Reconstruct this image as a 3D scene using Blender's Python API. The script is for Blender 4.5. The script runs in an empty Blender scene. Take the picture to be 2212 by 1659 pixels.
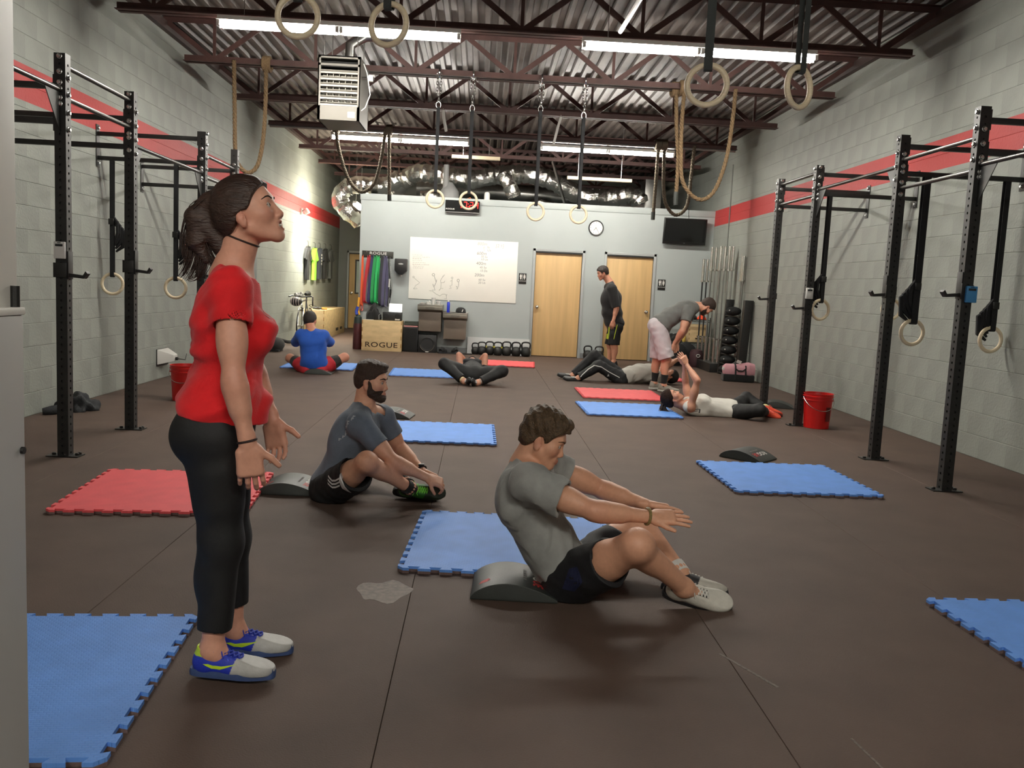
import bpy, bmesh, math, random
import numpy as np
from mathutils import Vector, Matrix, Euler
from mathutils.bvhtree import BVHTree
SC = bpy.context.scene
COL = SC.collection
random.seed(7)
PI = math.pi
# ---------------------------------------------------------------- camera
FPX, YAW, PITCH, ROLL, CAMH = 1884.97, .0405, .1101, -.0479, 1.3292
IW, IH = 2212, 1659
_cy, _sy, _cp, _sp, _cr, _sr = math.cos(YAW), math.sin(YAW), math.cos(PITCH), math.sin(PITCH), math.cos(ROLL), math.sin(ROLL)
_f = Vector((_sy*_cp, _cy*_cp, -_sp)); _r = Vector((_cy, -_sy, 0)); _d = _f.cross(_r)
CR = _cr*_r + _sr*_d; CD = -_sr*_r + _cr*_d; CF = _f
cam = bpy.data.cameras.new('camera'); camo = bpy.data.objects.new('camera', cam); COL.objects.link(camo)
cam.sensor_width = 36; cam.lens = FPX*36/IW; cam.clip_start = .05; cam.clip_end = 100
m = Matrix(((CR.x, -CD.x, -CF.x, 0), (CR.y, -CD.y, -CF.y, 0), (CR.z, -CD.z, -CF.z, CAMH), (0, 0, 0, 1)))
camo.matrix_world = m
SC.camera = camo
SC.view_settings.view_transform = 'Standard'; SC.view_settings.look = 'None'; SC.view_settings.gamma = 1
SC.view_settings.use_curve_mapping = False
SC.view_settings.exposure = EXPOSURE = 0.66
w = bpy.data.worlds.new('world'); SC.world = w; w.use_nodes = True
w.node_tree.nodes['Background'].inputs[0].default_value = (.9, .95, 1, 1)
w.node_tree.nodes['Background'].inputs[1].default_value = .01
TUBE_E = 120.0           # emission of the fluorescent tubes that are lit
SC.cycles.max_bounces = 6; SC.cycles.diffuse_bounces = 4; SC.cycles.glossy_bounces = 3
SC.cycles.sample_clamp_indirect = 6; SC.cycles.caustics_reflective = False; SC.cycles.caustics_refractive = False

def at(u, v, Y):
    """world point at depth Y of the room that the photograph shows at u,v"""
    d = CR*((u-IW/2)/FPX) + CD*((v-IH/2)/FPX) + CF
    return Vector((0, 0, CAMH)) + d*(Y/d.y)

# ---------------------------------------------------------------- materials
_M = {}
def lin(c):
    if isinstance(c, str):
        c = tuple(int(c[i:i+2], 16)/255 for i in (0, 2, 4))
    return tuple((x/12.92 if x <= .04045 else ((x+.055)/1.055)**2.4) for x in c)
def mat(name, col, rough=.6, metal=0, var=.0, vscale=8, bump=0, bscale=60, stretch=None, spec=.5, sub=0, emit=0, attr=None, col2=None, sheen=0):
    """procedural principled material: colour varied by noise, fine relief by a second noise"""
    if name in _M: return _M[name]
    if not col: raise KeyError(name)
    M = bpy.data.materials.new(name); M.use_nodes = True; nt = M.node_tree; N = nt.nodes; L = nt.links
    b = N['Principled BSDF']; c = lin(col)
    b.inputs['Base Color'].default_value = (*c, 1); b.inputs['Roughness'].default_value = rough
    b.inputs['Metallic'].default_value = metal; b.inputs['Specular IOR Level'].default_value = spec
    if sheen: b.inputs['Sheen Weight'].default_value = sheen
    if emit:
        b.inputs['Emission Color'].default_value = (*c, 1); b.inputs['Emission Strength'].default_value = emit
    if sub:
        b.inputs['Subsurface Weight'].default_value = sub; b.inputs['Subsurface Radius'].default_value = (.012, .005, .003); b.inputs['Subsurface Scale'].default_value = 1
    tc = N.new('ShaderNodeTexCoord'); src = tc.outputs['Object']
    if stretch:
        mp = N.new('ShaderNodeMapping'); mp.inputs['Scale'].default_value = stretch; L.new(src, mp.inputs[0]); src = mp.outputs[0]
    cs = None
    if attr:
        a = N.new('ShaderNodeVertexColor'); a.layer_name = attr; cs = a.outputs[0]
    if var or col2:
        n = N.new('ShaderNodeTexNoise'); n.inputs['Scale'].default_value = vscale; n.inputs['Detail'].default_value = 5; L.new(src, n.inputs['Vector'])
        mx = N.new('ShaderNodeMix'); mx.data_type = 'RGBA'
        if col2:
            rp = N.new('ShaderNodeMapRange'); rp.inputs[1].default_value = .42; rp.inputs[2].default_value = .62; L.new(n.outputs[0], rp.inputs[0]); L.new(rp.outputs[0], mx.inputs[0])
            mx.inputs[6].default_value = (*c, 1); mx.inputs[7].default_value = (*lin(col2), 1)
            L.new(mx.outputs[2], b.inputs['Base Color'])
        else:
            mx.blend_type = 'MULTIPLY'; mx.inputs[0].default_value = 1
            rp = N.new('ShaderNodeMapRange'); rp.inputs[1].default_value = .3; rp.inputs[2].default_value = .7
            rp.inputs[3].default_value = 1-var; rp.inputs[4].default_value = 1+var*.6; L.new(n.outputs[0], rp.inputs[0])
            if cs is not None: L.new(cs, mx.inputs[6])
            else: mx.inputs[6].default_value = (*c, 1)
            L.new(rp.outputs[0], mx.inputs[7]); L.new(mx.outputs[2], b.inputs['Base Color'])
    elif cs is not None:
        L.new(cs, b.inputs['Base Color'])
    if bump:
        n2 = N.new('ShaderNodeTexNoise'); n2.inputs['Scale'].default_value = bscale; n2.inputs['Detail'].default_value = 3; L.new(src, n2.inputs['Vector'])
        bp = N.new('ShaderNodeBump'); bp.inputs['Strength'].default_value = bump; bp.inputs['Distance'].default_value = .01
        L.new(n2.outputs[0], bp.inputs['Height']); L.new(bp.outputs[0], b.inputs['Normal'])
    _M[name] = M
    return M

def wall_mat(name, col, stripe=None):
    """painted masonry; the red band is paint between two heights"""
    M = mat(name, col, .62, var=.13, vscale=1.7, bump=.35, bscale=45)
    nt = M.node_tree; N = nt.nodes; L = nt.links; b = N['Principled BSDF']
    if stripe:
        g = N.new('ShaderNodeNewGeometry'); s = N.new('ShaderNodeSeparateXYZ'); L.new(g.outputs['Position'], s.inputs[0])
        a = N.new('ShaderNodeMath'); a.operation = 'GREATER_THAN'; a.inputs[1].default_value = stripe[0]; L.new(s.outputs[2], a.inputs[0])
        c = N.new('ShaderNodeMath'); c.operation = 'LESS_THAN'; c.inputs[1].default_value = stripe[1]; L.new(s.outputs[2], c.inputs[0])
        x = N.new('ShaderNodeMath'); x.operation = 'MULTIPLY'; L.new(a.outputs[0], x.inputs[0]); L.new(c.outputs[0], x.inputs[1])
        mx = N.new('ShaderNodeMix'); mx.data_type = 'RGBA'; L.new(x.outputs[0], mx.inputs[0])
        L.new(b.inputs['Base Color'].links[0].from_socket, mx.inputs[6]); mx.inputs[7].default_value = (*lin('b83c3c'), 1)
        L.new(mx.outputs[2], b.inputs['Base Color'])
    return M

# ---------------------------------------------------------------- mesh helpers
class MB:
    def __init__(s): s.v = []; s.f = []
    def add(s, vs, fs):
        o = len(s.v); s.v += [tuple(x) for x in vs]; s.f += [tuple(i+o for i in f) for f in fs]; return s
    def box(s, c, size, rot=None, taper=1):
        x, y, z = (q/2 for q in size); c = Vector(c)
        vs = [Vector((a*x*(taper if d > 0 else 1), b*y*(taper if d > 0 else 1), d*z)) for d in (-1, 1) for b in (-1, 1) for a in (-1, 1)]
        if rot is not None:
            R = rot if isinstance(rot, Matrix) else Euler(rot).to_matrix(); vs = [R @ v for v in vs]
        return s.add([v+c for v in vs], [(0, 2, 3, 1), (4, 5, 7, 6), (0, 1, 5, 4), (1, 3, 7, 5), (3, 2, 6, 7), (2, 0, 4, 6)])
    def box2(s, a, b): # by two corners
        a = Vector(a); b = Vector(b); return s.box((a+b)/2, [abs(x) for x in (b-a)])
    def tube(s, pts, r, n=10, caps=True, closed=False, twist=0):
        pts = [Vector(p) for p in pts]; k = len(pts); rs = r if hasattr(r, '__len__') else [r]*k
        T = []
        for i in range(k):
            a = pts[(i-1) % k] if closed else pts[max(i-1, 0)]; b = pts[(i+1) % k] if closed else pts[min(i+1, k-1)]
            t = (b-a); T.append(t.normalized() if t.length > 1e-9 else Vector((0, 0, 1)))
        up = Vector((0, 0, 1)) if abs(T[0].z) < .9 else Vector((1, 0, 0)); nrm = (up - T[0]*up.dot(T[0])).normalized(); vs = []
        for i in range(k):
            nrm = (nrm - T[i]*nrm.dot(T[i])).normalized(); bi = T[i].cross(nrm)
            for j in range(n):
                a = 2*PI*j/n + twist*i; vs.append(pts[i] + (nrm*math.cos(a)+bi*math.sin(a))*rs[i])
        fs = []
        for i in range(k if closed else k-1):
            for j in range(n):
                a, b = i*n+j, i*n+(j+1) % n; c, d = ((i+1) % k)*n+(j+1) % n, ((i+1) % k)*n+j; fs.append((a, b, c, d))
        if caps and not closed: fs += [tuple(range(n-1, -1, -1)), tuple((k-1)*n+j for j in range(n))]
        return s.add(vs, fs)
    def cyl(s, a, b, r, n=16, r2=None): return s.tube([a, b], [r, r if r2 is None else r2], n)
    def lathe(s, prof, c=(0, 0, 0), n=24, axis=None):
        """prof: (radius, height) pairs from bottom to top; axis: 3x3 that takes z to the axis"""
        c = Vector(c); R = axis or Matrix.Identity(3); vs = []; k = len(prof)
        for r, h in prof:
            for j in range(n): vs.append(c + R @ Vector((r*math.cos(2*PI*j/n), r*math.sin(2*PI*j/n), h)))
        fs = [(i*n+j, i*n+(j+1) % n, (i+1)*n+(j+1) % n, (i+1)*n+j) for i in range(k-1) for j in range(n)]
        fs += [tuple(range(n-1, -1, -1)), tuple((k-1)*n+j for j in range(n))]
        return s.add(vs, fs)
    def sphere(s, c, r, n=12, m_=8, R=None):
        r = Vector(r if hasattr(r, '__len__') else (r, r, r)); c = Vector(c); vs = []; fs = []
        for i in range(m_+1):
            t = PI*i/m_
            for j in range(n):
                q = Vector((math.sin(t)*math.cos(2*PI*j/n)*r.x, math.sin(t)*math.sin(2*PI*j/n)*r.y, math.cos(t)*r.z)); vs.append(c + (R @ q if R else q))
        for i in range(m_):
            for j in range(n): fs.append((i*n+j, (i+1)*n+j, (i+1)*n+(j+1) % n, i*n+(j+1) % n))
        return s.add(vs, fs)
    def prism(s, poly, a, b):
        """poly in 3D at 'a' offset, extruded to 'b' offset (vectors added)"""
        n = len(poly); a = Vector(a); b = Vector(b); P = [Vector(p) for p in poly]
        return s.add([p+a for p in P]+[p+b for p in P], [tuple(range(n-1, -1, -1)), tuple(range(n, 2*n))]+[(i, (i+1) % n, n+(i+1) % n, n+i) for i in range(n)])
    def mesh(s, name):
        me = bpy.data.meshes.new(name); me.from_pydata(s.v, [], s.f); me.update(); return me

def fixn(me):
    bm = bmesh.new(); bm.from_mesh(me); bmesh.ops.recalc_face_normals(bm, faces=bm.faces); bm.to_mesh(me); bm.free()
def smooth(me, ang=40):
    me.polygons.foreach_set('use_smooth', [True]*len(me.polygons))
    if ang < 180 and len(me.polygons) < 60000: me.set_sharp_from_angle(angle=math.radians(ang))
def put(o, parent=None):
    COL.objects.link(o)
    if parent is not None:
        o.parent = parent
        o.matrix_parent_inverse = Matrix.Translation(-parent.location)
    return o
def obj(name, mb, m_, parent=None, bevel=0, ang=40, sm=True, seg=2):
    me = mb if isinstance(mb, bpy.types.Mesh) else mb.mesh(name)
    if not isinstance(mb, bpy.types.Mesh): fixn(me)
    if m_ is not None:
        me.materials.clear(); me.materials.append(m_)
    if bevel:
        bm = bmesh.new(); bm.from_mesh(me)
        es = [e for e in bm.edges if len(e.link_faces) == 2 and e.calc_face_angle(0) > .6]
        bmesh.ops.bevel(bm, geom=es, offset=bevel, segments=seg, affect='EDGES', profile=.6, clamp_overlap=True); bm.to_mesh(me); bm.free()
    if sm: smooth(me, ang)
    return put(bpy.data.objects.new(name, me), parent)
def tag(o, label, cat, group=None, kind=None):
    if label: o['label'] = label
    if cat: o['category'] = cat
    if group: o['group'] = group
    if kind: o['kind'] = kind
    return o
def thing(name, label, cat, loc=(0, 0, 0), group=None):
    o = bpy.data.objects.new(name, None); o.empty_display_size = .1; o.location = loc; COL.objects.link(o)
    return tag(o, label, cat, group)
def struct(o, label=None):
    o['kind'] = 'structure'
    if label: o['label'] = label
    return o
def copy_tree(o, loc=None, rotz=None, label=None, parent=None):
    c = o.copy(); COL.objects.link(c)
    if parent is not None: c.parent = parent
    if loc is not None: c.location = loc
    if rotz is not None: c.rotation_euler = (0, 0, rotz)
    if label: c['label'] = label
    for ch in list(o.children): copy_tree(ch, parent=c)
    return c
def text_mesh(s, size, depth=.002, ox=0, italic=0, bold=0, spacing=1.0, align='CENTER'):
    """flat lettering lying in x/y, facing +z"""
    c = bpy.data.curves.new('lettering', 'FONT'); c.body = s; c.size = size; c.extrude = depth/2; c.align_x = align; c.align_y = 'CENTER'
    c.shear = italic; c.offset = bold; c.space_character = spacing; c.resolution_u = 3
    o = bpy.data.objects.new('lettering', c); COL.objects.link(o)
    me = bpy.data.meshes.new_from_object(o.evaluated_get(bpy.context.evaluated_depsgraph_get()))
    bpy.data.objects.remove(o); bpy.data.curves.remove(c)
    return me
def place_mesh(me, origin, right, up):
    r = Vector(right).normalized(); u = Vector(up).normalized(); n = r.cross(u)
    me.transform(Matrix(((r.x, u.x, n.x, origin[0]), (r.y, u.y, n.y, origin[1]), (r.z, u.z, n.z, origin[2]), (0, 0, 0, 1)))); return me
def decal(name, me, target_me, ndir, m_, parent, lift=.0012):
    """press flat lettering onto a curved surface of its own thing"""
    bvh = BVHTree.FromPolygons([v.co for v in target_me.vertices], [p.vertices for p in target_me.polygons])
    n = Vector(ndir).normalized()
    bm = bmesh.new(); bm.from_mesh(me)
    for v in bm.verts:
        h = bvh.ray_cast(v.co + n*.5, -n)
        if h[0] is not None: v.co = h[0] + n*lift
    bm.to_mesh(me); bm.free()
    return obj(name, me, m_, parent, sm=False)

MT = dict(
 steel_black=mat('steel_black', '1c1b1a', .45, .0, var=.25, vscale=30, bump=.08, bscale=200),
 steel_bar=mat('steel_bar', '4a4846', .32, .75, var=.2, vscale=40),
 zinc=mat('zinc', 'c9c9c6', .25, 1), chrome=mat('chrome', 'd2d0c8', .22, 1),
 black_plastic=mat('black_plastic', '161616', .42), black_cloth=mat('black_cloth', '141414', .85, bump=.3, bscale=300, sheen=.1),
 white_plastic=mat('white_plastic', 'dcdad4', .4), webbing_glare=mat('webbing_glare', '3f4342', .8, bump=.4, bscale=260), webbing=mat('webbing', '17181a', .8, bump=.4, bscale=260),  # the grey webbing is black webbing with lamp glare put into its colour
 wood_ring=mat('wood_ring', 'f0dfbe', .45, var=.12, vscale=25, stretch=(1, 1, 6)),
 ply=mat('ply', 'd3b788', .55, var=.16, vscale=5, stretch=(1, 1, 3)), ply_edge=mat('ply_edge', 'a8824f', .7, var=.3, vscale=60, stretch=(.1, .1, 1)),
 door_wood=mat('door_wood', 'd0ad78', .42, var=.13, vscale=3, stretch=(4, 4, .25)),
 rope=mat('rope', '7a6347', .9, var=.25, vscale=60, bump=.5, bscale=220), rope_grey=mat('rope_grey', '5f5546', .9, var=.25, vscale=60, bump=.5, bscale=220),
 rust=mat('rust', '4b2f2a', .6, var=.25, vscale=6, bump=.15, bscale=80), deck=mat('deck', '675f5a', .5, .15, var=.25, vscale=2.5),
 tube_on=mat('tube_on', 'fffaf0', .5, emit=TUBE_E), fixture=mat('fixture', 'e8e6e0', .4),
 mat_blue=mat('mat_blue', '649bec', .6, var=.08, vscale=9, bump=.25, bscale=150), mat_red=mat('mat_red', 'ee5a5f', .6, var=.07, vscale=9, bump=.25, bscale=150),
 mat_under=mat('mat_under', '75605c', .8, var=.2, vscale=60, bump=.3, bscale=200),
 bucket=mat('bucket', 'd01c1a', .38), foam_black=mat('foam_black', '2c302d', .5, var=.1, vscale=20, bump=.12, bscale=200),
 foil=mat('foil', 'e6e4de', .2, 1, bump=1.0, bscale=34), galv=mat('galv', 'a8a8a4', .3, 1, var=.2, vscale=6),
 iron=mat('iron', '1d1d1c', .5, .2, bump=.3, bscale=120), red_print=mat('red_print', 'b8302e', .6), white_print=mat('white_print', 'd8d6d0', .6),
)
# ================================================================ the room
XL, XR, YB, YE, ZD, ZC = -3.93, 4.52, 17.2, 24.3, 4.34, 3.83
YF = -3.0
# ---- floor: rubber rolls laid along the room, tight seams between them
m_floor = mat('rubber', '54443b', .72, var=.14, vscale=3.0, bump=.22, bscale=170, spec=.35)
_nt = m_floor.node_tree; _N = _nt.nodes; _b = _N['Principled BSDF']
# pale scuff marks and fleck
_tc = _N.new('ShaderNodeTexCoord'); _n = _N.new('ShaderNodeTexNoise'); _n.inputs['Scale'].default_value = 420; _n.inputs['Detail'].default_value = 1
_nt.links.new(_tc.outputs['Object'], _n.inputs[0]); _cr1 = _N.new('ShaderNodeMapRange'); _cr1.inputs[1].default_value = .68; _cr1.inputs[2].default_value = .74
_nt.links.new(_n.outputs[0], _cr1.inputs[0]); _mx = _N.new('ShaderNodeMix'); _mx.data_type = 'RGBA'; _nt.links.new(_cr1.outputs[0], _mx.inputs[0])
_nt.links.new(_b.inputs['Base Color'].links[0].from_socket, _mx.inputs[6]); _mx.inputs[7].default_value = (*lin('5f4a40'), 1); _nt.links.new(_mx.outputs[2], _b.inputs['Base Color'])
fl = struct(obj('floor', MB().box2((-8, YF-3, -.12), (XR+.3, YE+.3, -.012)), mat('slab', '2a2522', .8)), 'brown black rubber gym floor with long seams')
seams = [XL]; x = -.245-1.22*3
while x < XR-.05:
    if x > XL+.05: seams.append(x)
    x += 1.22
seams.append(XR)
for a, b in zip(seams[:-1], seams[1:]):
    o = obj('rubber_roll', MB().box2((a+.0009, YF-2.9, -.012), (b-.0009, YE, 0)), m_floor, fl, bevel=.0015, seg=1)
obj('scuff', MB().prism([(-.36+.115*math.cos(t)*(1+.16*math.sin(3*t)), 3.66+.13*math.sin(t)*(1+.2*math.cos(5*t)), 0) for t in [2*PI*i/28 for i in range(28)]], (0, 0, .0002), (0, 0, .0007)), mat('scuff', '7b7068', .7, var=.3, vscale=40), fl)
obj('chalk_mark', MB().box((1.02, 2.98, .0006), (.012, .30, .0008), (0, 0, .45)), mat('chalk', '6a5f57', .8, var=.5, vscale=80), fl)
obj('chalk_mark', MB().box((1.22, 2.33, .0006), (.008, .36, .0008), (0, 0, .12)), mat('chalk', '6a5f57', .8), fl)

# ---- block walls
m_wall = wall_mat('wall_block', '979b93', (2.70, 3.0))
m_joint = wall_mat('wall_joint', '959991', (2.70, 3.0))
BH, BL = .2032, .4064
bm = bmesh.new()
# one block: 8 mm proud face with a small arris
def block_mesh(length, side):
    g = .003; t = .0035; c = .003; L, H = length-.0004, BH-g
    p = [(0, -L/2, -H/2), (0, L/2, -H/2), (0, L/2, H/2), (0, -L/2, H/2)]
    q = [(side*t, -L/2+c*.08, -H/2+c), (side*t, L/2-c*.08, -H/2+c), (side*t, L/2-c*.08, H/2-c), (side*t, -L/2+c*.08, H/2-c)]
    return p+q, [(4, 5, 6, 7), (0, 1, 5, 4), (1, 2, 6, 5), (2, 3, 7, 6), (3, 0, 4, 7)]
def block_wall(name, X, side, y0, y1, z1, label, center):
    wl = struct(obj(name, MB().box2((X, y0, -.1), (X-side*.2, y1, z1)), m_joint, sm=False), label)
    cells = []
    r = 0
    while r*BH < z1-.02:
        y = y0 - (BL/2 if r % 2 else 0)
        while y < y1:
            a, b = max(y, y0), min(y+BL, y1)
            if b-a > .05: cells.append((r*BH+BH/2, (a+b)/2, b-a))
            y += BL
        r += 1
    def size(c):
        v = Vector((X-0, c[1], c[0]-CAMH)); u = CR.dot(v)/CF.dot(v) if CF.dot(v) > .3 else 9
        w_ = CD.dot(v)/CF.dot(v) if CF.dot(v) > .3 else 9
        vis = abs(u) < .60 and abs(w_) < .46
        return (0 if vis and c[0] < 3.9 else 1, v.length)
    cells.sort(key=size)
    full = bpy.data.meshes.new('block'); v, f = block_mesh(BL, side); full.from_pydata(v, [], f); full.materials.append(m_wall); fixn(full)
    n = 0; rest = MB()
    for (z, y, L) in cells:
        if n < 300 and abs(L-BL) < .001:
            o = bpy.data.objects.new('block', full); COL.objects.link(o); o.parent = wl; o.location = (X, y, z); n += 1
        else:
            v, f = block_mesh(L, side); rest.add([(a+X, b+y, c+z) for a, b, c in v], f)
    o = obj('blockwork', rest, m_wall, wl, sm=False); o['kind'] = 'stuff'
    return wl
wl_l = block_wall('wall_left', XL, 1, YF, YE, ZD, 'grey painted block wall with a red band', None)
wl_r = block_wall('wall_right', XR, -1, YF, YE, ZD, 'grey painted block wall with red band and a thin conduit', None)
obj('conduit', MB().tube([(XR-.012, 16.15, 2.1), (XR-.012, 16.15, 3.75)], .011, 8), mat('conduit', '6f706c', .5), wl_r)
# ---- partition of the back rooms
m_part = mat('partition_paint', 'a9b0ae', .5, var=.05, vscale=1.2, bump=.05, bscale=120)
XP = -2.38
D1, D2 = (1.045, 1.955), (2.445, 3.36)          # door openings
zt = 2.975
wb = MB()
xs = [(XP, D1[0]-.03), (D1[1]+.03, D2[0]-.03), (D2[1]+.03, XR)]
for a, b in xs: wb.box2((a, YB, 0), (b, YB+.14, zt))
for d in (D1, D2): wb.box2((d[0]-.03, YB, 2.10), (d[1]+.03, YB+.14, zt))
wb.box2((XP, YB+.14, 0), (XP+.14, YE, zt)); wb.box2((XP, YB+.14, zt-.1), (XR, YE, zt))
for d in (D1, D2): wb.box2((d[0]-.2, YB+.5, 0), (d[1]+.2, YB+.52, 2.4))
wback = struct(obj('wall_back', wb, m_part, sm=False), 'pale grey drywall partition across the back of the gym')
tr = struct(obj('trim_1', MB().box2((XP-.012, YB-.014, zt-.10), (XR, YB-.001, zt+.02)), m_part, bevel=.003), 'pale grey board capping the back partition')
struct(obj('wall_rear', MB().box2((XL, YE, -.1), (XR, YE+.2, ZD)), mat('rear_paint', '7f837f', .6, var=.06, vscale=1.5)), 'dim grey wall at the end of the corridor')
struct(obj('wall_front', MB().box2((XL-.2, YF-.2, -.1), (XR+.2, YF, ZD)), mat('front_paint', '8b8d87', .6, var=.06)), 'grey wall behind the camera')
bsb = struct(obj('baseboard_back', MB().box2((XP, YB-.008, 0), (D1[0]-.06, YB-.0005, .10)).box2((D1[1]+.06, YB-.008, 0), (D2[0]-.06, YB-.0005, .10)).box2((D2[1]+.06, YB-.008, 0), (XR, YB-.0005, .1)), mat('base_rubber', '77797a', .6)), 'grey rubber base along the back partition')
# ---- doors
m_frame = mat('door_frame', 'a3a7a6', .45)
def door(i, d, lab, hinge_left, Y=YB, h=2.06, glass=False):
    root = struct(thing('door_%d' % i, lab, None, ((d[0]+d[1])/2, Y, 0)))
    fr = MB()
    for x0 in (d[0]-.055, d[1]+.005): fr.box2((x0, Y-.022, 0), (x0+.05, Y+.10, h+.05))
    fr.box2((d[0]-.055, Y-.022, h+.0), (d[1]+.055, Y+.10, h+.05)); obj('door_frame', fr, m_frame, root, bevel=.003)
    sh = MB().box2((d[0]+.004, Y-.016, h-.03), (d[1]-.004, Y+.02, h-.002)); obj('door_stop', sh, MT['black_plastic'], root)
    lf = MB().box2((d[0]+.004, Y+.035, .012), (d[1]-.004, Y+.08, h-.004)); leaf = obj('door_leaf', lf, MT['door_wood'], root, bevel=.002)
    kx = d[0]+.075 if hinge_left else d[1]-.075
    R = Matrix.Rotation(PI/2, 3, 'X')
    kb = MB().lathe([(.034, -.0), (.034, .006), (.014, .012), (.012, .032), (.027, .044), (.03, .062), (.02, .074), (.002, .077)], (kx, Y+.035, .97), 20, R)
    obj('door_knob', kb, MT['chrome'], root)
    return root
door(1, D1, 'maple door left of the standing man in black, knob on its left', True)
door(2, D2, 'maple door behind the standing man in black, knob on its right', False)
d3 = door(3, (-3.62, -2.72), 'brown door with a narrow window at the end of the corridor', True, YE-.12)
gl = MB().box2((-3.46, YE-.095, .95), (-3.20, YE-.082, 1.88)); obj('window_frame', gl, MT['steel_black'], d3)
obj('window_pane', MB().box2((-3.42, YE-.100, .99), (-3.24, YE-.096, 1.84)), mat('door_glass', 'b6c0bb', .12, spec=.8), d3)
# grey exit door with a push bar on the left wall, half hidden by the woman
d4 = struct(thing('door_4', 'dark grey metal door with push bar on the left wall', None, (XL, 14.6, 0)))
obj('door_leaf', MB().box2((XL+.006, 13.75, .01), (XL+.05, 15.35, 2.12)), mat('door_grey', '6c7273', .5), d4, bevel=.003)
obj('push_bar', MB().box2((XL+.05, 13.95, .98), (XL+.14, 15.25, 1.06)), MT['steel_black'], d4, bevel=.01)
# ---- ceiling deck: trapezoid ribs running down the room
dk = []
pitch = .152; x = XL-.1; prof = []
while x < XR+.1:
    prof += [(x, ZD), (x+.05, ZD), (x+.068, ZD+.04), (x+.134, ZD+.04)]; x += pitch
vs = [(a, YF, b) for a, b in prof]+[(a, YE, b) for a, b in prof]; n = len(prof)
ceil = struct(obj('ceiling', MB().add(vs, [(i, i+1, n+i+1, n+i) for i in range(n-1)]), MT['deck'], sm=False), 'ribbed metal roof deck')
obj('roof_slab', MB().box2((XL-.3, YF-.2, ZD+.05), (XR+.3, YE+.3, ZD+.12)), MT['deck'], ceil)
# ---- open web joists across the room
def joist(Y, i):
    j = struct(thing('steel_joist', 'dark red steel open web joist spanning the room, number %d from the back wall side' % i, None, (0, Y, ZC)))
    x0, x1 = XL+.02, XR-.02
    def chord(nm, z, a, b):
        mb = MB()
        for s in (-1, 1):   # pair of angles
            mb.box2((a, Y+s*.012, z), (b, Y+s*.017, z+.078)); mb.box2((a, Y+s*.012, z), (b, Y+s*.075, z+.006))
        obj(nm, mb, MT['rust'], j, sm=False)
    chord('bottom_chord', ZC, x0+.25, x1-.25); 
    mb = MB()
    for s in (-1, 1):
        mb.box2((x0, Y+s*.012, ZD-.06), (x1, Y+s*.016, ZD-.003)); mb.box2((x0, Y+s*.012, ZD-.008), (x1, Y+s*.062, ZD-.003))
    obj('top_chord', mb, MT['rust'], j, sm=False)
    n = 14; px = (x1-x0)/n
    for k in range(n):
        a, b = x0+k*px, x0+(k+1)*px
        za, zb = (ZD-.03, ZC+.03) if k % 2 == 0 else (ZC+.03, ZD-.03)
        c = Vector(((a+b)/2, Y, (za+zb)/2)); L = math.hypot(px, zb-za); an = -math.atan2(zb-za, px)
        obj('web_diagonal', MB().box(c, (L, .022, .058), (0, an, 0)), MT['rust'], j, sm=False)
        if k % 2 == 1: obj('web_post', MB().box2((a-.017, Y-.01, ZC+.03), (a+.017, Y+.01, ZD-.03)), MT['rust'], j, sm=False)
    return j
JY = [4.85, 6.93, 9.0, 10.95, 13.05, 15.1, 17.55, 19.6, 21.7]
for i, Y in enumerate(JY): joist(Y, len(JY)-i)
_nm = ['second joist behind the camera side, above the near rings', 'first joist in front of the near rings, above the near lamps', 'joist just behind the near row of lamps', 'joist that carries the chains, ring straps and tan ropes', 'joist between the chains and the far lamps', 'joist that carries the grey ropes above the far lamps', 'joist over the back partition', 'joist above the foil ducts', 'joist nearest the rear wall']
for o, l in zip([o for o in COL.objects if o.name.startswith('steel_joist')], _nm): o['label'] = 'dark red open web steel ' + l
# wall angles the joists bear on
for X, s, nm in ((XL, 1, 'trim_2'), (XR, -1, 'trim_3')):
    struct(obj(nm, MB().box2((X+s*.001, YF, ZD-.16), (X+s*.07, YE, ZD-.06)), mat('ledger', '4b3b37', .6, var=.2, vscale=5)), 'dark steel ledger along the top of the %s wall' % ('left' if s > 0 else 'right'))
# slim diagonal bridging rods and pipes up in the joists
pipe = tag(obj('sprinkler_pipe', MB().tube([(XL+.3, 15.06, 3.81), (XR-.3, 15.06, 3.81)], .022, 8), mat('pipe_grey', '8b8783', .4, .5)), 'thin grey pipe running across the joists before the far lamps', 'pipe')
# ================================================================ lamps
def lamp(x0, x1, Y, z, label, lit=True, along='x'):
    r = thing('strip_lamp', label, 'lamp', ((x0+x1)/2, Y, z), 'fluorescent strip lamps')
    def P(x, dy, dz): return Vector((x, Y+dy, z+dz))
    mid = (x0+x1)/2
    hs = MB(); hs.box2((x0, Y-.085, z+.03), (x1, Y+.085, z+.036)).box2((x0, Y-.035, z+.036), (x1, Y+.035, z+.085)); obj('channel', hs, MT['fixture'], r, bevel=.004)
    for a, b in ((x0, mid), (mid, x1)):
        for s in (-1, 1):
            obj('tube', MB().cyl(P(a+.035, s*.055, 0), P(b-.035, s*.055, 0), .018, 10), MT['tube_on'], r)
        for q in (a+.02, b-.02):
            for s in (-1, 1): obj('lamp_socket', MB().box(P(q, s*.055, .008), (.03, .036, .056)), MT['white_plastic'], r)
    for q in (x0+.25, x1-.25): obj('hanger', MB().tube([P(q, 0, .085), P(q, 0, ZD-z)], .004, 6), MT['zinc'], r)
    return r
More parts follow.
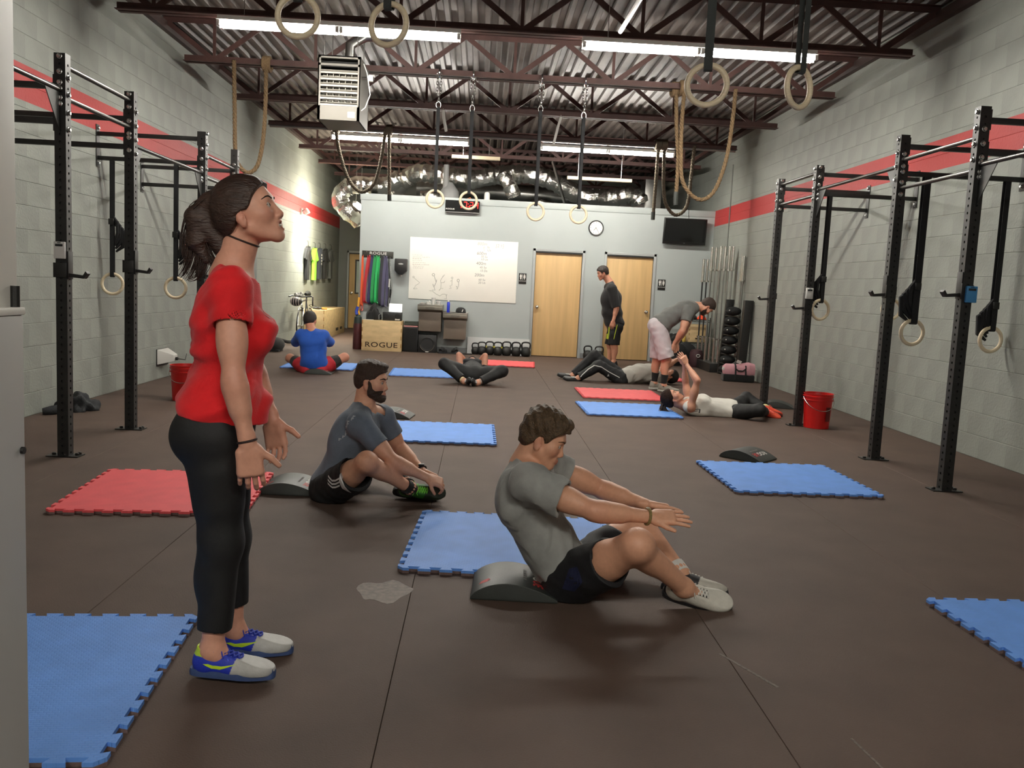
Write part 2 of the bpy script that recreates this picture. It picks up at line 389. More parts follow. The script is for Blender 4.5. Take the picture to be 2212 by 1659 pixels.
for a, b, Y, l in ((-2.63, -.30, 8.8, 'lit strip lamp of the near row, left, behind two wooden rings'), (.88, 3.2, 8.8, 'lit strip lamp of the near row, right, crossed by two ring straps'),
                   (-2.64, -.30, 15.2, 'lit strip lamp of the far row, left, beside the unit heater'), (.91, 3.21, 15.2, 'lit strip lamp of the far row, right, over the dark screen')):
    lamp(a, b, Y, 3.70, l)
lamp(.2, 2.4, -1.7, 3.70, 'unseen fill strip lamp added behind the camera, right'); lamp(-2.4, -.9, -1.7, 3.70, 'unseen fill strip lamp added behind the camera, left')  # unseen lamps added as fill for the near rings and figures
r = thing('strip_lamp', 'lit strip lamp in the corridor behind the foil duct end', 'lamp', (-2.75, 19.6, 2.92), 'fluorescent strip lamps')
obj('channel', MB().box2((-2.79, 18.9, 2.94), (-2.71, 20.1, 2.99)), MT['fixture'], r, bevel=.004)
for s in (-1, 1): obj('tube', MB().cyl((-2.75+s*.05, 18.93, 2.91), (-2.75+s*.05, 20.07, 2.91), .018, 10), mat('tube_hot', 'fff4dc', .5, emit=TUBE_E*2.4), r)
for q in (19.1, 19.9): obj('hanger', MB().tube([(-2.75, q, 2.99), (-2.75, q, ZD)], .004, 6), MT['zinc'], r)
# wall spot that washes the shirts
r = thing('wall_spotlight', 'small wall spotlight on the red band over the hanging shirts', 'lamp', (XL, 19.2, 2.75))
obj('base', MB().box2((XL+.001, 19.1, 2.68), (XL+.03, 19.22, 2.80)), MT['white_plastic'], r, bevel=.006)
obj('head', MB().lathe([(.03, 0), (.05, .05), (.055, .12), (.045, .121)], (XL+.10, 19.16, 2.80), 16, Matrix.Rotation(PI*.85, 3, 'Y')), MT['white_plastic'], r)
L_ = bpy.data.lights.new('spot_lamp', 'SPOT'); L_.energy = 260; L_.spot_size = 2.2; L_.spot_blend = .8; L_.shadow_soft_size = .05; L_.color = (1, .97, .88)
lo = bpy.data.objects.new('lamp_light', L_); COL.objects.link(lo); lo.location = (XL+.22, 19.1, 2.66); lo.rotation_euler = (0, .35, 0); lo.parent = r; lo.matrix_parent_inverse = Matrix.Translation(-r.location)
obj('arm', MB().tube([(XL+.03, 19.16, 2.74), (XL+.10, 19.16, 2.80)], .012, 8), MT['zinc'], r)

# ================================================================ unit heater
hx0, hx1, hy0, hy1, hz0, hz1 = -1.895, -1.43, 10.0, 10.7, 3.08, 3.77
m_heat = mat('heater_case', '6f6b63', .5, var=.04, vscale=6)
r = thing('unit_heater', 'beige gas unit heater with louvres hanging under the joists', 'heater', ((hx0+hx1)/2, (hy0+hy1)/2, hz0))
cs = MB()
t = .012
cs.box2((hx0, hy0, hz0), (hx0+t, hy1, hz1)).box2((hx1-t, hy0, hz0), (hx1, hy1, hz1)).box2((hx0, hy0, hz1-t), (hx1, hy1, hz1)).box2((hx0, hy0+.02, hz0), (hx1, hy1, hz0+t)).box2((hx0, hy1-t, hz0), (hx1, hy1, hz1))
cs.box2((hx0, hy0, hz0), (hx1, hy0+t, hz0+.15)).box2((hx0, hy0, hz1-.03), (hx1, hy0+t, hz1)).box2((hx0, hy0, hz0), (hx0+.03, hy0+t, hz1)).box2((hx1-.03, hy0, hz0), (hx1, hy0+t, hz1)).box2((hx0, hy0, hz1-.11), (hx1, hy0+t, hz1-.085))
obj('case', cs, m_heat, r)
obj('dark_inside', MB().box2((hx0+t, hy0+.16, hz0+t), (hx1-t, hy0+.18, hz1-t)), mat('heater_dark', '1a1917', .8), r)
for i in range(6):
    z = hz0+.175+i*.069
    obj('louvre', MB().box(((hx0+hx1)/2, hy0+.03, z), (hx1-hx0-.06, .06, .006), (-.5, 0, 0)).box(((hx0+hx1)/2, hy0+.0, z-.014), (hx1-hx0-.06, .006, .018)), mat('heater_louvre', '97938a', .5), r)
fin = MB()
for i in range(6):
    x = hx0+.065+i*.067
    for k in range(5):
        z = hz0+.19+k*.069; fin.box((x, hy0+.075, z+.02), (.05 if k % 2 == 0 else .046, .004, .035), (.35, 0, 0)); fin.box((x+.033, hy0+.06, z+.02), (.004, .07, .055))
fn = obj('deflector_fins', fin, mat('heater_fin', '9a978e', .45, .2), r); fn['kind'] = 'stuff'
obj('rating_plate', MB().box2((hx1-.13, hy0-.003, hz0+.03), (hx1-.05, hy0, hz0+.095)), mat('plate_cream', 'd8d2a8', .5), r)
obj('rating_plate', MB().box2((hx1-.095, hy0-.005, hz0+.05), (hx1-.058, hy0-.003, hz0+.09)), mat('plate_blue', '9fb2c4', .5), r)['label'] = 'small blue and white sticker'
obj('flue', MB().tube([(-1.62, 10.45, hz1), (-1.62, 10.45, 4.0), (-1.45, 10.5, 4.12), (-1.1, 10.6, 4.14)], .06, 12), MT['galv'], r)
obj('gas_valve', MB().tube([(hx1, hy0+.12, hz1-.2), (hx1+.14, hy0+.12, hz1-.2)], .018, 8).box((hx1+.10, hy0+.12, hz1-.2), (.05, .05, .06)), MT['galv'], r)
obj('power_cable', MB().tube([(hx1+.02, hy0+.1, hz1-.05), (hx1+.06, hy0+.1, hz1-.15), (hx1+.10, hy0+.1, hz1-.38), (hx1+.05, hy0+.1, hz1-.52), (hx1+.005, hy0+.1, hz1-.56)], .006, 6), MT['white_plastic'], r)
for x in (hx0+.05, hx1-.05):
    for y in (hy0+.1, hy1-.1): obj('hanger_rod', MB().tube([(x, y, hz1), (x, y, ZD+.005)], .006, 6), MT['zinc'], r)

# ================================================================ ducts above the partition
def foil_tube(pts, rad, n=14, seed=1, wr=.11):
    """crumpled flexible duct along a smoothed path"""
    rnd = random.Random(seed)
    P = [Vector(p) for p in pts]; Q = []
    for i in range(len(P)-1):
        p0, p1, p2, p3 = P[max(i-1, 0)], P[i], P[i+1], P[min(i+2, len(P)-1)]
        k = max(3, int((p2-p1).length/.045))
        for j in range(k):
            t = j/k; Q.append(.5*((2*p1)+(p2-p0)*t+(2*p0-5*p1+4*p2-p3)*t*t+(3*p1-p0-3*p2+p3)*t**3))
    Q.append(P[-1])
    mb = MB(); rs = [rad*(1+wr*(.5*math.sin(i*2.1)+rnd.uniform(-.6, .6))) for i in range(len(Q))]
    mb.tube(Q, rs, n, True)
    mb.v = [tuple(c+rnd.uniform(-1, 1)*rad*wr*.6 for c in v) for v in mb.v]
    return mb
m_foil = MT['foil']
def foil(nm, label, pts, rad, seed): return tag(obj(nm, foil_tube(pts, rad, 16, seed), m_foil, ang=25), label, 'duct', 'foil ducts over the partition')
foil('flexible_duct', 'foil duct that bends down at the left end of the partition', [(-1.75, 18.3, 3.45), (-2.1, 18.3, 3.27), (-2.62, 18.3, 3.26), (-2.9, 18.3, 3.13), (-2.95, 18.3, 2.9), (-2.76, 18.35, 2.68), (-2.58, 18.5, 2.55)], .17, 3)
foil('flexible_duct', 'longest foil duct, looping along the top of the partition', [(-1.95, 18.9, 3.25), (-1.7, 18.75, 3.45), (-1.4, 18.55, 3.60), (-.9, 18.4, 3.55), (-.3, 18.4, 3.5), (.2, 18.4, 3.6), (.7, 18.4, 3.66), (1.15, 18.4, 3.62), (1.6, 18.4, 3.46), (2.05, 18.4, 3.28), (2.6, 18.4, 3.28), (3.0, 18.4, 3.36), (3.17, 18.4, 3.3), (3.24, 18.4, 3.18)], .185, 5)
foil('flexible_duct', 'short foil duct dropping from the long one behind the timer', [(.33, 18.15, 3.62), (.45, 18.1, 3.45), (.56, 18.1, 3.25), (.60, 18.1, 3.15)], .145, 8)
foil('flexible_duct', 'crumpled foil duct end lying behind the partition edge at the second ring', [(-1.35, 19.0, 3.14), (-1.1, 19.0, 3.18), (-.9, 19.0, 3.1)], .13, 9)
foil('flexible_duct', 'crumpled foil duct end lying under the round steel duct', [(1.0, 19.1, 3.1), (1.2, 19.1, 3.15), (1.45, 19.1, 3.08)], .12, 11)
tag(obj('round_duct', MB().cyl((-1.5, 19.6, 3.42), (2.2, 19.6, 3.36), .2, 24), MT['galv']), 'straight round steel duct behind the foil ducts', 'duct')
tag(obj('square_duct', MB().box2((2.2, 18.9, 3.12), (3.7, 19.5, 3.5)).box2((3.4, 18.8, 2.98), (3.75, 19.4, 3.75)), MT['galv'], bevel=.006), 'boxy galvanised duct over the dark screen', 'duct')
tag(obj('vent_pipe', MB().cyl((-.80, 18.0, 2.98), (-.80, 18.0, 3.72), .055, 16).lathe([(.2, 0), (.19, .22), (.1, .34), (.055, .4)], (-.72, 18.05, 2.98), 18), mat('vent_grey', '9a9a98', .5)), 'upright grey vent pipe with a domed collar above the partition', 'pipe')
tag(obj('vent_stub', MB().lathe([(.055, 0), (.055, .11), (.04, .14), (.005, .15)], (.04, 17.25, zt+.02), 16), MT['white_plastic']), 'small white vent stub standing on the partition', 'cap')
sb = thing('steel_bracket', 'tilted grey steel brace between partition and joist', 'brace', (1.5, 17.6, zt))
obj('brace_bar', MB().tube([(1.60, 17.5, zt), (1.30, 17.5, 3.83)], .03, 4), MT['galv'], sb, sm=False)
obj('brace_foot', MB().box((1.59, 17.5, zt+.008), (.16, .12, .012)), MT['galv'], sb)
tag(obj('copper_tube', MB().tube([(-.62, 17.9, 2.99), (-.45, 17.9, 3.02), (-.3, 17.9, 3.08), (-.2, 17.9, 3.0)], .008, 6), mat('copper', 'b4653e', .35, .9)), 'thin copper line over the red timer', 'pipe')
# hanging signs / strips in the joists
for (a, b, Y, z, lab) in (((-.62), .24, 15.9, 3.56, 'pale unlit strip fixture beside the far left lamp'), (1.5, 2.7, 16.4, 3.36, 'pale unlit strip fixture under the far right lamp')):
    rr = thing('unlit_fixture', lab, 'lamp', ((a+b)/2, Y, z)); obj('channel', MB().box2((a, Y-.05, z), (b, Y+.05, z+.06)), mat('fixture_dim', 'b8ab90', .5), rr, bevel=.005)
    [obj('hanger', MB().tube([(q, Y, z+.06), (q, Y, ZD)], .004, 6), MT['zinc'], rr) for q in (a+.2, b-.2)]
tag(obj('bar_joint', MB().tube([(1.28, 6.93, 3.86), (1.22, 8.6, 3.80)], .022, 8), mat('pipe_white', 'd9d6cf', .4)), 'thin white pipe slanting over the near right lamp', 'pipe')
tag(obj('cable_strip', MB().tube([(-.66, 13.03, 3.84), (-.64, 12.97, 3.7), (-.6, 12.95, 3.52)], .022, 4), MT['white_plastic']), 'white strip dangling left of the ring straps', 'strip')
tag(obj('cable_strip', MB().tube([(1.06, 13.03, 3.84), (1.02, 12.97, 3.7), (.96, 12.95, 3.42)], .022, 4), MT['white_plastic']), 'white strip dangling by the rightmost chain', 'strip')

# ================================================================ gymnastic rings
def ring_mesh(R=.102, r=.0158, n=40, k=12):
    mb = MB(); mb.tube([(R*math.cos(2*PI*i/n), 0, R*math.sin(2*PI*i/n)) for i in range(n)], r, k, closed=True); return mb
_ring = ring_mesh().mesh('ring'); fixn(_ring); _ring.materials.append(MT['wood_ring']); smooth(_ring, 180)
def ring_set(name, c, ztop, yaw, label, group, w=.038, chain=None, tail=None, half=True, web='webbing'):
    """ring that hangs in a doubled strap; chain: z where strap meets a steel chain"""
    c = Vector(c); r = thing(name, label, 'gymnastic ring', c, group)
    o = bpy.data.objects.new('ring', _ring); put(o, r); o.location = c; o.rotation_euler = (0, 0, yaw)
    s = MB(); cy, sy = math.cos(yaw), math.sin(yaw)
    def band(z0, z1, off): # flat strap w wide, lying in the ring's own plane
        p = [Vector((q*w/2*cy - off*sy, q*w/2*sy + off*cy, 0)) for q in (-1, 1)]
        t = Vector((-sy, cy, 0))*.0013
        s.add([c+p[0]-t+Vector((0, 0, z0)), c+p[1]-t+Vector((0, 0, z0)), c+p[1]+t+Vector((0, 0, z0)), c+p[0]+t+Vector((0, 0, z0)),
               c+p[0]-t*1+Vector((0, 0, z1)), c+p[1]-t+Vector((0, 0, z1)), c+p[1]+t+Vector((0, 0, z1)), c+p[0]+t+Vector((0, 0, z1))],
              [(0, 1, 2, 3), (4, 7, 6, 5), (0, 4, 5, 1), (1, 5, 6, 2), (2, 6, 7, 3), (3, 7, 4, 0)])
    zt_ = (chain if chain else ztop)-c.z
    band(.085, zt_, -.019); band(.085, zt_, .019)
    # loop under the ring bar
    lp = []
    for i in range(9):
        a = PI*i/8; lp.append((math.cos(a)*.019, .087-.0*math.sin(a)-.003-.016*math.sin(a)))
    for (a, b) in zip(lp[:-1], lp[1:]):
        vs = []
        for (yy, zz) in (a, b):
            for q in (-1, 1): vs.append(c+Vector((q*w/2*cy - yy*sy, q*w/2*sy + yy*cy, zz)))
        vs2 = [v+Vector((0, 0, .0026)) for v in vs]; s.add(vs+vs2, [(0, 1, 3, 2), (4, 6, 7, 5), (0, 4, 5, 1), (2, 3, 7, 6), (0, 2, 6, 4), (1, 5, 7, 3)])
    obj('strap', s, MT[web], r, sm=False)
    if tail:
        tl = MB(); rnd = random.Random(int(c.x*100)); zz = tail[0]-c.z
        for k in range(4):
            d = .05*(1 if tail[1] > 0 else -1)
            pts = [(d*.2, 0, zz-.02*k), (d*(1+.4*k), .01*k, zz-.06-.03*k), (d*(1.1+.25*k), .012*k, zz-.16-.045*k), (d*.5, .01*k, zz-.26-.03*k)]
            tl.tube([c+Vector(p) for p in pts], [.014, .02, .022, .01], 6)
        obj('strap_tail', tl, MT['webbing'], r)
        obj('buckle', MB().box(c+Vector((0, -.03, zz-.05)), (.05, .02, .06)), MT['steel_black'], r, bevel=.004)
    if chain:
        cm = MB(); zz = chain
        obj('carabiner', MB().tube([c+Vector((.028*math.cos(t), 0, chain-c.z+.02+.04*math.sin(t))) for t in [2*PI*i/16 for i in range(16)]], .005, 6, closed=True), MT['zinc'], r)
        k = 0; z = chain+.06
        while z < ztop+.02:
            for sx in ((-.0,) if z < ztop-.22 else (-.022, .022)):
                R_ = Matrix.Rotation((k % 2)*PI/2+.4, 3, 'Z')
                cm.tube([c+Vector((sx, 0, z-c.z)) + R_ @ Vector((.014*math.cos(t), 0, .024*math.sin(t))) for t in [2*PI*i/8 for i in range(8)]], .0042, 5, closed=True)
            z += .036; k += 1
        ck = obj('chain', cm, MT['zinc'], r); ck['kind'] = 'stuff'
        obj('beam_wrap', MB().tube([(c.x, JY[3]+.075*math.cos(t), ZC+.03+.05*math.sin(t)) for t in [2*PI*i/14 for i in range(14)]], .012, 6, closed=True), MT['zinc'], r)
    return r
g = 'rings on long straps in the foreground'
for c, yw, l in (((-1.0, 4.70, 2.66), .0, 'large wooden ring at the top edge before the left end of the near lamp'), ((-.535, 4.70, 2.645), -.4, 'large wooden ring before the right half of the near left lamp'),
                 ((1.14, 4.70, 2.435), -.25, 'large wooden ring below the middle of the near right lamp'), ((1.63, 4.70, 2.45), .62, 'large wooden ring at the right end of the near right lamp')):
    ring_set('hanging_ring', c, ZC+.02, yw, l, g, w=.045, web='webbing_glare')
g = 'rings on chains from the red joist'
for x, z, zc, l in ((-.61, 2.36, 3.46, 'small wooden ring on a chain, left of the red timer'), (-.2, 2.36, 3.44, 'small wooden ring hanging in front of the red timer'),
                 (.63, 2.27, 3.48, 'small wooden ring on a chain above the first maple door'), (1.16, 2.26, 3.43, 'small wooden ring on a chain left of the wall clock')):
    ring_set('hanging_ring', (x, JY[3]-.05, z), ZC, .15, l, g, chain=zc)

# ================================================================ climbing ropes
def rope_mesh(pts, rad=.019):
    P = [Vector(p) for p in pts]; Q = []
    for i in range(len(P)-1):
        p0, p1, p2, p3 = P[max(i-1, 0)], P[i], P[i+1], P[min(i+2, len(P)-1)]
        k = max(2, int((p2-p1).length/.022))
        for j in range(k):
            t = j/k; Q.append(.5*((2*p1)+(p2-p0)*t+(2*p0-5*p1+4*p2-p3)*t*t+(3*p1-p0-3*p2+p3)*t**3))
    Q.append(P[-1]); mb = MB(); n = len(Q)
    T = [(Q[min(i+1, n-1)]-Q[max(i-1, 0)]).normalized() for i in range(n)]
    ref = Vector((0, 1, 0))
    for s in range(3):      # three laid strands
        pp = []
        for i in range(n):
            a = i*.022*2*PI/.13 + s*2*PI/3; b = T[i].cross(ref).normalized(); pp.append(Q[i]+(b*math.cos(a)+ref*math.sin(a))*rad*.52)
        mb.tube(pp, rad*.6, 6)
    return mb
def climbing_rope(pts, label, m_=MT['rope'], rad=.025, tip=None, wrap=True):
    r = thing('climbing_rope', label, 'rope', pts[0], 'climbing ropes tied to the joists')
    obj('rope_line', rope_mesh(pts, rad), m_, r, ang=180)
    if wrap:
        p = Vector(pts[0]); mb = MB()
        for k in range(3): mb.tube([(p.x+.03*(k-1), p.y+.05+.085*math.cos(t), ZC+.02+.075*math.sin(t)) for t in [2*PI*i/12 for i in range(12)]], rad, 6, closed=True)
        obj('knot', mb, m_, r)
    if tip: obj('rope_tip', MB().tube(tip, rad*1.15, 8), MT['foam_black'], r)[('label')] = 'dark whipped rope end'
    return r
Yr = JY[3]-.06
climbing_rope([(-2.68, Yr, 3.86), (-2.68, Yr, 3.4), (-2.70, Yr, 2.98), (-2.76, Yr, 2.66), (-2.87, Yr, 2.555), (-2.98, Yr, 2.63), (-3.03, Yr, 2.80), (-3.045, Yr, 3.3), (-3.06, Yr, 3.86)], 'tan rope looped up over the left rig behind the woman')
climbing_rope([(2.37, Yr, 3.86), (2.37, Yr+.02, 3.4), (2.38, Yr, 3.08), (2.42, Yr, 2.74), (2.57, Yr, 2.55), (2.72, Yr, 2.53), (2.85, Yr, 2.68), (2.95, Yr, 3.05), (2.99, Yr, 3.5), (3.0, Yr, 3.86)], 'tan rope hanging in a wide loop, right of the far lamp')
climbing_rope([(2.29, Yr+.10, 3.86), (2.32, Yr+.08, 3.4), (2.36, Yr+.05, 3.0), (2.36, Yr+.03, 2.58)], 'tan rope hanging straight inside the wide right loop', tip=[(2.36, Yr+.03, 2.60), (2.36, Yr+.03, 2.5), (2.365, Yr+.03, 2.44)])
Yr = JY[5]-.06; G = MT['rope_grey']
climbing_rope([(-2.53, Yr, 3.86), (-2.50, Yr, 3.6), (-2.42, Yr, 3.3), (-2.31, Yr, 3.02), (-2.15, Yr, 2.83), (-2.01, Yr, 2.82), (-1.86, Yr, 2.98), (-1.76, Yr, 3.4), (-1.71, Yr, 3.86)], 'grey brown rope in a loop before the foil duct', G, .03)
climbing_rope([(-1.65, Yr+.02, 3.86), (-1.63, Yr, 3.3), (-1.61, Yr, 2.75)], 'grey brown rope hanging straight over the partition, left of the timer', G, .03, tip=[(-1.61, Yr, 2.78), (-1.605, Yr, 2.68)])
climbing_rope([(2.9, Yr, 3.86), (2.89, Yr, 3.2), (2.88, Yr, 2.65)], 'grey brown rope hanging straight at the left of the dark screen', G, .03, tip=[(2.88, Yr, 2.72), (2.88, Yr, 2.59)])
climbing_rope([(3.0, Yr, 3.86), (3.01, Yr, 3.5), (3.03, Yr, 3.15), (3.09, Yr, 2.86), (3.27, Yr, 2.69), (3.45, Yr, 2.86), (3.49, Yr, 3.4), (3.51, Yr, 3.86)], 'grey brown rope in a loop above the dark screen', G, .03)
# ================================================================ pull-up rigs
UH, UW = 2.74, .076
def upright_mesh():
    """square tube with round holes through all four faces every 2 inches"""
    mb = MB(); h = UW/2; p = .0508; n = int(UH/p); hr = .0095
    for k in range(4):
        R = Matrix.Rotation(k*PI/2, 3, 'Z')
        for i in range(n):
            z0, z1 = i*p, (i+1)*p if i < n-1 else UH; zc = (i+.5)*p
            q = [Vector((-h, -h, z0)), Vector((h, -h, z0)), Vector((h, -h, z1)), Vector((-h, -h, z1))]
            if i % 1 == 0:
                ring = [Vector((hr*math.cos(a), -h, zc+hr*math.sin(a))) for a in [2*PI*(j+.5)/8 for j in range(8)]]
                inn = [v+Vector((0, .012, 0)) for v in ring]
                # octagon order: angles 22.5 ... ; corners: 2 is top right etc.
                V = [R @ v for v in q+ring+inn]
                c = {0: 2, 1: 2, 2: 3, 3: 3, 4: 0, 5: 0, 6: 1, 7: 1}
                F = []
                for j in range(8):
                    a, b = 4+j, 4+(j+1) % 8; ca, cb = c[j], c[(j+1) % 8]
                    F.append((a, ca, b) if ca == cb else (a, ca, cb, b))
                    F.append((a, b, 8+b, 8+a))
                F.append(tuple(12+j for j in range(8)))
                mb.add(V, F)
            else: mb.add([R @ v for v in q], [(0, 1, 2, 3)])
    mb.add([(-h, -h, UH), (h, -h, UH), (h, h, UH), (-h, h, UH)], [(0, 1, 2, 3)])
    return mb
_up = upright_mesh().mesh('upright'); fixn(_up); _up.materials.append(MT['steel_black'])
_bolt = MB().lathe([(.019, 0), (.019, .003), (.015, .004), (.015, .013), (.012, .016), (.002, .017)], (0, 0, 0), 12).mesh('bolt'); fixn(_bolt); _bolt.materials.append(MT['zinc']); smooth(_bolt, 40)
_foot = MB().box2((-.11, -.06, 0), (.11, .06, .008)).lathe([(.014, .008), (.014, .02), (.008, .024)], (-.08, .0, 0), 10).lathe([(.014, .008), (.014, .02), (.008, .024)], (.08, 0, 0), 10).lathe([(.014, .008), (.014, .02), (.008, .024)], (.08, .04, 0), 10).mesh('foot_plate'); fixn(_foot); _foot.materials.append(mat('foot_steel', '2a2928', .35, .5)); smooth(_foot, 35)
Rface = {'-y': Matrix.Rotation(PI/2, 4, 'X'), '+x': Matrix.Rotation(PI/2, 4, 'Y'), '-x': Matrix.Rotation(-PI/2, 4, 'Y')}
def inst(me, name, parent, loc, rot=None):
    o = bpy.data.objects.new(name, me); put(o, parent); o.matrix_basis = Matrix.Translation(loc) @ (rot or Matrix.Identity(4)); return o
def rig(name, X, side, label, ys, pulls, stubs, gus):
    """side: +1 when the wall is at larger x"""
    wallx = XR if side > 0 else XL
    r = thing(name, label, 'pull-up rig', (X, ys[0], 0), 'pull-up rigs along the side walls')
    def bar(nm, a, b, rad, m_): return obj(nm, MB().cyl(a, b, rad, 12), m_, r)
    for y in ys:
        u = inst(_up, 'upright', r, (X, y, 0)); inst(_foot, 'foot_plate', r, (X, y, 0))
    for (y0, y1, z) in pulls:
        a0 = y0+UW/2 if y0 in ys else y0; a1 = y1-UW/2 if y1 in ys else y1
        bar('pull_up_bar', (X, a0, z), (X, a1, z), .0165, MT['steel_bar'])
        for y in (y0, y1):
            if y in ys:
                inst(_bolt, 'bolt', r, (X-.0, y-UW/2, z-.05), Rface['-y']); inst(_bolt, 'bolt', r, (X-.0, y-UW/2, z+.05), Rface['-y'])
    for y, zz in zip(ys, stubs):
        for z in zz:
            c = MB(); xa, xb = X+side*UW/2, wallx-side*.012
            c.box2((xa, y-.02, z-.02), (xb, y+.02, z+.02)); obj('wall_tube', c, MT['steel_black'], r, bevel=.003)
            obj('flange', MB().box2((xa, y-.038, z-.07), (xa+side*.008, y+.038, z+.07)), MT['steel_black'], r)
            f = '-x' if side > 0 else '+x'
            for dz in (-.055, .055): inst(_bolt, 'bolt', r, (X-side*UW/2, y, z+dz), Rface[f])
        z0, z1 = min(zz)-.09, max(zz)+.09
        obj('wall_plate', MB().box2((wallx-side*.012, y-.04, z0), (wallx-side*.0045, y+.04, z1)), MT['steel_black'], r, bevel=.002)
        for z in (z0+.035, z1-.035): inst(_bolt, 'bolt', r, (wallx-side*.012, y, z), Rface['-x' if side > 0 else '+x'])
    for (y, d, z) in gus:   # gusset: d = +1 towards larger y
        y0 = y+d*UW/2
        poly = [(X, y0, z+.02), (X, y0+d*.22, z+.02), (X, y0+d*.20, z-.02), (X, y0, z-.28)]
        obj('gusset', MB().prism(poly, (-.003, 0, 0), (.003, 0, 0)), mat('gusset', '3b3b3a', .4, .4), r)
    return r
LY = (6.17, 7.33, 9.16, 10.32); LX, RX = -2.875, 3.46
rig('pull_up_rig', LX, -1, 'black steel pull-up rig along the left wall', LY,
    [(3.9, LY[0], 2.50), (LY[0], LY[1], 2.67), (LY[0], LY[1], 2.46), (LY[1], LY[2], 2.33), (LY[2], LY[3], 2.52), (LY[2], LY[3], 2.30)],
    [(2.53, 2.30), (2.53, 2.31), (2.67, 2.43), (2.50, 2.30)], [(LY[0], -1, 2.50), (LY[1], 1, 2.33), (LY[2], -1, 2.33)])
rig('pull_up_rig', RX, 1, 'black steel pull-up rig along the right wall', LY,
    [(3.9, LY[0], 2.34), (LY[0], LY[1], 2.535), (LY[0], LY[1], 2.305), (LY[1], LY[2], 2.49), (LY[2], LY[3], 2.67), (LY[2], LY[3], 2.44)],
    [(2.65, 2.43), (2.65, 2.43), (2.65, 2.45), (2.63, 2.43)], [(LY[0], -1, 2.34), (LY[1], 1, 2.49), (LY[2], -1, 2.49)])
# the rigs go on past the frame: next upright nearer the camera
# rings hanging from the rigs' wall tubes
g = 'rings on straps at the side rigs'
ring_set('rig_ring', (-3.78, 9.16, 1.17), 2.41, .1, 'ring on a black strap nearest the left wall', g, w=.04, tail=(1.85, 1))
ring_set('rig_ring', (-3.14, 9.16, 1.16), 2.41, .1, 'ring on a black strap just left of the woman in red', g, w=.04, tail=(1.75, 1))
ring_set('rig_ring', (3.60, 9.16, 1.25), 2.43, .25, 'ring with bundled strap beside the white timer on the right rig', g, w=.04, tail=(1.62, -1))
ring_set('rig_ring', (3.69, 7.33, 1.11), 2.41, .1, 'front ring of the crossed pair at the right rig', g, w=.06, tail=(1.55, -1))
ring_set('rig_ring', (4.36, 9.16, 1.29), 2.43, .1, 'rear ring of the crossed pair at the right rig', g, w=.06)
ring_set('rig_ring', (4.38, 7.33, 1.08), 2.41, .12, 'ring on a black strap nearest the right edge of the view', g, w=.05, tail=(1.42, -1))
# J-cups on the uprights
def j_cup(X, y, z, side, label):
    """sandwich hook: back plate on the upright, arm to the middle of the room, lip at its end"""
    r = thing('j_cup', label, 'barbell hook', (X, y, z), 'hooks on the rig uprights')
    s = -side; x0 = X+s*UW/2
    obj('back_plate', MB().box2((x0, y-.035, z-.03), (x0+s*.008, y+.035, z+.16)), MT['steel_black'], r, bevel=.002)
    obj('side_plate', MB().box2((X-.05, y-UW/2-.012, z-.02), (x0+s*.0, y-UW/2, z+.08)), MT['steel_black'], r, bevel=.002)
    obj('side_plate', MB().box2((X-s*.05, y-.03, z+.0), (X-s*.039, y+.03, z+.07)), MT['steel_black'], r, bevel=.002)
    obj('arm', MB().prism([(x0, y, z+.012), (x0+s*.10, y, z+.0), (x0+s*.118, y, z+.03), (x0+s*.132, y, z+.014), (x0+s*.106, y, z-.022), (x0, y, z-.014)], (0, -.025, 0), (0, .025, 0)), MT['steel_black'], r)
for y, z, k in zip(LY, (1.27, 1.32, 1.3), ('first', 'second', 'third')): j_cup(LX, y, z, -1, 'black hook on the %s upright of the left rig' % k)
for y, z, k in zip(LY, (1.43, 1.42, 1.26, 1.34), ('first', 'second', 'third', 'last')): j_cup(RX, y, z, 1, 'black hook on the %s upright of the right rig' % k)
def clip_timer(X, y, z, label, col, size=(.075, .115)):
    r = thing('lap_counter', label, 'counter', (X, y, z), 'flat counters stuck to the rigs')
    yf = y-UW/2-.013
    obj('case', MB().box2((X-size[0]/2, yf-.012, z-size[1]/2), (X+size[0]/2, yf+.012, z+size[1]/2)), mat('case_'+col, col, .4), r, bevel=.006)
    obj('display', MB().box2((X-size[0]*.33, yf-.0145, z+size[1]*.22), (X+size[0]*.33, yf-.0115, z+size[1]*.36)), mat('display', '2b2d2e', .2), r)
    obj('slot', MB().box2((X-size[0]*.15, yf-.0145, z+size[1]*.41), (X+size[0]*.15, yf-.0115, z+size[1]*.45)), MT['black_plastic'], r)
clip_timer(LX-.003, LY[0], 1.435, 'white plastic counter on the nearest left upright', 'd9d9d6')
clip_timer(RX+.02, LY[0], 1.435, 'blue plastic counter on the nearest right upright', '3f83b8', (.08, .118))
clip_timer(RX-.01, LY[2], 1.415, 'white plastic counter on the third right upright', 'd6d6d2')
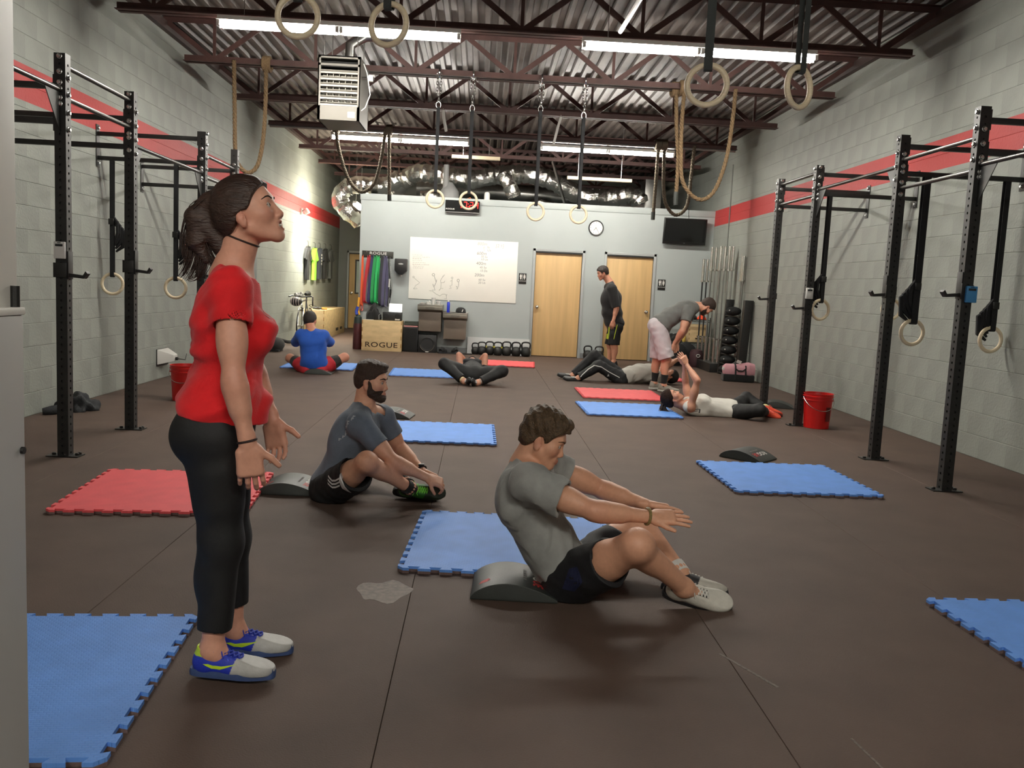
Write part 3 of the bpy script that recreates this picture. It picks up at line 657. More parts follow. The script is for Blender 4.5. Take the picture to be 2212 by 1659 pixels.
# ================================================================ puzzle mats
def puzzle_outline(S=1.0, n=10, d=.026):
    """square with dovetail tabs and sockets along each side"""
    pts = []
    p = S/n; h = S/2
    def side():
        out = []
        for i in range(n):
            c = -h+(i+.5)*p; a, b = p*.20, p*.30
            out += [(c-p/2+.001, 0), (c-a, 0), (c-b, -d), (c+b, -d), (c+a, 0)]
        out.append((h-.001, 0)); return out
    base = side()
    for k in range(4):
        R = Matrix.Rotation(k*PI/2, 2)
        for (x, y) in base:
            v = R @ Vector((x, -h-y*1.0-.026+0*d)); pts.append((v.x, v.y))
    # drop duplicates
    out = []
    for q in pts:
        if not out or (Vector(q)-Vector(out[-1])).length > .0008: out.append(q)
    return out
def puzzle_mesh(z0, z1, name, mt, tex=False):
    bm = bmesh.new(); o = puzzle_outline()
    f = bm.faces.new([bm.verts.new((x, y, z1)) for x, y in o])
    g = bmesh.ops.extrude_face_region(bm, geom=[f]); vs = [v for v in g['geom'] if isinstance(v, bmesh.types.BMVert)]
    for v in vs: v.co.z = z0
    bmesh.ops.triangulate(bm, faces=[q for q in bm.faces if len(q.verts) > 4])
    bmesh.ops.recalc_face_normals(bm, faces=bm.faces)
    me = bpy.data.meshes.new(name); bm.to_mesh(me); bm.free(); me.materials.append(mt); return me
def weave(M, s=42):
    """fine basket relief pressed into the foam"""
    nt = M.node_tree; N = nt.nodes; L = nt.links
    tc = N.new('ShaderNodeTexCoord'); br = N.new('ShaderNodeTexBrick'); br.inputs['Scale'].default_value = s*.5; br.inputs['Mortar Size'].default_value = .06; br.inputs['Mortar Smooth'].default_value = .6
    br.inputs['Color1'].default_value = (1, 1, 1, 1); br.inputs['Color2'].default_value = (.8, .8, .8, 1); br.inputs['Mortar'].default_value = (0, 0, 0, 1)
    L.new(tc.outputs['Object'], br.inputs['Vector']); bp = N.new('ShaderNodeBump'); bp.inputs['Strength'].default_value = .5; bp.inputs['Distance'].default_value = .004
    L.new(br.outputs['Color'], bp.inputs['Height']); L.new(bp.outputs[0], N['Principled BSDF'].inputs['Normal'])
weave(MT['mat_blue']); weave(MT['mat_red'])
_pm = {c: puzzle_mesh(.013, .026, 'foam_top', MT['mat_'+c]) for c in ('blue', 'red')}
_pu = puzzle_mesh(0.0005, .013, 'foam_underside', MT['mat_under'])
def puzzle_mat(x, y, th, c, label, z=0):
    r = thing('puzzle_mat', label, 'floor mat', (x, y, z), 'interlocking foam mats on the floor'); r.rotation_euler = (0, 0, th)
    for me, n in ((_pm[c], 'foam_top'), (_pu, 'foam_underside')):
        o = bpy.data.objects.new(n, me); COL.objects.link(o); o.parent = r
for a in ((-1.51, 2.71, .077, 'blue', 'nearest blue puzzle mat, at the feet of the woman in red'),
          (-1.81, 5.23, .084, 'red', 'red puzzle mat behind the woman in red'),
          (.22, 4.41, -.048, 'blue', 'blue puzzle mat behind the man doing a sit-up'),
          (2.31, 6.31, .02, 'blue', 'blue puzzle mat lying before the two nearest right uprights'),
          (2.60, 3.24, .03, 'blue', 'blue puzzle mat cut off by the right edge of the view'),
          (-.34, 7.70, .005, 'blue', 'blue puzzle mat just behind the bearded man'),
          (-.74, 12.82, .03, 'blue', 'blue puzzle mat left of the person lying with knees apart'),
          (.46, 15.05, -.06, 'red', 'red puzzle mat in front of the kettlebell row'),
          (1.85, 11.22, 0, 'red', 'red puzzle mat next to the bending man'),
          (1.71, 9.74, .02, 'blue', 'blue puzzle mat under the ponytail of the lying woman'),
          (-2.36, 13.25, .03, 'blue', 'blue puzzle mat in front of the man in the blue shirt'),
          (2.70, 13.75, .02, 'red', 'red puzzle mat half hidden behind the legs of the bending man')):
    puzzle_mat(*a)

# ================================================================ sit-up pads
def ab_mat(x, y, th, label, group='black sit-up pads', print_='wide'):
    r = thing('sit_up_pad', label, 'exercise pad', (x, y, 0), group); r.rotation_euler = (0, 0, th)
    Lx, W = .375, .31; n = 22; top = []
    for i in range(n+1):
        t = i/n; z = .012+.066*(math.sin(PI*t**.8)**.85) if 0 < t < 1 else .012
        top.append((-Lx/2+Lx*t, z))
    prof = [(-Lx/2, .001)]+top+[(Lx/2, .001)]
    mb = MB().prism([(a, -W/2, b) for a, b in prof], (0, 0, 0), (0, W, 0))
    o = obj('foam_body', mb, MT['foam_black'], None, bevel=.005, ang=30); o.parent = r
    if print_:
        def zt_(xx):
            t = min(max((xx+Lx/2)/Lx, .001), .999); return .012+.066*(math.sin(PI*t**.8)**.85)
        def press(me, m_, nm):
            for v in me.vertices: v.co.z = zt_(v.co.x)+.0012
            q = obj(nm, me, m_, None, sm=False); q.parent = r
        for s, m_, sx in (('ROG', MT['white_print'], .035), ('UE', MT['red_print'], -.071)):
            me = text_mesh(s, .062, 0, bold=.0012)
            bm = bmesh.new(); bm.from_mesh(me); bmesh.ops.subdivide_edges(bm, edges=[e for e in bm.edges if e.calc_length() > .01], cuts=3); bm.to_mesh(me); bm.free()
            me.transform(Matrix.Translation((.10, sx*1.0, 0)) @ Matrix.Rotation(-PI/2, 4, 'Z')); press(me, m_, 'lettering')
        mb = MB()
        for k in range(5): mb.box((.045, .055-.028*k, 0), (.014, .02, 0))
        me = mb.mesh('small_print'); press(me, mat('dim_print', '8d8a86', .6), 'small_print')
        mb = MB(); mb.prism([(-.155, -.085, 0), (-.12, -.095, 0), (-.105, -.075, 0), (-.115, -.055, 0), (-.145, -.062, 0)], (0, 0, 0), (0, 0, 0)); press(mb.mesh('emblem'), MT['red_print'], 'emblem')
    return r
ab_mat(.205, 3.74, -.05, 'black sit-up pad behind the back of the man doing a sit-up')
ab_mat(-1.12, 5.42, -.03, 'black sit-up pad behind the bearded man')
ab_mat(-.81, 8.62, -.12, 'black sit-up pad behind the far arm of the bearded man')
ab_mat(2.30, 7.14, -.75, 'black sit-up pad behind the blue mat on the right')
ab_mat(-2.22, 12.30, 0.02, 'black sit-up pad under the man in the blue shirt')
ab_mat(2.18, 13.0, .02, 'black sit-up pad under the back of the man in track pants', print_=None)
ab_mat(3.78, 10.72, -.3, 'black sit-up pad lying beside the last right upright', print_=None)

# ================================================================ buckets
def bucket(x, y, label, rot=0, logo=False):
    r = thing('bucket', label, 'bucket', (x, y, 0), 'red plastic buckets')
    R0, R1, H = .128, .15, .37
    mb = MB(); n = 32
    mb.lathe([(R0, 0.002), (R1, H), (R1+.005, H+.002), (R1+.006, H-.018), (R1, H-.02), (R1+.005, H-.04), (R1+.005, H-.05), (R1-.001, H-.052), (R0+.012, .21), (R1-.008, .33), (R1-.004, H-.002), (R1-.008, H-.004), (R0-.006, .012)], (x, y, 0), n)
    mb = MB(); prof = [(R0, .002), (R0+(R1-R0)*.8, H-.075), (R1+.008, H-.072), (R1+.008, H-.064), (R1-.004, H-.062), (R1-.003, H-.035), (R1+.009, H-.033), (R1+.009, H-.026), (R1, H-.024), (R1+.002, H-.004), (R1+.008, H), (R1-.004, H), (R1-.006, H-.01), (R0-.004, .012)]
    mb.lathe(prof, (x, y, 0), n)
    obj('pail', mb, MT['bucket'], r, ang=35)
    hp = [(x+(R1+.012)*math.cos(a)*1.0, y-(R1+.02)*abs(math.sin(a))*.9-.004, H-.05-.16*math.sin(a)) for a in [PI*i/14 for i in range(15)]]
    hp = [(x+(R1+.010)*math.cos(a), y-(R1+.012)*math.sin(a), H-.045-.13*math.sin(a)) for a in [PI*i/14 for i in range(15)]]
    obj('wire_handle', MB().tube(hp, .003, 6), MT['zinc'], r)
    if logo:
        lg = MB()
        for i in range(8):
            a0, a1 = -1.30+.055*i, -1.30+.055*(i+1)
            lg.add([(x+(R0+.0175)*math.cos(a0), y+(R0+.0175)*math.sin(a0), .085), (x+(R0+.0175)*math.cos(a1), y+(R0+.0175)*math.sin(a1), .085), (x+(R0+.0185)*math.cos(a1), y+(R0+.0185)*math.sin(a1), .235), (x+(R0+.0185)*math.cos(a0), y+(R0+.0185)*math.sin(a0), .235)], [(0, 1, 2, 3)])
        obj('label_print', lg, mat('bucket_print', '6d1413', .6), r)
    return r
bucket(3.63, 9.08, 'red bucket with a dark print beside the right rig', logo=True)
bucket(-3.03, 9.15, 'red bucket behind the woman in red')

# ================================================================ small floor things
def cloth_heap(name, label, cat, c, size, m_, seed, group=None):
    rnd = random.Random(seed); bm = bmesh.new(); bmesh.ops.create_icosphere(bm, subdivisions=4, radius=1)
    ph = [rnd.uniform(0, 6) for _ in range(6)]
    for v in bm.verts:
        x, y, z = v.co; k = 1+.16*math.sin(5*x+ph[0]+2*y)+.12*math.sin(7*y+ph[1]+3*z)+.08*math.sin(11*x+9*y+ph[2])
        v.co = Vector((x*size[0]*k, y*size[1]*k, max(0, (z+.15))*size[2]*k))
    me = bpy.data.meshes.new(name); bm.to_mesh(me); bm.free()
    me.transform(Matrix.Translation(c)); return tag(obj(name, me, m_, ang=180), label, cat, group)
cloth_heap('jacket', 'dark jacket heaped on the floor behind the first left upright', 'clothing', (-3.70, 8.22, 0), (.17, .15, .12), mat('jacket', '26282b', .8, bump=.4, bscale=90), 3)
tag(obj('jacket_sleeve', MB().tube([(-3.74, 8.05, .03), (-3.80, 7.9, .035), (-3.86, 7.86, .03)], [.05, .045, .03], 10), _M['jacket']), 'dark knit cap lying beside the jacket', 'clothing')
# pink duffel
m_pink = mat('duffel_pink', 'c8929a', .8, var=.12, vscale=8, bump=.3, bscale=60)
r = thing('duffel_bag', 'pink and black duffel bag by the right wall', 'bag', (4.19, 13.85, 0))
R = Matrix.Rotation(-.12, 3, 'Z')
def dp(x, y, z): return Vector((4.19, 13.85, 0)) + R @ Vector((x, y, z))
mb = MB(); mb.tube([dp(-.24, 0, .16), dp(-.2, 0, .165), dp(0, 0, .16), dp(.16, 0, .18), dp(.25, 0, .18)], [.08, .115, .12, .135, .11], 18); obj('bag_top', mb, m_pink, r)
obj('bag_bottom', MB().box(dp(0, 0, .06), (.5, .26, .117), R), MT['black_cloth'], r, bevel=.03)
for q in (-.06, .10): obj('strap', MB().tube([dp(q, -.135, .03), dp(q, -.14, .14), dp(q, -.10, .25), dp(q, .0, .292), dp(q, .08, .27)], .014, 6), MT['black_cloth'], r)
obj('handle', MB().tube([dp(-.06, -.13, .21), dp(-.02, -.15, .18), dp(.05, -.15, .18), dp(.10, -.13, .22)], .011, 6), MT['black_cloth'], r)
obj('luggage_tag', MB().box(dp(.0, -.03, .315), (.075, .01, .05), (0.4, .3, 0)), MT['white_plastic'], r)
obj('end_patch', MB().box(dp(-.245, -.06, .2), (.03, .06, .05), R), MT['white_print'], r, bevel=.01)
# black gym bag behind the woman
r = thing('gym_bag', 'black bag with a strap on the floor at the left wall', 'bag', (-3.62, 15.7, 0))
mb = MB().sphere((-3.62, 15.7, .12), (.16, .24, .13), 18, 10); obj('bag_body', mb, MT['black_cloth'], r)
obj('strap', MB().tube([(-3.55, 15.75, .2), (-3.45, 15.9, .16), (-3.42, 16.2, .14), (-3.5, 16.3, .13)], .03, 8), MT['black_cloth'], r)
obj('bag_base', MB().box((-3.62, 15.7, .02), (.2, .36, .038)), MT['black_cloth'], r, bevel=.012)
# wall sounder
r = thing('wall_sounder', 'white sloped plastic box with a cable low on the left wall', 'wall box', (XL, 10.95, .2))
yw, zw = 10.98, .27
obj('housing', MB().add([(XL+.005, yw-.19, zw-.09), (XL+.005, yw+.19, zw-.09), (XL+.005, yw+.19, zw+.10), (XL+.005, yw-.19, zw+.10), (XL+.17, yw-.07, zw-.05), (XL+.17, yw+.07, zw-.05), (XL+.17, yw+.07, zw+.03), (XL+.17, yw-.07, zw+.03)],
   [(0, 3, 2, 1), (4, 5, 6, 7), (0, 1, 5, 4), (1, 2, 6, 5), (2, 3, 7, 6), (3, 0, 4, 7)]), MT['white_plastic'], r, bevel=.01)
obj('plug', MB().cyl((XL+.17, yw, zw-.02), (XL+.20, yw, zw-.02), .02, 10), MT['black_plastic'], r)
obj('cable', MB().tube([(XL+.2, yw, zw-.02), (XL+.19, yw+.3, zw-.06), (XL+.04, yw+.8, zw-.03)], .006, 6), MT['black_plastic'], r)
obj('gasket', MB().box2((XL+.004, yw-.20, zw-.11), (XL+.012, yw+.19, zw+.10)), MT['black_plastic'], r)
# white post at the left edge of the view
pw = mat('post_white', 'd6d4cd', .4); px = -.62
p1 = struct(obj('trim_4', MB().box2((-.95, 1.06, 0), (px, 1.20, ZD)), pw, bevel=.004), 'white post at the left edge of the view')
p2 = struct(thing('trim_5', 'grey metal cover with a cap along the foot of the white post', None, (-.7, 1.15, 0)))
obj('cover_panel', MB().box2((px+.0005, 1.0, 0), (px+.012, 1.19, 1.262)), mat('post_grey', 'b0b0ae', .38, .1), p2, bevel=.003)
obj('cap', MB().box2((px+.0005, .98, 1.262), (px+.014, 1.192, 1.272)), pw, p2, bevel=.002)
obj('hinge', MB().cyl((px+.004, 1.185, 1.27), (px+.004, 1.185, 1.30), .006, 8), MT['steel_black'], p2)
obj('screw', MB().cyl((px+.012, 1.18, 1.08), (px+.016, 1.18, 1.08), .005, 8), MT['steel_black'], p2)
# ================================================================ things along the back partition
def stencil_word(size, depth=.002):
    """ROGUE in squared stencil letters, centred, in x/y"""
    me = text_mesh('ROGUE', size, depth, bold=size*.012, spacing=1.08)
    me.transform(Matrix.Diagonal((1.32, 1, 1, 1)))
    return me
yb = YB-.0145
# whiteboard
m_board = mat('board_white', 'f4f2e8', .22, var=.03, vscale=2)
r = thing('whiteboard', 'white dry-erase board with faint workout notes on the partition', 'whiteboard', (-.36, YB, 1.02))
bx0, bx1, bz0, bz1 = -1.41, .69, 1.02, 2.21
obj('board', MB().box2((bx0, YB-.012, bz0), (bx1, YB-.0005, bz1)), m_board, r, bevel=.002)
ink = {k: mat('ink_'+k, c, .6) for k, c in (('grey', '8f8e88'), ('dark', '55544f'), ('pale', 'b9b7ae'), ('red', 'a88f88'))}
def bpos(u, v): # crop pixels of the board picture (2212 wide, board 45..2020 x 95..1300)
    fu = (u-(62-(v-95)*.0327))/(1978); x = bx0+fu*(bx1-bx0)
    v0 = 92+(u-62)*.0546; z = bz1-(v-v0)/1135*(bz1-bz0); return (x, YB-.013, z)
def write(s, u, v, size, k, name='handwriting'):
    me = text_mesh(s, size, .0006, italic=.12, align='LEFT'); x, y, z = bpos(u, v)
    place_mesh(me, (x, y, z), (1, 0, 0), (0, 0, 1)); return obj(name, me, ink[k], r, sm=False)
for s, u, v, z, k in (('800m', 1285, 225, .085, 'pale'), ('0', 1390, 300, .06, 'pale'), ('Su', 1465, 292, .055, 'grey'), ('5', 1395, 345, .05, 'pale'), ('Us', 1468, 347, .06, 'grey'), ('[2:1]', 1620, 265, .085, 'pale'),
                      ('600m', 1275, 400, .085, 'grey'), ('30 Su', 1350, 462, .058, 'grey'), ('10 Us', 1350, 512, .058, 'grey'),
                      ('400m', 1265, 585, .085, 'grey'), ('45 Su', 1330, 660, .06, 'grey'), ('15 Ds', 1335, 722, .06, 'grey'),
                      ('200m', 1235, 800, .085, 'grey'), ('60 Su', 1310, 888, .06, 'grey'), ('20 Us', 1305, 942, .06, 'grey')): write(s, u, v, z, k)
rnd = random.Random(4)
for i, v in enumerate((420, 458, 490, 520, 560, 595, 628, 660)):   # unreadable small lines at the left
    mb = MB(); u = 105+rnd.uniform(-8, 8); end = u+rnd.uniform(150, 310)
    while u < end:
        wd = rnd.uniform(14, 40); n = int(wd/5); pts = [bpos(u+q*5, v+(u-100)*.05+rnd.uniform(-7, 7)) for q in range(n+1)]
        mb.tube(pts, .0028, 4); u += wd+10
    o = obj('handwriting', mb, ink['red' if i % 3 == 2 else 'pale'], r, sm=False)
def stroke(pl, k, w_=.004):
    mb = MB()
    for p in pl: mb.tube([bpos(*q) for q in p], w_, 4)
    obj('stick_figure', mb, ink[k], r, sm=False)
def circ(u, v, a, b): return [(u+a*math.cos(t), v+b*math.sin(t)) for t in [2*PI*i/12 for i in range(13)]]
stroke([circ(120, 830, 15, 16), [(130, 845), (185, 895), (235, 935), (205, 960), (150, 990)], [(120, 1050), (190, 1045), (150, 1005), (120, 1050)]], 'pale')
stroke([circ(485, 790, 22, 24), [(500, 815), (520, 880), (535, 930), (510, 985), (495, 1010), (515, 1075), (465, 1072)], [(535, 930), (545, 880)], [(475, 960), (480, 985), (495, 1010)]], 'grey')
stroke([[(665, 810), (615, 895), (625, 960), (620, 1040), (665, 1045)], [(620, 940), (680, 935), (695, 905)], [(620, 1045), (585, 1085)], [(690, 790), (650, 840)]], 'pale')
stroke([circ(828, 850, 16, 16), [(828, 868), (825, 930), (825, 985), (785, 1000), (815, 1045), (775, 1045)], [(795, 910), (825, 900)]], 'pale')
stroke([circ(940, 900, 20, 26), [(950, 925), (945, 990), (942, 1030), (905, 1000), (935, 1055), (905, 1055)]], 'grey')
stroke([[(410, 1085), (465, 1090), (530, 1145), (605, 1185), (650, 1150), (700, 1150), (725, 1180), (725, 1240), (690, 1235)], [(725, 1180), (735, 1150)]], 'pale')
# restroom signs
def man(cx, cz, s, dress):
    mb = MB(); y = YB-.0095
    hd = [(cx+.0085*s*math.cos(t), y, cz+.048*s+.0085*s*math.sin(t)) for t in [2*PI*i/14 for i in range(14)]]; mb.prism(hd, (0, 0, 0), (0, -.001, 0))
    if dress: bd = [(-.012, .036), (.012, .036), (.022, .004), (.013, .0), (.024, -.022), (.008, -.022), (.008, -.05), (-.008, -.05), (-.008, -.022), (-.024, -.022), (-.013, 0), (-.022, .004)]
    else: bd = [(-.019, .036), (.019, .036), (.021, -.004), (.013, -.004), (.012, -.05), (-.012, -.05), (-.013, -.004), (-.021, -.004)]
    mb.prism([(cx+a*s, y, cz+b*s) for a, b in bd], (0, 0, 0), (0, -.001, 0)); return mb
for (x, z, lab) in ((.805, 1.51, 'black restroom sign left of the first maple door'), (3.55, 1.52, 'black restroom sign right of the second maple door')):
    q = thing('restroom_sign', lab, 'sign', (x, YB, z-.1), 'black restroom signs')
    obj('sign_plate', MB().box2((x-.075, YB-.008, z-.105), (x+.075, YB-.0005, z+.105)), mat('sign_black', '1b1b19', .4), q, bevel=.006)
    obj('figure', man(x-.036, z+.035, 1.0, False), MT['white_print'], q, sm=False); obj('figure', man(x+.036, z+.035, 1.0, True), MT['white_print'], q, sm=False)
    obj('divider', MB().box2((x-.003, YB-.0095, z-.02), (x+.003, YB-.0085, z+.085)), MT['white_print'], q)
    obj('lettering', place_mesh(text_mesh('RESTROOM', .026, .0008), (x, YB-.0092, z-.048), (1, 0, 0), (0, 0, 1)), MT['white_print'], q, sm=False)
    bd = MB()
    for i in range(16): bd.box((x-.045+.006*i, YB-.009, z-.075), (.003, .001, .003))
    obj('braille', bd, mat('braille', '55544f', .5), q, sm=False)
# wall clock
r = thing('wall_clock', 'round white wall clock with a black rim right of the first door', 'clock', (2.19, YB, 2.56))
Ry = Matrix.Rotation(PI/2, 3, 'X')
obj('clock_face', MB().lathe([(.13, 0), (.13, .02)], (2.19, YB-.001, 2.56), 40, Ry), mat('clock_white', 'e8e7e0', .4), r)
obj('clock_rim', MB().lathe([(.148, 0), (.148, .03), (.142, .04), (.13, .036), (.126, .021), (.126, .0)], (2.19, YB-.001, 2.56), 40, Ry), MT['black_plastic'], r)
mk = MB()
for i in range(12):
    a = i*PI/6; R_ = Matrix.Rotation(-a, 3, 'Y'); mk.box(Vector((2.19, YB-.022, 2.56))+R_ @ Vector((0, 0, .105)), (.006, .001, .02), Matrix.Rotation(a, 3, 'Y'))
obj('hour_mark', mk, MT['black_plastic'], r)
def hand(a, L, w_): # a: degrees clockwise from 12
    a = math.radians(a); d = Vector((math.sin(a), 0, math.cos(a)))
    obj('clock_hand', MB().box(Vector((2.19, YB-.025, 2.56))+d*L*.4, (w_, .002, L), Matrix.Rotation(a, 3, 'Y')), MT['black_plastic'], r)
hand(222, .075, .008); hand(148, .105, .006); hand(-20, .06, .003)
# flat screen
r = thing('flat_screen', 'black flat screen on the partition near the right corner', 'screen', (3.91, YB, 2.3))
Rt = Matrix.Rotation(.10, 3, 'X')
def tv(x, y, z): return Vector((3.91, YB-.13, 2.57)) + Rt @ Vector((x, y, z))
obj('bezel', MB().box(tv(0, 0, 0), (.84, .055, .50), Rt), mat('tv_black', '171717', .3), r, bevel=.008)
obj('panel', MB().box(tv(0, -.0285, .018), (.79, .002, .43), Rt), mat('tv_panel', '0c0d0e', .12), r)
obj('maker_mark', MB().box(tv(0, -.0285, -.225), (.03, .002, .01), Rt), mat('tv_mark', '6b6b6b', .4), r)
obj('wall_mount', MB().box2((3.75, YB-.10, 2.48), (4.07, YB-.001, 2.66)), MT['steel_black'], r)
obj('power_cable', MB().tube([(4.0, YB-.03, 2.8), (3.99, YB-.012, 2.9), (3.985, YB-.02, zt+.03), (3.98, YB+.1, zt+.05)], .005, 6), MT['black_plastic'], r)
# red timer
r = thing('interval_timer', 'black interval timer with red digits under the partition cap', 'timer', (-.425, YB, 2.73))
tx0, tx1, tz0, tz1 = -.755, -.095, 2.725, 2.945
obj('case', MB().box2((tx0, YB-.09, tz0), (tx1, YB-.015, tz1)), mat('timer_case', '0d0d0c', .7, spec=.15), r, bevel=.004)
obj('sill', MB().box2((tx0, YB-.1, tz0-.012), (tx1+.01, YB-.015, tz0-.001)), mat('timer_sill', '8f8f8c', .4), r)
m_led = mat('led_red', 'ff1a14', .4, emit=5); m_off = mat('led_off', '2a0d0b', .4)
def seg7(ch, x, z, w_, h):
    S = {'0': 'abcdef', '1': 'bc', '2': 'abged', '4': 'fgbc', '7': 'abc'}[ch]; t = .010; mb = MB(); y = YB-.092
    P = {'a': ((0, h/2), (w_, t)), 'g': ((0, 0), (w_, t)), 'd': ((0, -h/2), (w_, t)), 'f': ((-w_/2, h/4), (t, h/2)), 'b': ((w_/2, h/4), (t, h/2)), 'e': ((-w_/2, -h/4), (t, h/2)), 'c': ((w_/2, -h/4), (t, h/2))}
    for s in S:
        (a, b), (c, d) = P[s]; sh = .08*b; mb.box((x+a+sh, y, z+b), (c*.92, .003, d*.9))
    return obj('led_digit', mb, m_led, r, sm=False)
for ch, x in zip('1724', (-.475, -.375, -.255, -.155)): seg7(ch, x, 2.86, .058, .115)
obj('led_colon', MB().box((-.312, YB-.092, 2.885), (.011, .003, .011)).box((-.314, YB-.092, 2.835), (.011, .003, .011)), m_led, r)
me = stencil_word(.036); obj('lettering', place_mesh(me, (-.66, YB-.0915, 2.775), (1, 0, 0), (0, 0, 1)), MT['white_print'], r, sm=False)
# towel dispenser
r = thing('towel_dispenser', 'black paper towel dispenser left of the whiteboard', 'dispenser', (-1.56, YB, 1.44))
obj('housing', MB().prism([(-1.68, YB-.001, 1.78), (-1.68, YB-.001, 1.55), (-1.60, YB-.001, 1.47), (-1.53, YB-.001, 1.47), (-1.44, YB-.001, 1.55), (-1.44, YB-.001, 1.78)], (0, 0, 0), (0, -.2, 0)), MT['black_plastic'], r, bevel=.018)
obj('badge', MB().sphere((-1.56, YB-.202, 1.675), (.05, .004, .016), 16, 8), mat('badge_grey', 'a5a5a2', .4), r)
obj('paper_tip', MB().sphere((-1.555, YB-.1, 1.455), (.02, .02, .022), 10, 8), MT['white_plastic'], r)
# band rack
r = thing('band_rack', 'black steel band rack with a white word on the partition', 'rack', (-2.02, YB, 1.8))
obj('back_plate', MB().box2((-2.33, YB-.012, 1.775), (-1.725, YB-.001, 1.905)), mat('rack_olive', '2f2e28', .4, .2), r, bevel=.003)
obj('lettering', place_mesh(stencil_word(.072), (-2.02, YB-.0135, 1.86), (1, 0, 0), (0, 0, 1)), MT['white_print'], r, sm=False)
pegs = [-2.30, -2.185, -2.115, -2.06, -2.0, -1.925, -1.86, -1.76]
for x in pegs: obj('peg', MB().tube([(x, YB-.012, 1.79), (x, YB-.17, 1.80), (x, YB-.18, 1.82)], .008, 8), MT['steel_black'], r)
for q in (-2.24, -1.82): obj('bolt', MB().cyl((q, YB-.012, 1.885), (q, YB-.018, 1.885), .008, 10), MT['zinc'], r)
def band(x, col, w_, L, sp, label, z0=1.815, y=YB-.10, skew=0):
    """closed flat rubber loop hung over a peg: front and back strands drift apart, then meet in the lower bend"""
    M = mat('band_'+col, col, .5); mb = MB(); loop = []
    for i in range(9): a = PI*i/8; loop.append((x, y-.012*math.cos(a), z0-.012+.012*math.sin(a)))
    m_ = 12
    for j in range(1, m_+1): t = j/m_; loop.append((x+sp*math.sin(PI*t*.6)+skew*t, y+.012+.02*t, z0-.012-L*t))
    for k in range(1, 8): a = PI*k/8; loop.append((x+sp*math.cos(a)*math.sin(PI*.6)+skew, y+.032-.03*(1-math.cos(a)), z0-.012-L-.045*math.sin(a)))
    for j in range(m_, 0, -1): t = j/m_; loop.append((x-sp*math.sin(PI*t*.6)+skew*t, y-.012-.02*t, z0-.012-L*t))
    k = len(loop); vs = []
    for i, p in enumerate(loop):
        a, b = Vector(loop[i-1]), Vector(loop[(i+1) % k]); t = (b-a).normalized(); wd = (Vector((1, 0, 0))-t*t.x).normalized()*w_*.5; nn = t.cross(wd).normalized()*.002; p = Vector(p)
        vs += [p-wd+nn, p+wd+nn, p+wd-nn, p-wd-nn]
    fs = [(i*4+j, i*4+(j+1) % 4, ((i+1) % k)*4+(j+1) % 4, ((i+1) % k)*4+j) for i in range(k) for j in range(4)]
    return tag(obj('resistance_band', mb.add(vs, fs), M, ang=60), label, 'exercise band', 'rubber bands on the rack')
band(-2.30, 'c9625c', .02, 1.02, .018, 'pale red band at the left end of the rack')
band(-2.30, 'd9572a', .03, .92, .008, 'orange band hanging inside the leftmost pale red band', y=YB-.13)
band(-2.185, 'a8232c', .055, .86, .05, 'wide dark red band, third from the left of the rack', skew=-.02)
band(-2.115, '2f2f55', .06, .88, .035, 'navy band behind the green ones', skew=-.02, y=YB-.08)
band(-2.06, '1f8f4a', .06, .86, .045, 'wide green band, left one of the green pair')
band(-2.0, '23a757', .045, .86, .04, 'bright green band, right one of the green pair', y=YB-.13)
band(-1.925, '24252b', .06, .9, .03, 'black band right of the green pair')
band(-1.86, '4a4762', .06, .92, .04, 'grey violet band near the right end of the rack', skew=.0)
# jump ropes at the right end
for k, (x, L, l) in enumerate(((-1.775, .95, 'black jump rope with a white handle on the last peg'), (-1.745, .8, 'thin wire jump rope on the last peg'))):
    q = thing('jump_rope', l, 'rope', (x, YB-.1, 1.8), 'jump ropes on the rack'); y = YB-.09-.05*k
    pts = [(x-.03+.02*math.sin(t*3), y, 1.80-L*t) for t in [i/10 for i in range(11)]]+[(x+.03*math.sin(t*5), y-.01, 1.80-L+L*t) for t in [i/10 for i in range(11)]]
    obj('cord', MB().tube(pts, .007 if k == 0 else .004, 6), MT['black_plastic'] if k == 0 else MT['zinc'], q)
    obj('grip', MB().cyl((x, y-.02, 1.38-.2*k), (x-.005, y-.02, 1.22-.2*k), .016, 8), MT['black_plastic'] if k else MT['white_plastic'], q)
# dark bundle at the corner: bands on the end face
r = thing('punch_tube', 'dark red padded tube standing at the end of the partition', 'pad', (-2.36, 17.02, 0))
obj('tube_body', MB().lathe([(.085, 0.001), (.09, .03), (.088, .45), (.08, .5), (.02, .505)], (-2.345, 16.98, 0), 18), mat('maroon', '4a1a1e', .5, var=.2, vscale=12), r)
obj('tube_top', MB().lathe([(.078, .5), (.07, .62), (.03, .66)], (-2.345, 16.98, 0), 16), mat('tube_dark', '23302c', .6), r)
tag(obj('resistance_band', MB().tube([(-2.345, 17.05, 1.0), (-2.36, 17.02, .8), (-2.33, 17.0, .66)], .022, 6), mat('band_yellow', 'd79a2b', .5)), 'yellow band end hanging below the red one', 'exercise band', 'rubber bands on the rack')
tag(obj('resistance_band', MB().tube([(-2.355, 16.96, .82), (-2.38, 16.95, .72), (-2.36, 16.93, .665)], .03, 6), mat('band_blue', '2a3fa0', .5)), 'blue band end resting on the dark red tube', 'exercise band', 'rubber bands on the rack')
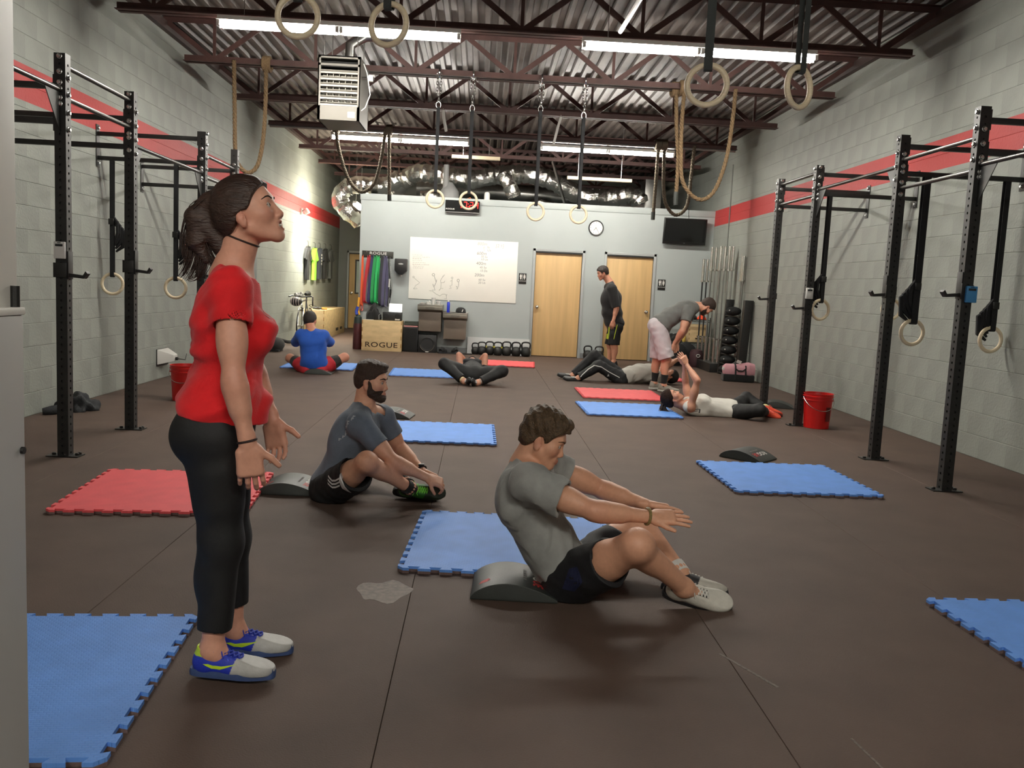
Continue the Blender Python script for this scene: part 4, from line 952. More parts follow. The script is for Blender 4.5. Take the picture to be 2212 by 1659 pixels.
# plyo box
def plyo(name, label, a, b, word=None, slots=(), group='plywood jump boxes'):
    a = Vector(a); b = Vector(b); r = thing(name, label, 'plywood box', ((a.x+b.x)/2, (a.y+b.y)/2, a.z), group); t = .019
    P = [('front_panel', (a.x, a.y, a.z), (b.x, a.y+t, b.z)), ('back_panel', (a.x, b.y-t, a.z), (b.x, b.y, b.z)), ('side_panel', (a.x, a.y+t, a.z), (a.x+t, b.y-t, b.z)), ('side_panel', (b.x-t, a.y+t, a.z), (b.x, b.y-t, b.z)), ('top_panel', (a.x+t, a.y+t, b.z-t), (b.x-t, b.y-t, b.z-.001))]
    for n, p, q in P: obj(n, MB().box2(p, q), MT['ply'], r, bevel=.0015)
    nt = 8; H = b.z-a.z
    fj = MB()      # finger joints on the two front corners
    for i in range(nt):
        if i % 2: fj.box2((a.x, a.y-.0006, a.z+H*i/nt), (a.x+t, a.y, a.z+H*(i+1)/nt)); fj.box2((b.x-t, a.y-.0006, a.z+H*i/nt), (b.x, a.y, a.z+H*(i+1)/nt))
    obj('finger_joints', fj, MT['ply_edge'], r, sm=False)
    if word: obj('lettering', place_mesh(stencil_word(word[0]), word[1], (1, 0, 0), (0, 0, 1)), mat('burnt', '3a2613', .7), r, sm=False)
    for s in slots: obj('hand_slot', MB().box2(*s), mat('slot_dark', '1e140a', .8), r, bevel=.004)
    return r
plyo('jump_box', 'plywood jump box with a stencilled word below the band rack', (-2.235, 16.74, 0.001), (-1.475, 17.17, .585), (.135, (-1.86, 16.739, .115)))
plyo('jump_box', 'small plywood box with a hand slot on the black wire shelf', (4.02, 16.62, .452), (4.36, 16.95, .79), None, [((4.15, 16.616, .51), (4.26, 16.621, .535))])
q = plyo('jump_box', 'long plywood box in the corridor with tools on its lid', (-3.90, 19.4, .001), (-3.42, 22.3, .63), None, [((-3.422, 21.0, .10), (-3.416, 21.35, .17)), ((-3.422, 21.6, .11), (-3.416, 21.9, .17))])
# things on the box
r = thing('music_player', 'black boom box with a white label on the jump box', 'stereo', (-1.68, 16.95, .586))
obj('body', MB().box2((-1.86, 16.84, .586), (-1.50, 17.08, .745)), MT['black_plastic'], r, bevel=.008)
obj('maker_plate', MB().box2((-1.62, 16.836, .60), (-1.53, 16.841, .625)), MT['white_print'], r)
for x in (-1.79, -1.57): obj('speaker_grille', MB().lathe([(.055, 0), (.055, .006), (.045, .01), (.02, .006)], (x, 16.84, .675), 20, Matrix.Rotation(PI/2, 3, 'X')), mat('grille', '0c0c0c', .6), r)
r = thing('tablet', 'tablet with a bright white screen on the boom box', 'tablet', (-1.635, 16.93, .746))
Rb = Matrix.Rotation(-.25, 3, 'X')
obj('shell', MB().box((-1.625, 16.94, .83), (.26, .008, .17), Rb), MT['white_plastic'], r, bevel=.004)
obj('display', MB().box((-1.625, 16.9345, .8315), (.24, .001, .15), Rb), mat('screen_on', 'f4f6ff', .3, emit=1.6), r)
obj('task_bar', MB().box((-1.625, 16.951, .7655), (.24, .001, .012), Rb), mat('screen_blue', '5d6fd0', .3, emit=.5), r)
obj('cable', MB().tube([(-1.76, 16.95, .8), (-1.83, 16.93, .86), (-1.88, 16.93, .80), (-1.86, 16.88, .75), (-1.93, 16.84, .68), (-1.92, 16.78, .60)], .005, 6), mat('cable_grey', '8b8b88', .5), r)
cloth_heap('backpack', 'black bag slumped on the left of the jump box', 'bag', (-2.05, 16.98, .586), (.13, .12, .22), MT['black_cloth'], 8)
tag(obj('paper_sheet', MB().box((-2.13, 16.82, .5885), (.2, .14, .003), (0, 0, .1)), MT['white_plastic']), 'white sheet of paper on the left front of the jump box', 'paper')
# loudspeakers
r = thing('floor_speaker', 'tall black speaker cabinet beside the jump box', 'speaker', (-1.32, 17.0, 0))
obj('cabinet', MB().box2((-1.455, 16.86, .001), (-1.175, 17.16, .475)), MT['black_plastic'], r, bevel=.006)
obj('grille_cloth', MB().box2((-1.44, 16.852, .02), (-1.19, 16.8605, .46)), mat('grille_cloth', '0f0f0f', .95, bump=.3, bscale=400), r, bevel=.004)
r = tag(obj('folded_towel', MB().box2((-1.45, 16.87, .476), (-1.18, 17.13, .506)), mat('towel_pink', 'b07a78', .9), bevel=.012), 'dusty pink cloth folded on the tall speaker', 'cloth')
r = thing('tool_case', 'dark green case lying on the pink cloth', 'case', (-1.31, 17.0, .507))
obj('case_body', MB().box2((-1.45, 16.88, .507), (-1.17, 17.12, .56)), mat('case_green', '33382f', .6), r, bevel=.012)
obj('case_lid', MB().box2((-1.445, 16.885, .5605), (-1.175, 17.115, .585)), mat('case_green2', '3b4036', .55), r, bevel=.01)
r = thing('subwoofer', 'black cube subwoofer with a silver arc', 'speaker', (-1.0, 17.0, 0))
obj('cabinet', MB().box2((-1.165, 16.86, .001), (-.815, 17.16, .345)), MT['black_plastic'], r, bevel=.006)
obj('cone', MB().lathe([(.135, 0), (.13, .004), (.11, .002), (.05, -.02), (.001, -.01)], (-.99, 16.859, .165), 28, Matrix.Rotation(PI/2, 3, 'X')), mat('cone', '121212', .6), r)
obj('silver_arc', MB().tube([(-.99+.138*math.cos(a), 16.853, .165+.138*math.sin(a)) for a in [PI+.1+(PI-.2)*i/24 for i in range(25)]], .004, 6), MT['chrome'], r)
obj('maker_plate', MB().box2((-1.02, 16.852, .012), (-.96, 16.8595, .026)), MT['white_print'], r)
# drinking fountains
def fountain(x0, x1, z0, z1, label):
    r = thing('drinking_fountain', label, 'fountain', ((x0+x1)/2, YB, z0), 'wall drinking fountains')
    m_b = mat('fountain_body', '74695d', .45, .3, var=.05, vscale=5); m_t = mat('fountain_steel', 'aaa69c', .28, .9)
    obj('cabinet', MB().box2((x0+.02, YB-.36, z0), (x1-.02, YB-.001, z1-.13)), m_b, r, bevel=.012)
    obj('apron', MB().prism([(x0, YB-.001, z1-.01), (x0, YB-.47, z1-.01), (x0, YB-.47, z1-.09), (x0, YB-.36, z1-.135), (x0, YB-.001, z1-.135)], (0, 0, 0), (x1-x0, 0, 0)), mat('apron_grey', '807b70', .35, .5), r, bevel=.008)
    bs = MB(); bs.box2((x0, YB-.47, z1-.008), (x1, YB-.42, z1+.008)).box2((x0, YB-.06, z1-.008), (x1, YB-.001, z1+.02)).box2((x0, YB-.42, z1-.008), (x0+.03, YB-.06, z1+.008)).box2((x1-.03, YB-.42, z1-.008), (x1, YB-.06, z1+.008)); bs.box2((x0+.03, YB-.42, z1-.009), (x1-.03, YB-.06, z1-.004))
    obj('basin', bs, m_t, r, bevel=.003)
    obj('bubbler', MB().tube([(x1-.1, YB-.12, z1), (x1-.1, YB-.12, z1+.04), (x1-.13, YB-.18, z1+.055)], .012, 8), MT['chrome'], r)
    obj('push_pad', MB().box2((x0+.15, YB-.476, z1-.075), (x1-.15, YB-.4705, z1-.035)), mat('apron_grey2', '6f6a60', .35, .5), r)
fountain(-1.19, -.715, .415, .92, 'left, higher one of the two wall drinking fountains')
fountain(-.705, -.235, .28, .785, 'right, lower one of the two wall drinking fountains')
g = 'cups on the left fountain'
for k, (x, y, h, rr, l) in enumerate(((-1.0, 16.85, .05, .035, 'small white cup on the left fountain'), (-.90, 16.88, .13, .04, 'tallest white paper cup on the left fountain'), (-.80, 16.86, .07, .04, 'white cup at the right end of the left fountain'), (-1.1, 16.84, .03, .04, 'flat white lid at the left end of the left fountain'))):
    q = thing('paper_cup', l, 'cup', (x, y, .93), g)
    obj('cup_wall', MB().lathe([(rr*.75, 0.0), (rr, h), (rr*.92, h-.002), (rr*.68, .004)], (x, y, .9285), 16), MT['white_plastic'], q)
    obj('cup_rim', MB().tube([(x+rr*math.cos(t), y+rr*math.sin(t), .9285+h) for t in [2*PI*i/16 for i in range(16)]], .003, 6, closed=True), MT['white_plastic'], q)
tag(obj('paper_wrapper', MB().tube([(-.97, 16.86, .93), (-.965, 16.86, .99), (-.99, 16.86, 1.01)], [.02, .012, .004], 6), MT['white_plastic']), 'crumpled white paper twist beside the tallest cup', 'paper')
r = thing('water_bottle', 'blue water bottle with a white cap on the right fountain', 'bottle', (-.61, 16.85, .795))
obj('bottle_body', MB().lathe([(.026, 0), (.029, .01), (.029, .185), (.018, .205)], (-.61, 16.86, .7935), 16), mat('bottle_blue', '2b3fc0', .3), r)
obj('bottle_cap', MB().lathe([(.02, .203), (.02, .235), (.012, .24)], (-.61, 16.86, .7935), 14), MT['white_plastic'], r)
r = thing('baseball_cap', 'black cap with a white mark on the right fountain', 'cap', (-.37, 16.9, .795))
mb = MB(); mb.lathe([(.095, 0.0), (.1, .03), (.088, .075), (.05, .105), (.002, .112)], (-.37, 16.90, .7935), 20); obj('crown', mb, MT['black_cloth'], r)
obj('bill', MB().sphere((-.49, 16.87, .80), (.075, .07, .006), 14, 6), MT['black_cloth'], r)
obj('emblem', MB().box((-.335, 16.805, .84), (.014, .004, .05), (-.2, .35, 0)), MT['white_print'], r)
# white board behind the kettlebells
tag(obj('leaning_board', MB().box((.39, YB-.025, .163), (1.22, .018, .325), (-.03, 0, 0)), mat('white_board2', 'd5d6d4', .5)), 'long white panel leaning on the partition behind the kettlebells', 'panel')
# shoes by the wall
def shoe_pair_item(x, y, rot, label):
    r = thing('wall_shoe', label, 'shoe', (x, y, 0.0), 'dark shoes under the fountains'); R = Matrix.Rotation(rot, 3, 'Z')
    def P(a, b, c): return Vector((x, y, 0))+R @ Vector((a, b, c))
    obj('sole', MB().tube([P(-.13, 0, .016), P(-.05, 0, .014), P(.06, 0, .014), P(.13, 0, .02)], [.036, .034, .045, .03], 10), mat('sole_dark', '26262a', .6), r)
    obj('upper', MB().tube([P(-.125, 0, .06), P(-.08, 0, .085), P(-.02, 0, .075), P(.06, 0, .05), P(.12, 0, .035)], [.035, .05, .045, .042, .03], 12), MT['black_cloth'], r)
shoe_pair_item(-.68, 16.92, 1.2, 'dark shoe on the left under the fountains'); shoe_pair_item(-.46, 16.95, 1.9, 'dark shoe on the right under the fountains')
tag(obj('shoe_tray', MB().box2((-.78, 16.80, .0005), (-.12, 16.83, .02)), MT['black_plastic'], bevel=.004), 'low black strip on the floor before the dark shoes', 'tray')
# kettlebells
def kettlebell_proto():
    r = thing('kettlebell', 'kettlebell', 'kettlebell', (0, 0, 0), 'black kettlebells along the partition')
    mb = MB(); mb.lathe([(.06, 0.0), (.085, .014), (.1, .05), (.104, .085), (.096, .125), (.075, .16), (.05, .178), (.002, .184)], (0, 0, 0), 26); obj('bell', mb, MT['iron'], r)
    pts = [(-.072, 0, .135), (-.083, 0, .18), (-.088, 0, .215), (-.078, 0, .248), (-.05, 0, .266), (0, 0, .27), (.05, 0, .266), (.078, 0, .248), (.088, 0, .215), (.083, 0, .18), (.072, 0, .135)]
    obj('handle', MB().tube(pts, [.02, .0175, .016, .016, .016, .016, .016, .016, .016, .0175, .02], 12), MT['iron'], r)
    return r
kp = kettlebell_proto()
kbs = [(-.06, 17.02, .8, 'smallest kettlebell, leftmost of the long row'), (.07, 16.98, .9, 'kettlebell second in the long row'), (.22, 17.0, .95, 'kettlebell with yellow tape, third in the long row'), (.38, 16.95, .95, 'kettlebell with yellow tape on its left horn, fourth in the long row'),
       (.55, 16.97, 1.0, 'kettlebell fifth in the long row'), (.735, 16.96, 1.0, 'kettlebell second from the right of the long row'), (.925, 16.97, 1.03, 'kettlebell nearest the first maple door'),
       (2.14, 16.98, .97, 'left kettlebell of the pair between the doors'), (2.36, 16.95, .97, 'right kettlebell of the pair between the doors')]
for i, (x, y, s, l) in enumerate(kbs):
    o = kp if i == 0 else copy_tree(kp)
    o.location = (x, y, .0005); o.scale = (s*.93, s*.93, s); o.rotation_euler = (0, 0, .12*((i*7) % 5-2)); o['label'] = l
    if i in (2, 3):
        t = obj('tape', MB().tube([(-.078, 0, .15), (-.086, 0, .19)], .0195, 10).tube([(.078, 0, .15), (.085, 0, .185)], .0195, 10), mat('tape_yellow', 'c9c046', .5)); t.parent = o; t['label'] = 'yellow tape'
# ================================================================ right corner: wire shelf, bars, balls
r = thing('wire_shelf', 'black wire shelf behind the bending man', 'shelf', (4.0, 16.8, 0))
sx0, sx1, sy0, sy1 = 3.62, 4.40, 16.55, 17.05
for x in (sx0, sx1):
    for y in (sy0, sy1): obj('post', MB().cyl((x, y, .001), (x, y, .93), .0125, 10), MT['steel_black'], r)
for z in (.15, .44, .88):
    mb = MB()
    for x in (sx0, sx1): mb.tube([(x, sy0, z), (x, sy1, z)], .005, 5)
    for zz in (z, z-.035):
        for y in (sy0, sy1): mb.tube([(sx0, y, zz), (sx1, y, zz)], .005, 5)
    for k in range(26):
        x = sx0+(sx1-sx0)*(k+.5)/26; mb.tube([(x, sy0, z+.005), (x, sy1, z+.005)], .003, 4)
    zig = [(sx0+(sx1-sx0)*k/24, sy0, z-(.035 if k % 2 else 0)) for k in range(25)]; mb.tube(zig, .003, 4)
    s_ = obj('wire_deck', mb, mat('wire_black', '33342f', .35, .5), r)
r = thing('sport_cone', 'orange marker cone on top of the wire shelf', 'cone', (4.27, 16.72, .89))
obj('cone_body', MB().lathe([(.1, .003), (.1, .008), (.055, .07), (.022, .10), (.018, .1)], (4.27, 16.72, .8885), 20), mat('cone_orange', 'ee4b1c', .5), r)
cloth_heap('black_gear', 'black gear heaped on the top shelf beside the cone', 'gear', (4.06, 16.75, .8885), (.12, .1, .07), MT['black_cloth'], 12)
r = thing('spray_bottle', 'yellow bottle on the middle of the wire shelf', 'bottle', (3.95, 16.7, .446))
obj('bottle_body', MB().lathe([(.033, 0), (.036, .01), (.036, .1), (.018, .125)], (3.95, 16.7, .4485), 14), mat('bottle_yellow', 'bfa14a', .4), r); obj('bottle_cap', MB().lathe([(.018, .124), (.018, .15), (.01, .155)], (3.95, 16.7, .4485), 12), MT['white_plastic'], r)
cloth_heap('black_pouch', 'dark pouch on the middle shelf next to the yellow bottle', 'bag', (3.80, 16.78, .4485), (.11, .1, .13), MT['black_cloth'], 15)
r = thing('slam_bag', 'dark maroon bag with a white round logo under the shelf', 'bag', (4.2, 16.4, 0))
mb = MB(); mb.lathe([(.11, .001), (.13, .05), (.13, .26), (.1, .32), (.03, .34)], (4.12, 16.32, 0), 18); obj('bag_body', mb, mat('bag_maroon', '3a1d22', .7), r)
obj('logo_ring', MB().tube([(4.12+.035*math.cos(t), 16.187, .22+.026*math.sin(t)) for t in [2*PI*i/18 for i in range(18)]], .006, 6, closed=True), MT['white_print'], r)
tag(obj('bumper_plate', MB().lathe([(.03, -.03), (.21, -.03), (.225, -.02), (.225, .02), (.21, .03), (.03, .03)], (3.72, 16.35, .226), 32, Matrix.Rotation(PI/2, 3, 'X')), mat('rubber_plate', '18181a', .55)), 'black weight plate standing before the wire shelf', 'weight plate')
tag(obj('bumper_plate', MB().lathe([(.03, -.03), (.21, -.03), (.225, -.02), (.225, .02), (.21, .03), (.03, .03)], (3.94, 16.5, .226), 32, Matrix.Rotation(PI/2, 3, 'X')), mat('rubber_plate', '18181a', .55)), 'black weight plate standing farther back under the shelf', 'weight plate')
# barbell holder and bars
r = thing('barbell_holder', 'low black block holding the upright barbells', 'rack', (4.3, 15.7, 0))
obj('base_block', MB().box2((4.10, 15.25, .001), (4.5, 16.5, .16)), MT['steel_black'], r, bevel=.006)
_shaft = {}
def barbell(x, y, z0, label, dark=False, L=2.1, dx=0, dy=0):
    r = thing('barbell', label, 'barbell', (x, y, z0), 'barbells standing in the corner')
    top = Vector((x+dx, y+dy, z0+L)); b = Vector((x, y, z0)); d = (top-b).normalized(); sl = .40
    obj('sleeve', MB().cyl(b, b+d*sl, .025, 12), MT['chrome'], r); obj('sleeve', MB().cyl(top-d*sl, top, .025, 12), MT['chrome'], r)
    obj('collar', MB().cyl(b+d*sl, b+d*(sl+.03), .036, 12), MT['chrome'], r); obj('collar', MB().cyl(top-d*(sl+.03), top-d*sl, .036, 12), MT['chrome'], r)
    obj('shaft', MB().cyl(b+d*(sl+.03), top-d*(sl+.03), .014, 10), MT['steel_black'] if dark else MT['galv'], r)
for k, (x, y) in enumerate(((4.16, 16.42), (4.23, 16.40), (4.30, 16.38))): barbell(x, y, .161, ('leftmost', 'second', 'third')[k]+' of the three barbells with black shafts', True, 1.87)
for k, (x, y) in enumerate(((4.19, 15.98), (4.26, 15.96), (4.33, 15.94))): barbell(x, y, .161, ('left', 'middle', 'right')[k]+' bar of the tall steel barbells behind the head of the bending man', False, 2.07)
for k, (x, y) in enumerate(((4.22, 15.50), (4.29, 15.47), (4.36, 15.44), (4.42, 15.42))): barbell(x, y, .161, ('first', 'second', 'third', 'fourth')[k]+' bar of the tall steel barbells next to the ball rack', False, 2.07)
for k, y in enumerate((15.02, 14.93)):
    barbell(4.475, y+.0, .30, ('left', 'right')[k]+' short bar leaning on the right wall behind the ball rack', False, 1.75)
# ball rack leaning on the wall
r = thing('ball_rack', 'black upright rack against the right wall', 'rack', (4.25, 14.6, 0))
def post(y, x0, w_, h, nm, lean):
    obj(nm, MB().tube([(x0, y, .0), (x0+lean, y, h)], w_, 4, twist=0), MT['steel_black'], r, sm=False)
obj('post', MB().prism([(4.30, 14.30, 0.001), (4.44, 14.30, 0.001), (4.44, 14.42, 0.001), (4.30, 14.42, 0.001)], (0, 0, 0), (.06, 0, 1.30)), MT['steel_black'], r, bevel=.004)
obj('post', MB().prism([(4.20, 15.06, 0.001), (4.34, 15.06, 0.001), (4.34, 15.12, 0.001), (4.20, 15.12, 0.001)], (0, 0, 0), (.06, 0, 1.30)), MT['steel_black'], r, bevel=.004)
for k in range(7): obj('cradle', MB().tube([(4.28+.06*(k*.165+.02)/1.3, 14.42, .03+.165*k), (4.22+.06*(k*.165)/1.3, 15.06, .03+.165*k)], .012, 6), MT['steel_black'], r)
rank = ('lowest', 'second lowest', 'third lowest', 'middle', 'third highest', 'second highest', 'topmost')
for k in range(7):
    z = .045+.165*k; x = 4.255+.0076*k
    q = thing('medicine_ball', rank[k]+' black ball in the rack by the right wall', 'medicine ball', (x, 14.74, z), 'black balls in the rack')
    obj('ball_body', MB().sphere((x, 14.74, z+.072), (.13, .17, .076), 18, 12), mat('ball_black', '262727', .9, bump=.3, bscale=80, spec=.2), q)
    obj('valve', MB().sphere((x-.10, 14.62, z+.085), (.012, .012, .012), 8, 6), MT['white_print'], q)
# ================================================================ left corridor
def tshirt(y, z1, label, col, logo=False):
    r = thing('hanging_shirt', label, 't-shirt', (XL, y, z1-.8), 'shirts hanging on the corridor wall'); X = XL+.03
    h = [(-.09, 0), (-.24, -.06), (-.33, -.27), (-.25, -.31), (-.21, -.24), (-.21, -.74), (.21, -.74), (.21, -.24), (.25, -.31), (.33, -.27), (.24, -.06), (.09, 0), (.05, -.035), (-.05, -.035)]
    bm = bmesh.new(); f = bm.faces.new([bm.verts.new((0, a, b)) for a, b in h])
    g = bmesh.ops.extrude_face_region(bm, geom=[f]); [setattr(v.co, 'x', .05+.015*math.sin(v.co.y*22)) for v in g['geom'] if isinstance(v, bmesh.types.BMVert)]
    bmesh.ops.triangulate(bm, faces=bm.faces); bmesh.ops.recalc_face_normals(bm, faces=bm.faces)
    me = bpy.data.meshes.new('shirt_body'); bm.to_mesh(me); bm.free(); me.transform(Matrix.Translation((X, y, z1-.06)))
    obj('shirt_body', me, mat('shirt_'+col, col, .85), r, bevel=0, sm=False)
    obj('hanger', MB().tube([(X+.03, y-.2, z1-.10), (X+.03, y, z1-.03), (X+.03, y+.2, z1-.10)], .006, 6).tube([(X+.03, y, z1-.03), (X+.03, y, z1+.02), (X+.02, y+.02, z1+.05), (X+.0, y, z1+.06)], .004, 6), MT['steel_black'], r)
    obj('wall_hook', MB().cyl((XL+.005, y, z1+.06), (XL+.05, y, z1+.06), .008, 8), MT['zinc'], r)
    if logo:
        mb = MB()
        for k in range(4): mb.box((X+.070, y, z1-.22-.07*k), (.004, .11, .045))
        obj('chest_print', mb, MT['white_print'], r)
tshirt(19.75, 2.08, 'black t-shirt hanging first on the corridor wall', '1d1d1c'); tshirt(20.55, 2.08, 'neon green t-shirt hanging on the corridor wall', '9be04a'); tshirt(21.2, 2.1, 'slate grey t-shirt with a white print on the corridor wall', '3e434c', True); tshirt(21.95, 2.12, 'dark grey t-shirt hanging fourth on the corridor wall', '2b2b2b'); tshirt(22.75, 2.13, 'grey t-shirt hanging last on the corridor wall', '5a5c5a')
r = thing('drill', 'orange and black tool with a cord on the long plywood box', 'tool', (-3.62, 19.8, .632))
obj('tool_body', MB().tube([(-3.74, 19.75, .66), (-3.62, 19.78, .665), (-3.55, 19.8, .66)], [.02, .035, .02], 10), MT['black_plastic'], r)
obj('tool_grip', MB().tube([(-3.56, 19.8, .66), (-3.44, 19.85, .655)], .022, 8), mat('tool_orange', 'c7832c', .5), r)
obj('cord', MB().tube([(-3.74, 19.75, .66), (-3.82, 19.7, .72), (-3.74, 19.6, .74), (-3.6, 19.6, .69), (-3.5, 19.55, .64), (-3.46, 19.7, .638)], .006, 6), MT['black_plastic'], r)
# bicycle against the wall, with a helmet on the bar
r = thing('bicycle', 'bicycle leaning at the left wall behind the man in blue', 'bicycle', (-3.68, 18.0, 0))
bxx = -3.66
def bike_wheel(y):
    obj('tyre', MB().tube([(bxx, y+.33*math.cos(t), .345+.33*math.sin(t)) for t in [2*PI*i/36 for i in range(36)]], .014, 8, closed=True), MT['black_plastic'], r)
    obj('wheel_rim', MB().tube([(bxx, y+.312*math.cos(t), .345+.312*math.sin(t)) for t in [2*PI*i/36 for i in range(36)]], .008, 6, closed=True), MT['chrome'], r)
    sp = MB()
    for i in range(16):
        t = 2*PI*i/16; sp.tube([(bxx, y, .345), (bxx, y+.31*math.cos(t), .345+.31*math.sin(t))], .0015, 4)
    obj('spokes', sp, MT['zinc'], r); obj('hub', MB().cyl((bxx-.04, y, .345), (bxx+.04, y, .345), .02, 10), MT['chrome'], r)
bike_wheel(18.0); bike_wheel(19.0-.0)
obj('fork', MB().tube([(bxx+.05, 18.0, .345), (bxx+.05, 18.08, .70), (bxx, 18.1, .74), (bxx, 18.14, .90)], .013, 8).tube([(bxx-.05, 18.0, .345), (bxx-.05, 18.08, .70), (bxx, 18.1, .74)], .013, 8), MT['chrome'], r)
obj('bike_frame', MB().tube([(bxx, 18.13, .84), (bxx, 18.6, .86)], .016, 8).tube([(bxx, 18.12, .76), (bxx, 18.5, .36)], .018, 8).tube([(bxx, 18.5, .36), (bxx, 18.63, .95)], .016, 8).tube([(bxx, 18.5, .36), (bxx, 19.0, .345), (bxx, 18.6, .84)], .01, 8), mat('bike_dark', '33353a', .35), r)
obj('handlebar', MB().tube([(bxx-.24, 18.02, .93), (bxx-.2, 18.12, .95), (bxx, 18.12, .93), (bxx+.2, 18.12, .95), (bxx+.245, 18.02, .93), (bxx+.25, 17.98, .84), (bxx+.24, 18.05, .76)], .014, 8), MT['steel_black'], r)
obj('saddle', MB().tube([(bxx, 18.5, .98), (bxx, 18.62, .985), (bxx, 18.74, .985)], [.03, .045, .07], 10), MT['black_plastic'], r)
r = thing('bike_helmet', 'dark helmet with pale stripes hung on the bicycle bar', 'helmet', (bxx-.05, 17.9, .7))
obj('helmet_shell', MB().sphere((bxx-.06, 17.86, .84), (.12, .14, .095), 20, 12), mat('helmet', '2a2627', .4), r)
st = MB()
for k in (-.06, -.02, .02, .06): st.tube([(bxx-.06+k*1.2+.0, 17.86-.145*math.cos(a)*math.sqrt(max(0.05, 1-(k/.1)**2*.6)), .84+.098*math.sin(a)*math.sqrt(max(.05, 1-(k/.1)**2*.6))) for a in [-.9+.3*i for i in range(8)]], .007, 5)
obj('helmet_stripe', st, mat('helmet_stripe', 'b7a9a6', .5), r)
cloth_heap('gloves', 'white and grey gloves bundled over the helmet', 'gloves', (bxx-.02, 17.98, .935), (.09, .1, .075), mat('gloves', 'a9a7a2', .8, var=.5, vscale=30), 22)
# ================================================================ people: one continuous implicit surface each
def V3(p): return np.array(p, dtype=np.float64)
def unit(v): v = V3(v); return v/np.linalg.norm(v)
class Prim:
    """capsule with two radii ('c'), ellipsoid ('e') or rounded box ('b'); flat squeezes a capsule along one axis"""
    def __init__(s, kind, **k): s.kind = kind; s.__dict__.update(k)
    def grow(s, e):
        q = Prim(s.kind, **{k: v for k, v in s.__dict__.items() if k != 'kind'})
        if s.kind == 'c': q.ra, q.rb = s.ra+e, s.rb+e
        elif s.kind == 'e': q.r = s.r+e
        else: q.hf = s.hf+e
        return q
    def box(s):
        if s.kind == 'c':
            m = max(s.ra, s.rb); return np.minimum(s.a, s.b)-m, np.maximum(s.a, s.b)+m
        if s.kind == 'e':
            m = np.sqrt(((s.R*s.r)**2).sum(1)); return s.c-m, s.c+m
        m = np.abs(s.R) @ s.hf+s.rad; return s.c-m, s.c+m
    def f(s, X, Y, Z):
        if s.kind == 'c':
            a, b = s.a, s.b; ba = b-a; l2 = max(ba @ ba, 1e-9)
            px, py, pz = X-a[0], Y-a[1], Z-a[2]; sc = 1
            t = np.clip((px*ba[0]+py*ba[1]+pz*ba[2])/l2, 0, 1).astype(np.float32)
            qx, qy, qz = px-t*ba[0], py-t*ba[1], pz-t*ba[2]
            if s.flat is not None:
                n, sc = s.flat; dn = (qx*n[0]+qy*n[1]+qz*n[2])*(1/sc-1); qx = qx+dn*n[0]; qy = qy+dn*n[1]; qz = qz+dn*n[2]
            d = (np.sqrt(qx*qx+qy*qy+qz*qz)-(s.ra+(s.rb-s.ra)*t))*min(sc, 1)
            if s.cp is not None: c, n = s.cp; d = np.maximum(d, (X-c[0])*n[0]+(Y-c[1])*n[1]+(Z-c[2])*n[2])
            return d
        px, py, pz = X-s.c[0], Y-s.c[1], Z-s.c[2]; R = s.R
        u = px*R[0, 0]+py*R[1, 0]+pz*R[2, 0]; v = px*R[0, 1]+py*R[1, 1]+pz*R[2, 1]; w_ = px*R[0, 2]+py*R[1, 2]+pz*R[2, 2]
        if s.kind == 'e':
            r = s.r; k0 = np.sqrt((u/r[0])**2+(v/r[1])**2+(w_/r[2])**2); k1 = np.sqrt((u/r[0]**2)**2+(v/r[1]**2)**2+(w_/r[2]**2)**2)+1e-9
            return np.where(k0 < .02, -r.min(), k0*(k0-1)/k1)
        h = s.hf; qx, qy, qz = np.abs(u)-h[0], np.abs(v)-h[1], np.abs(w_)-h[2]
        return np.sqrt(np.maximum(qx, 0)**2+np.maximum(qy, 0)**2+np.maximum(qz, 0)**2)+np.minimum(np.maximum(qx, np.maximum(qy, qz)), 0)-s.rad
I3 = np.eye(3)
def cap(a, b, ra, rb, flat=None, cp=None): return Prim('c', cp=None if cp is None else (V3(cp[0]), unit(cp[1])), a=V3(a), b=V3(b), ra=ra, rb=rb, flat=None if flat is None else (unit(flat[0]), flat[1]))
def ell(c, r, R=I3): return Prim('e', c=V3(c), r=V3(r), R=np.array(R, float))
def sph(c, r): return ell(c, (r, r, r))
def rbx(c, hf, R, rad): return Prim('b', c=V3(c), hf=V3(hf), R=np.array(R, float), rad=rad)
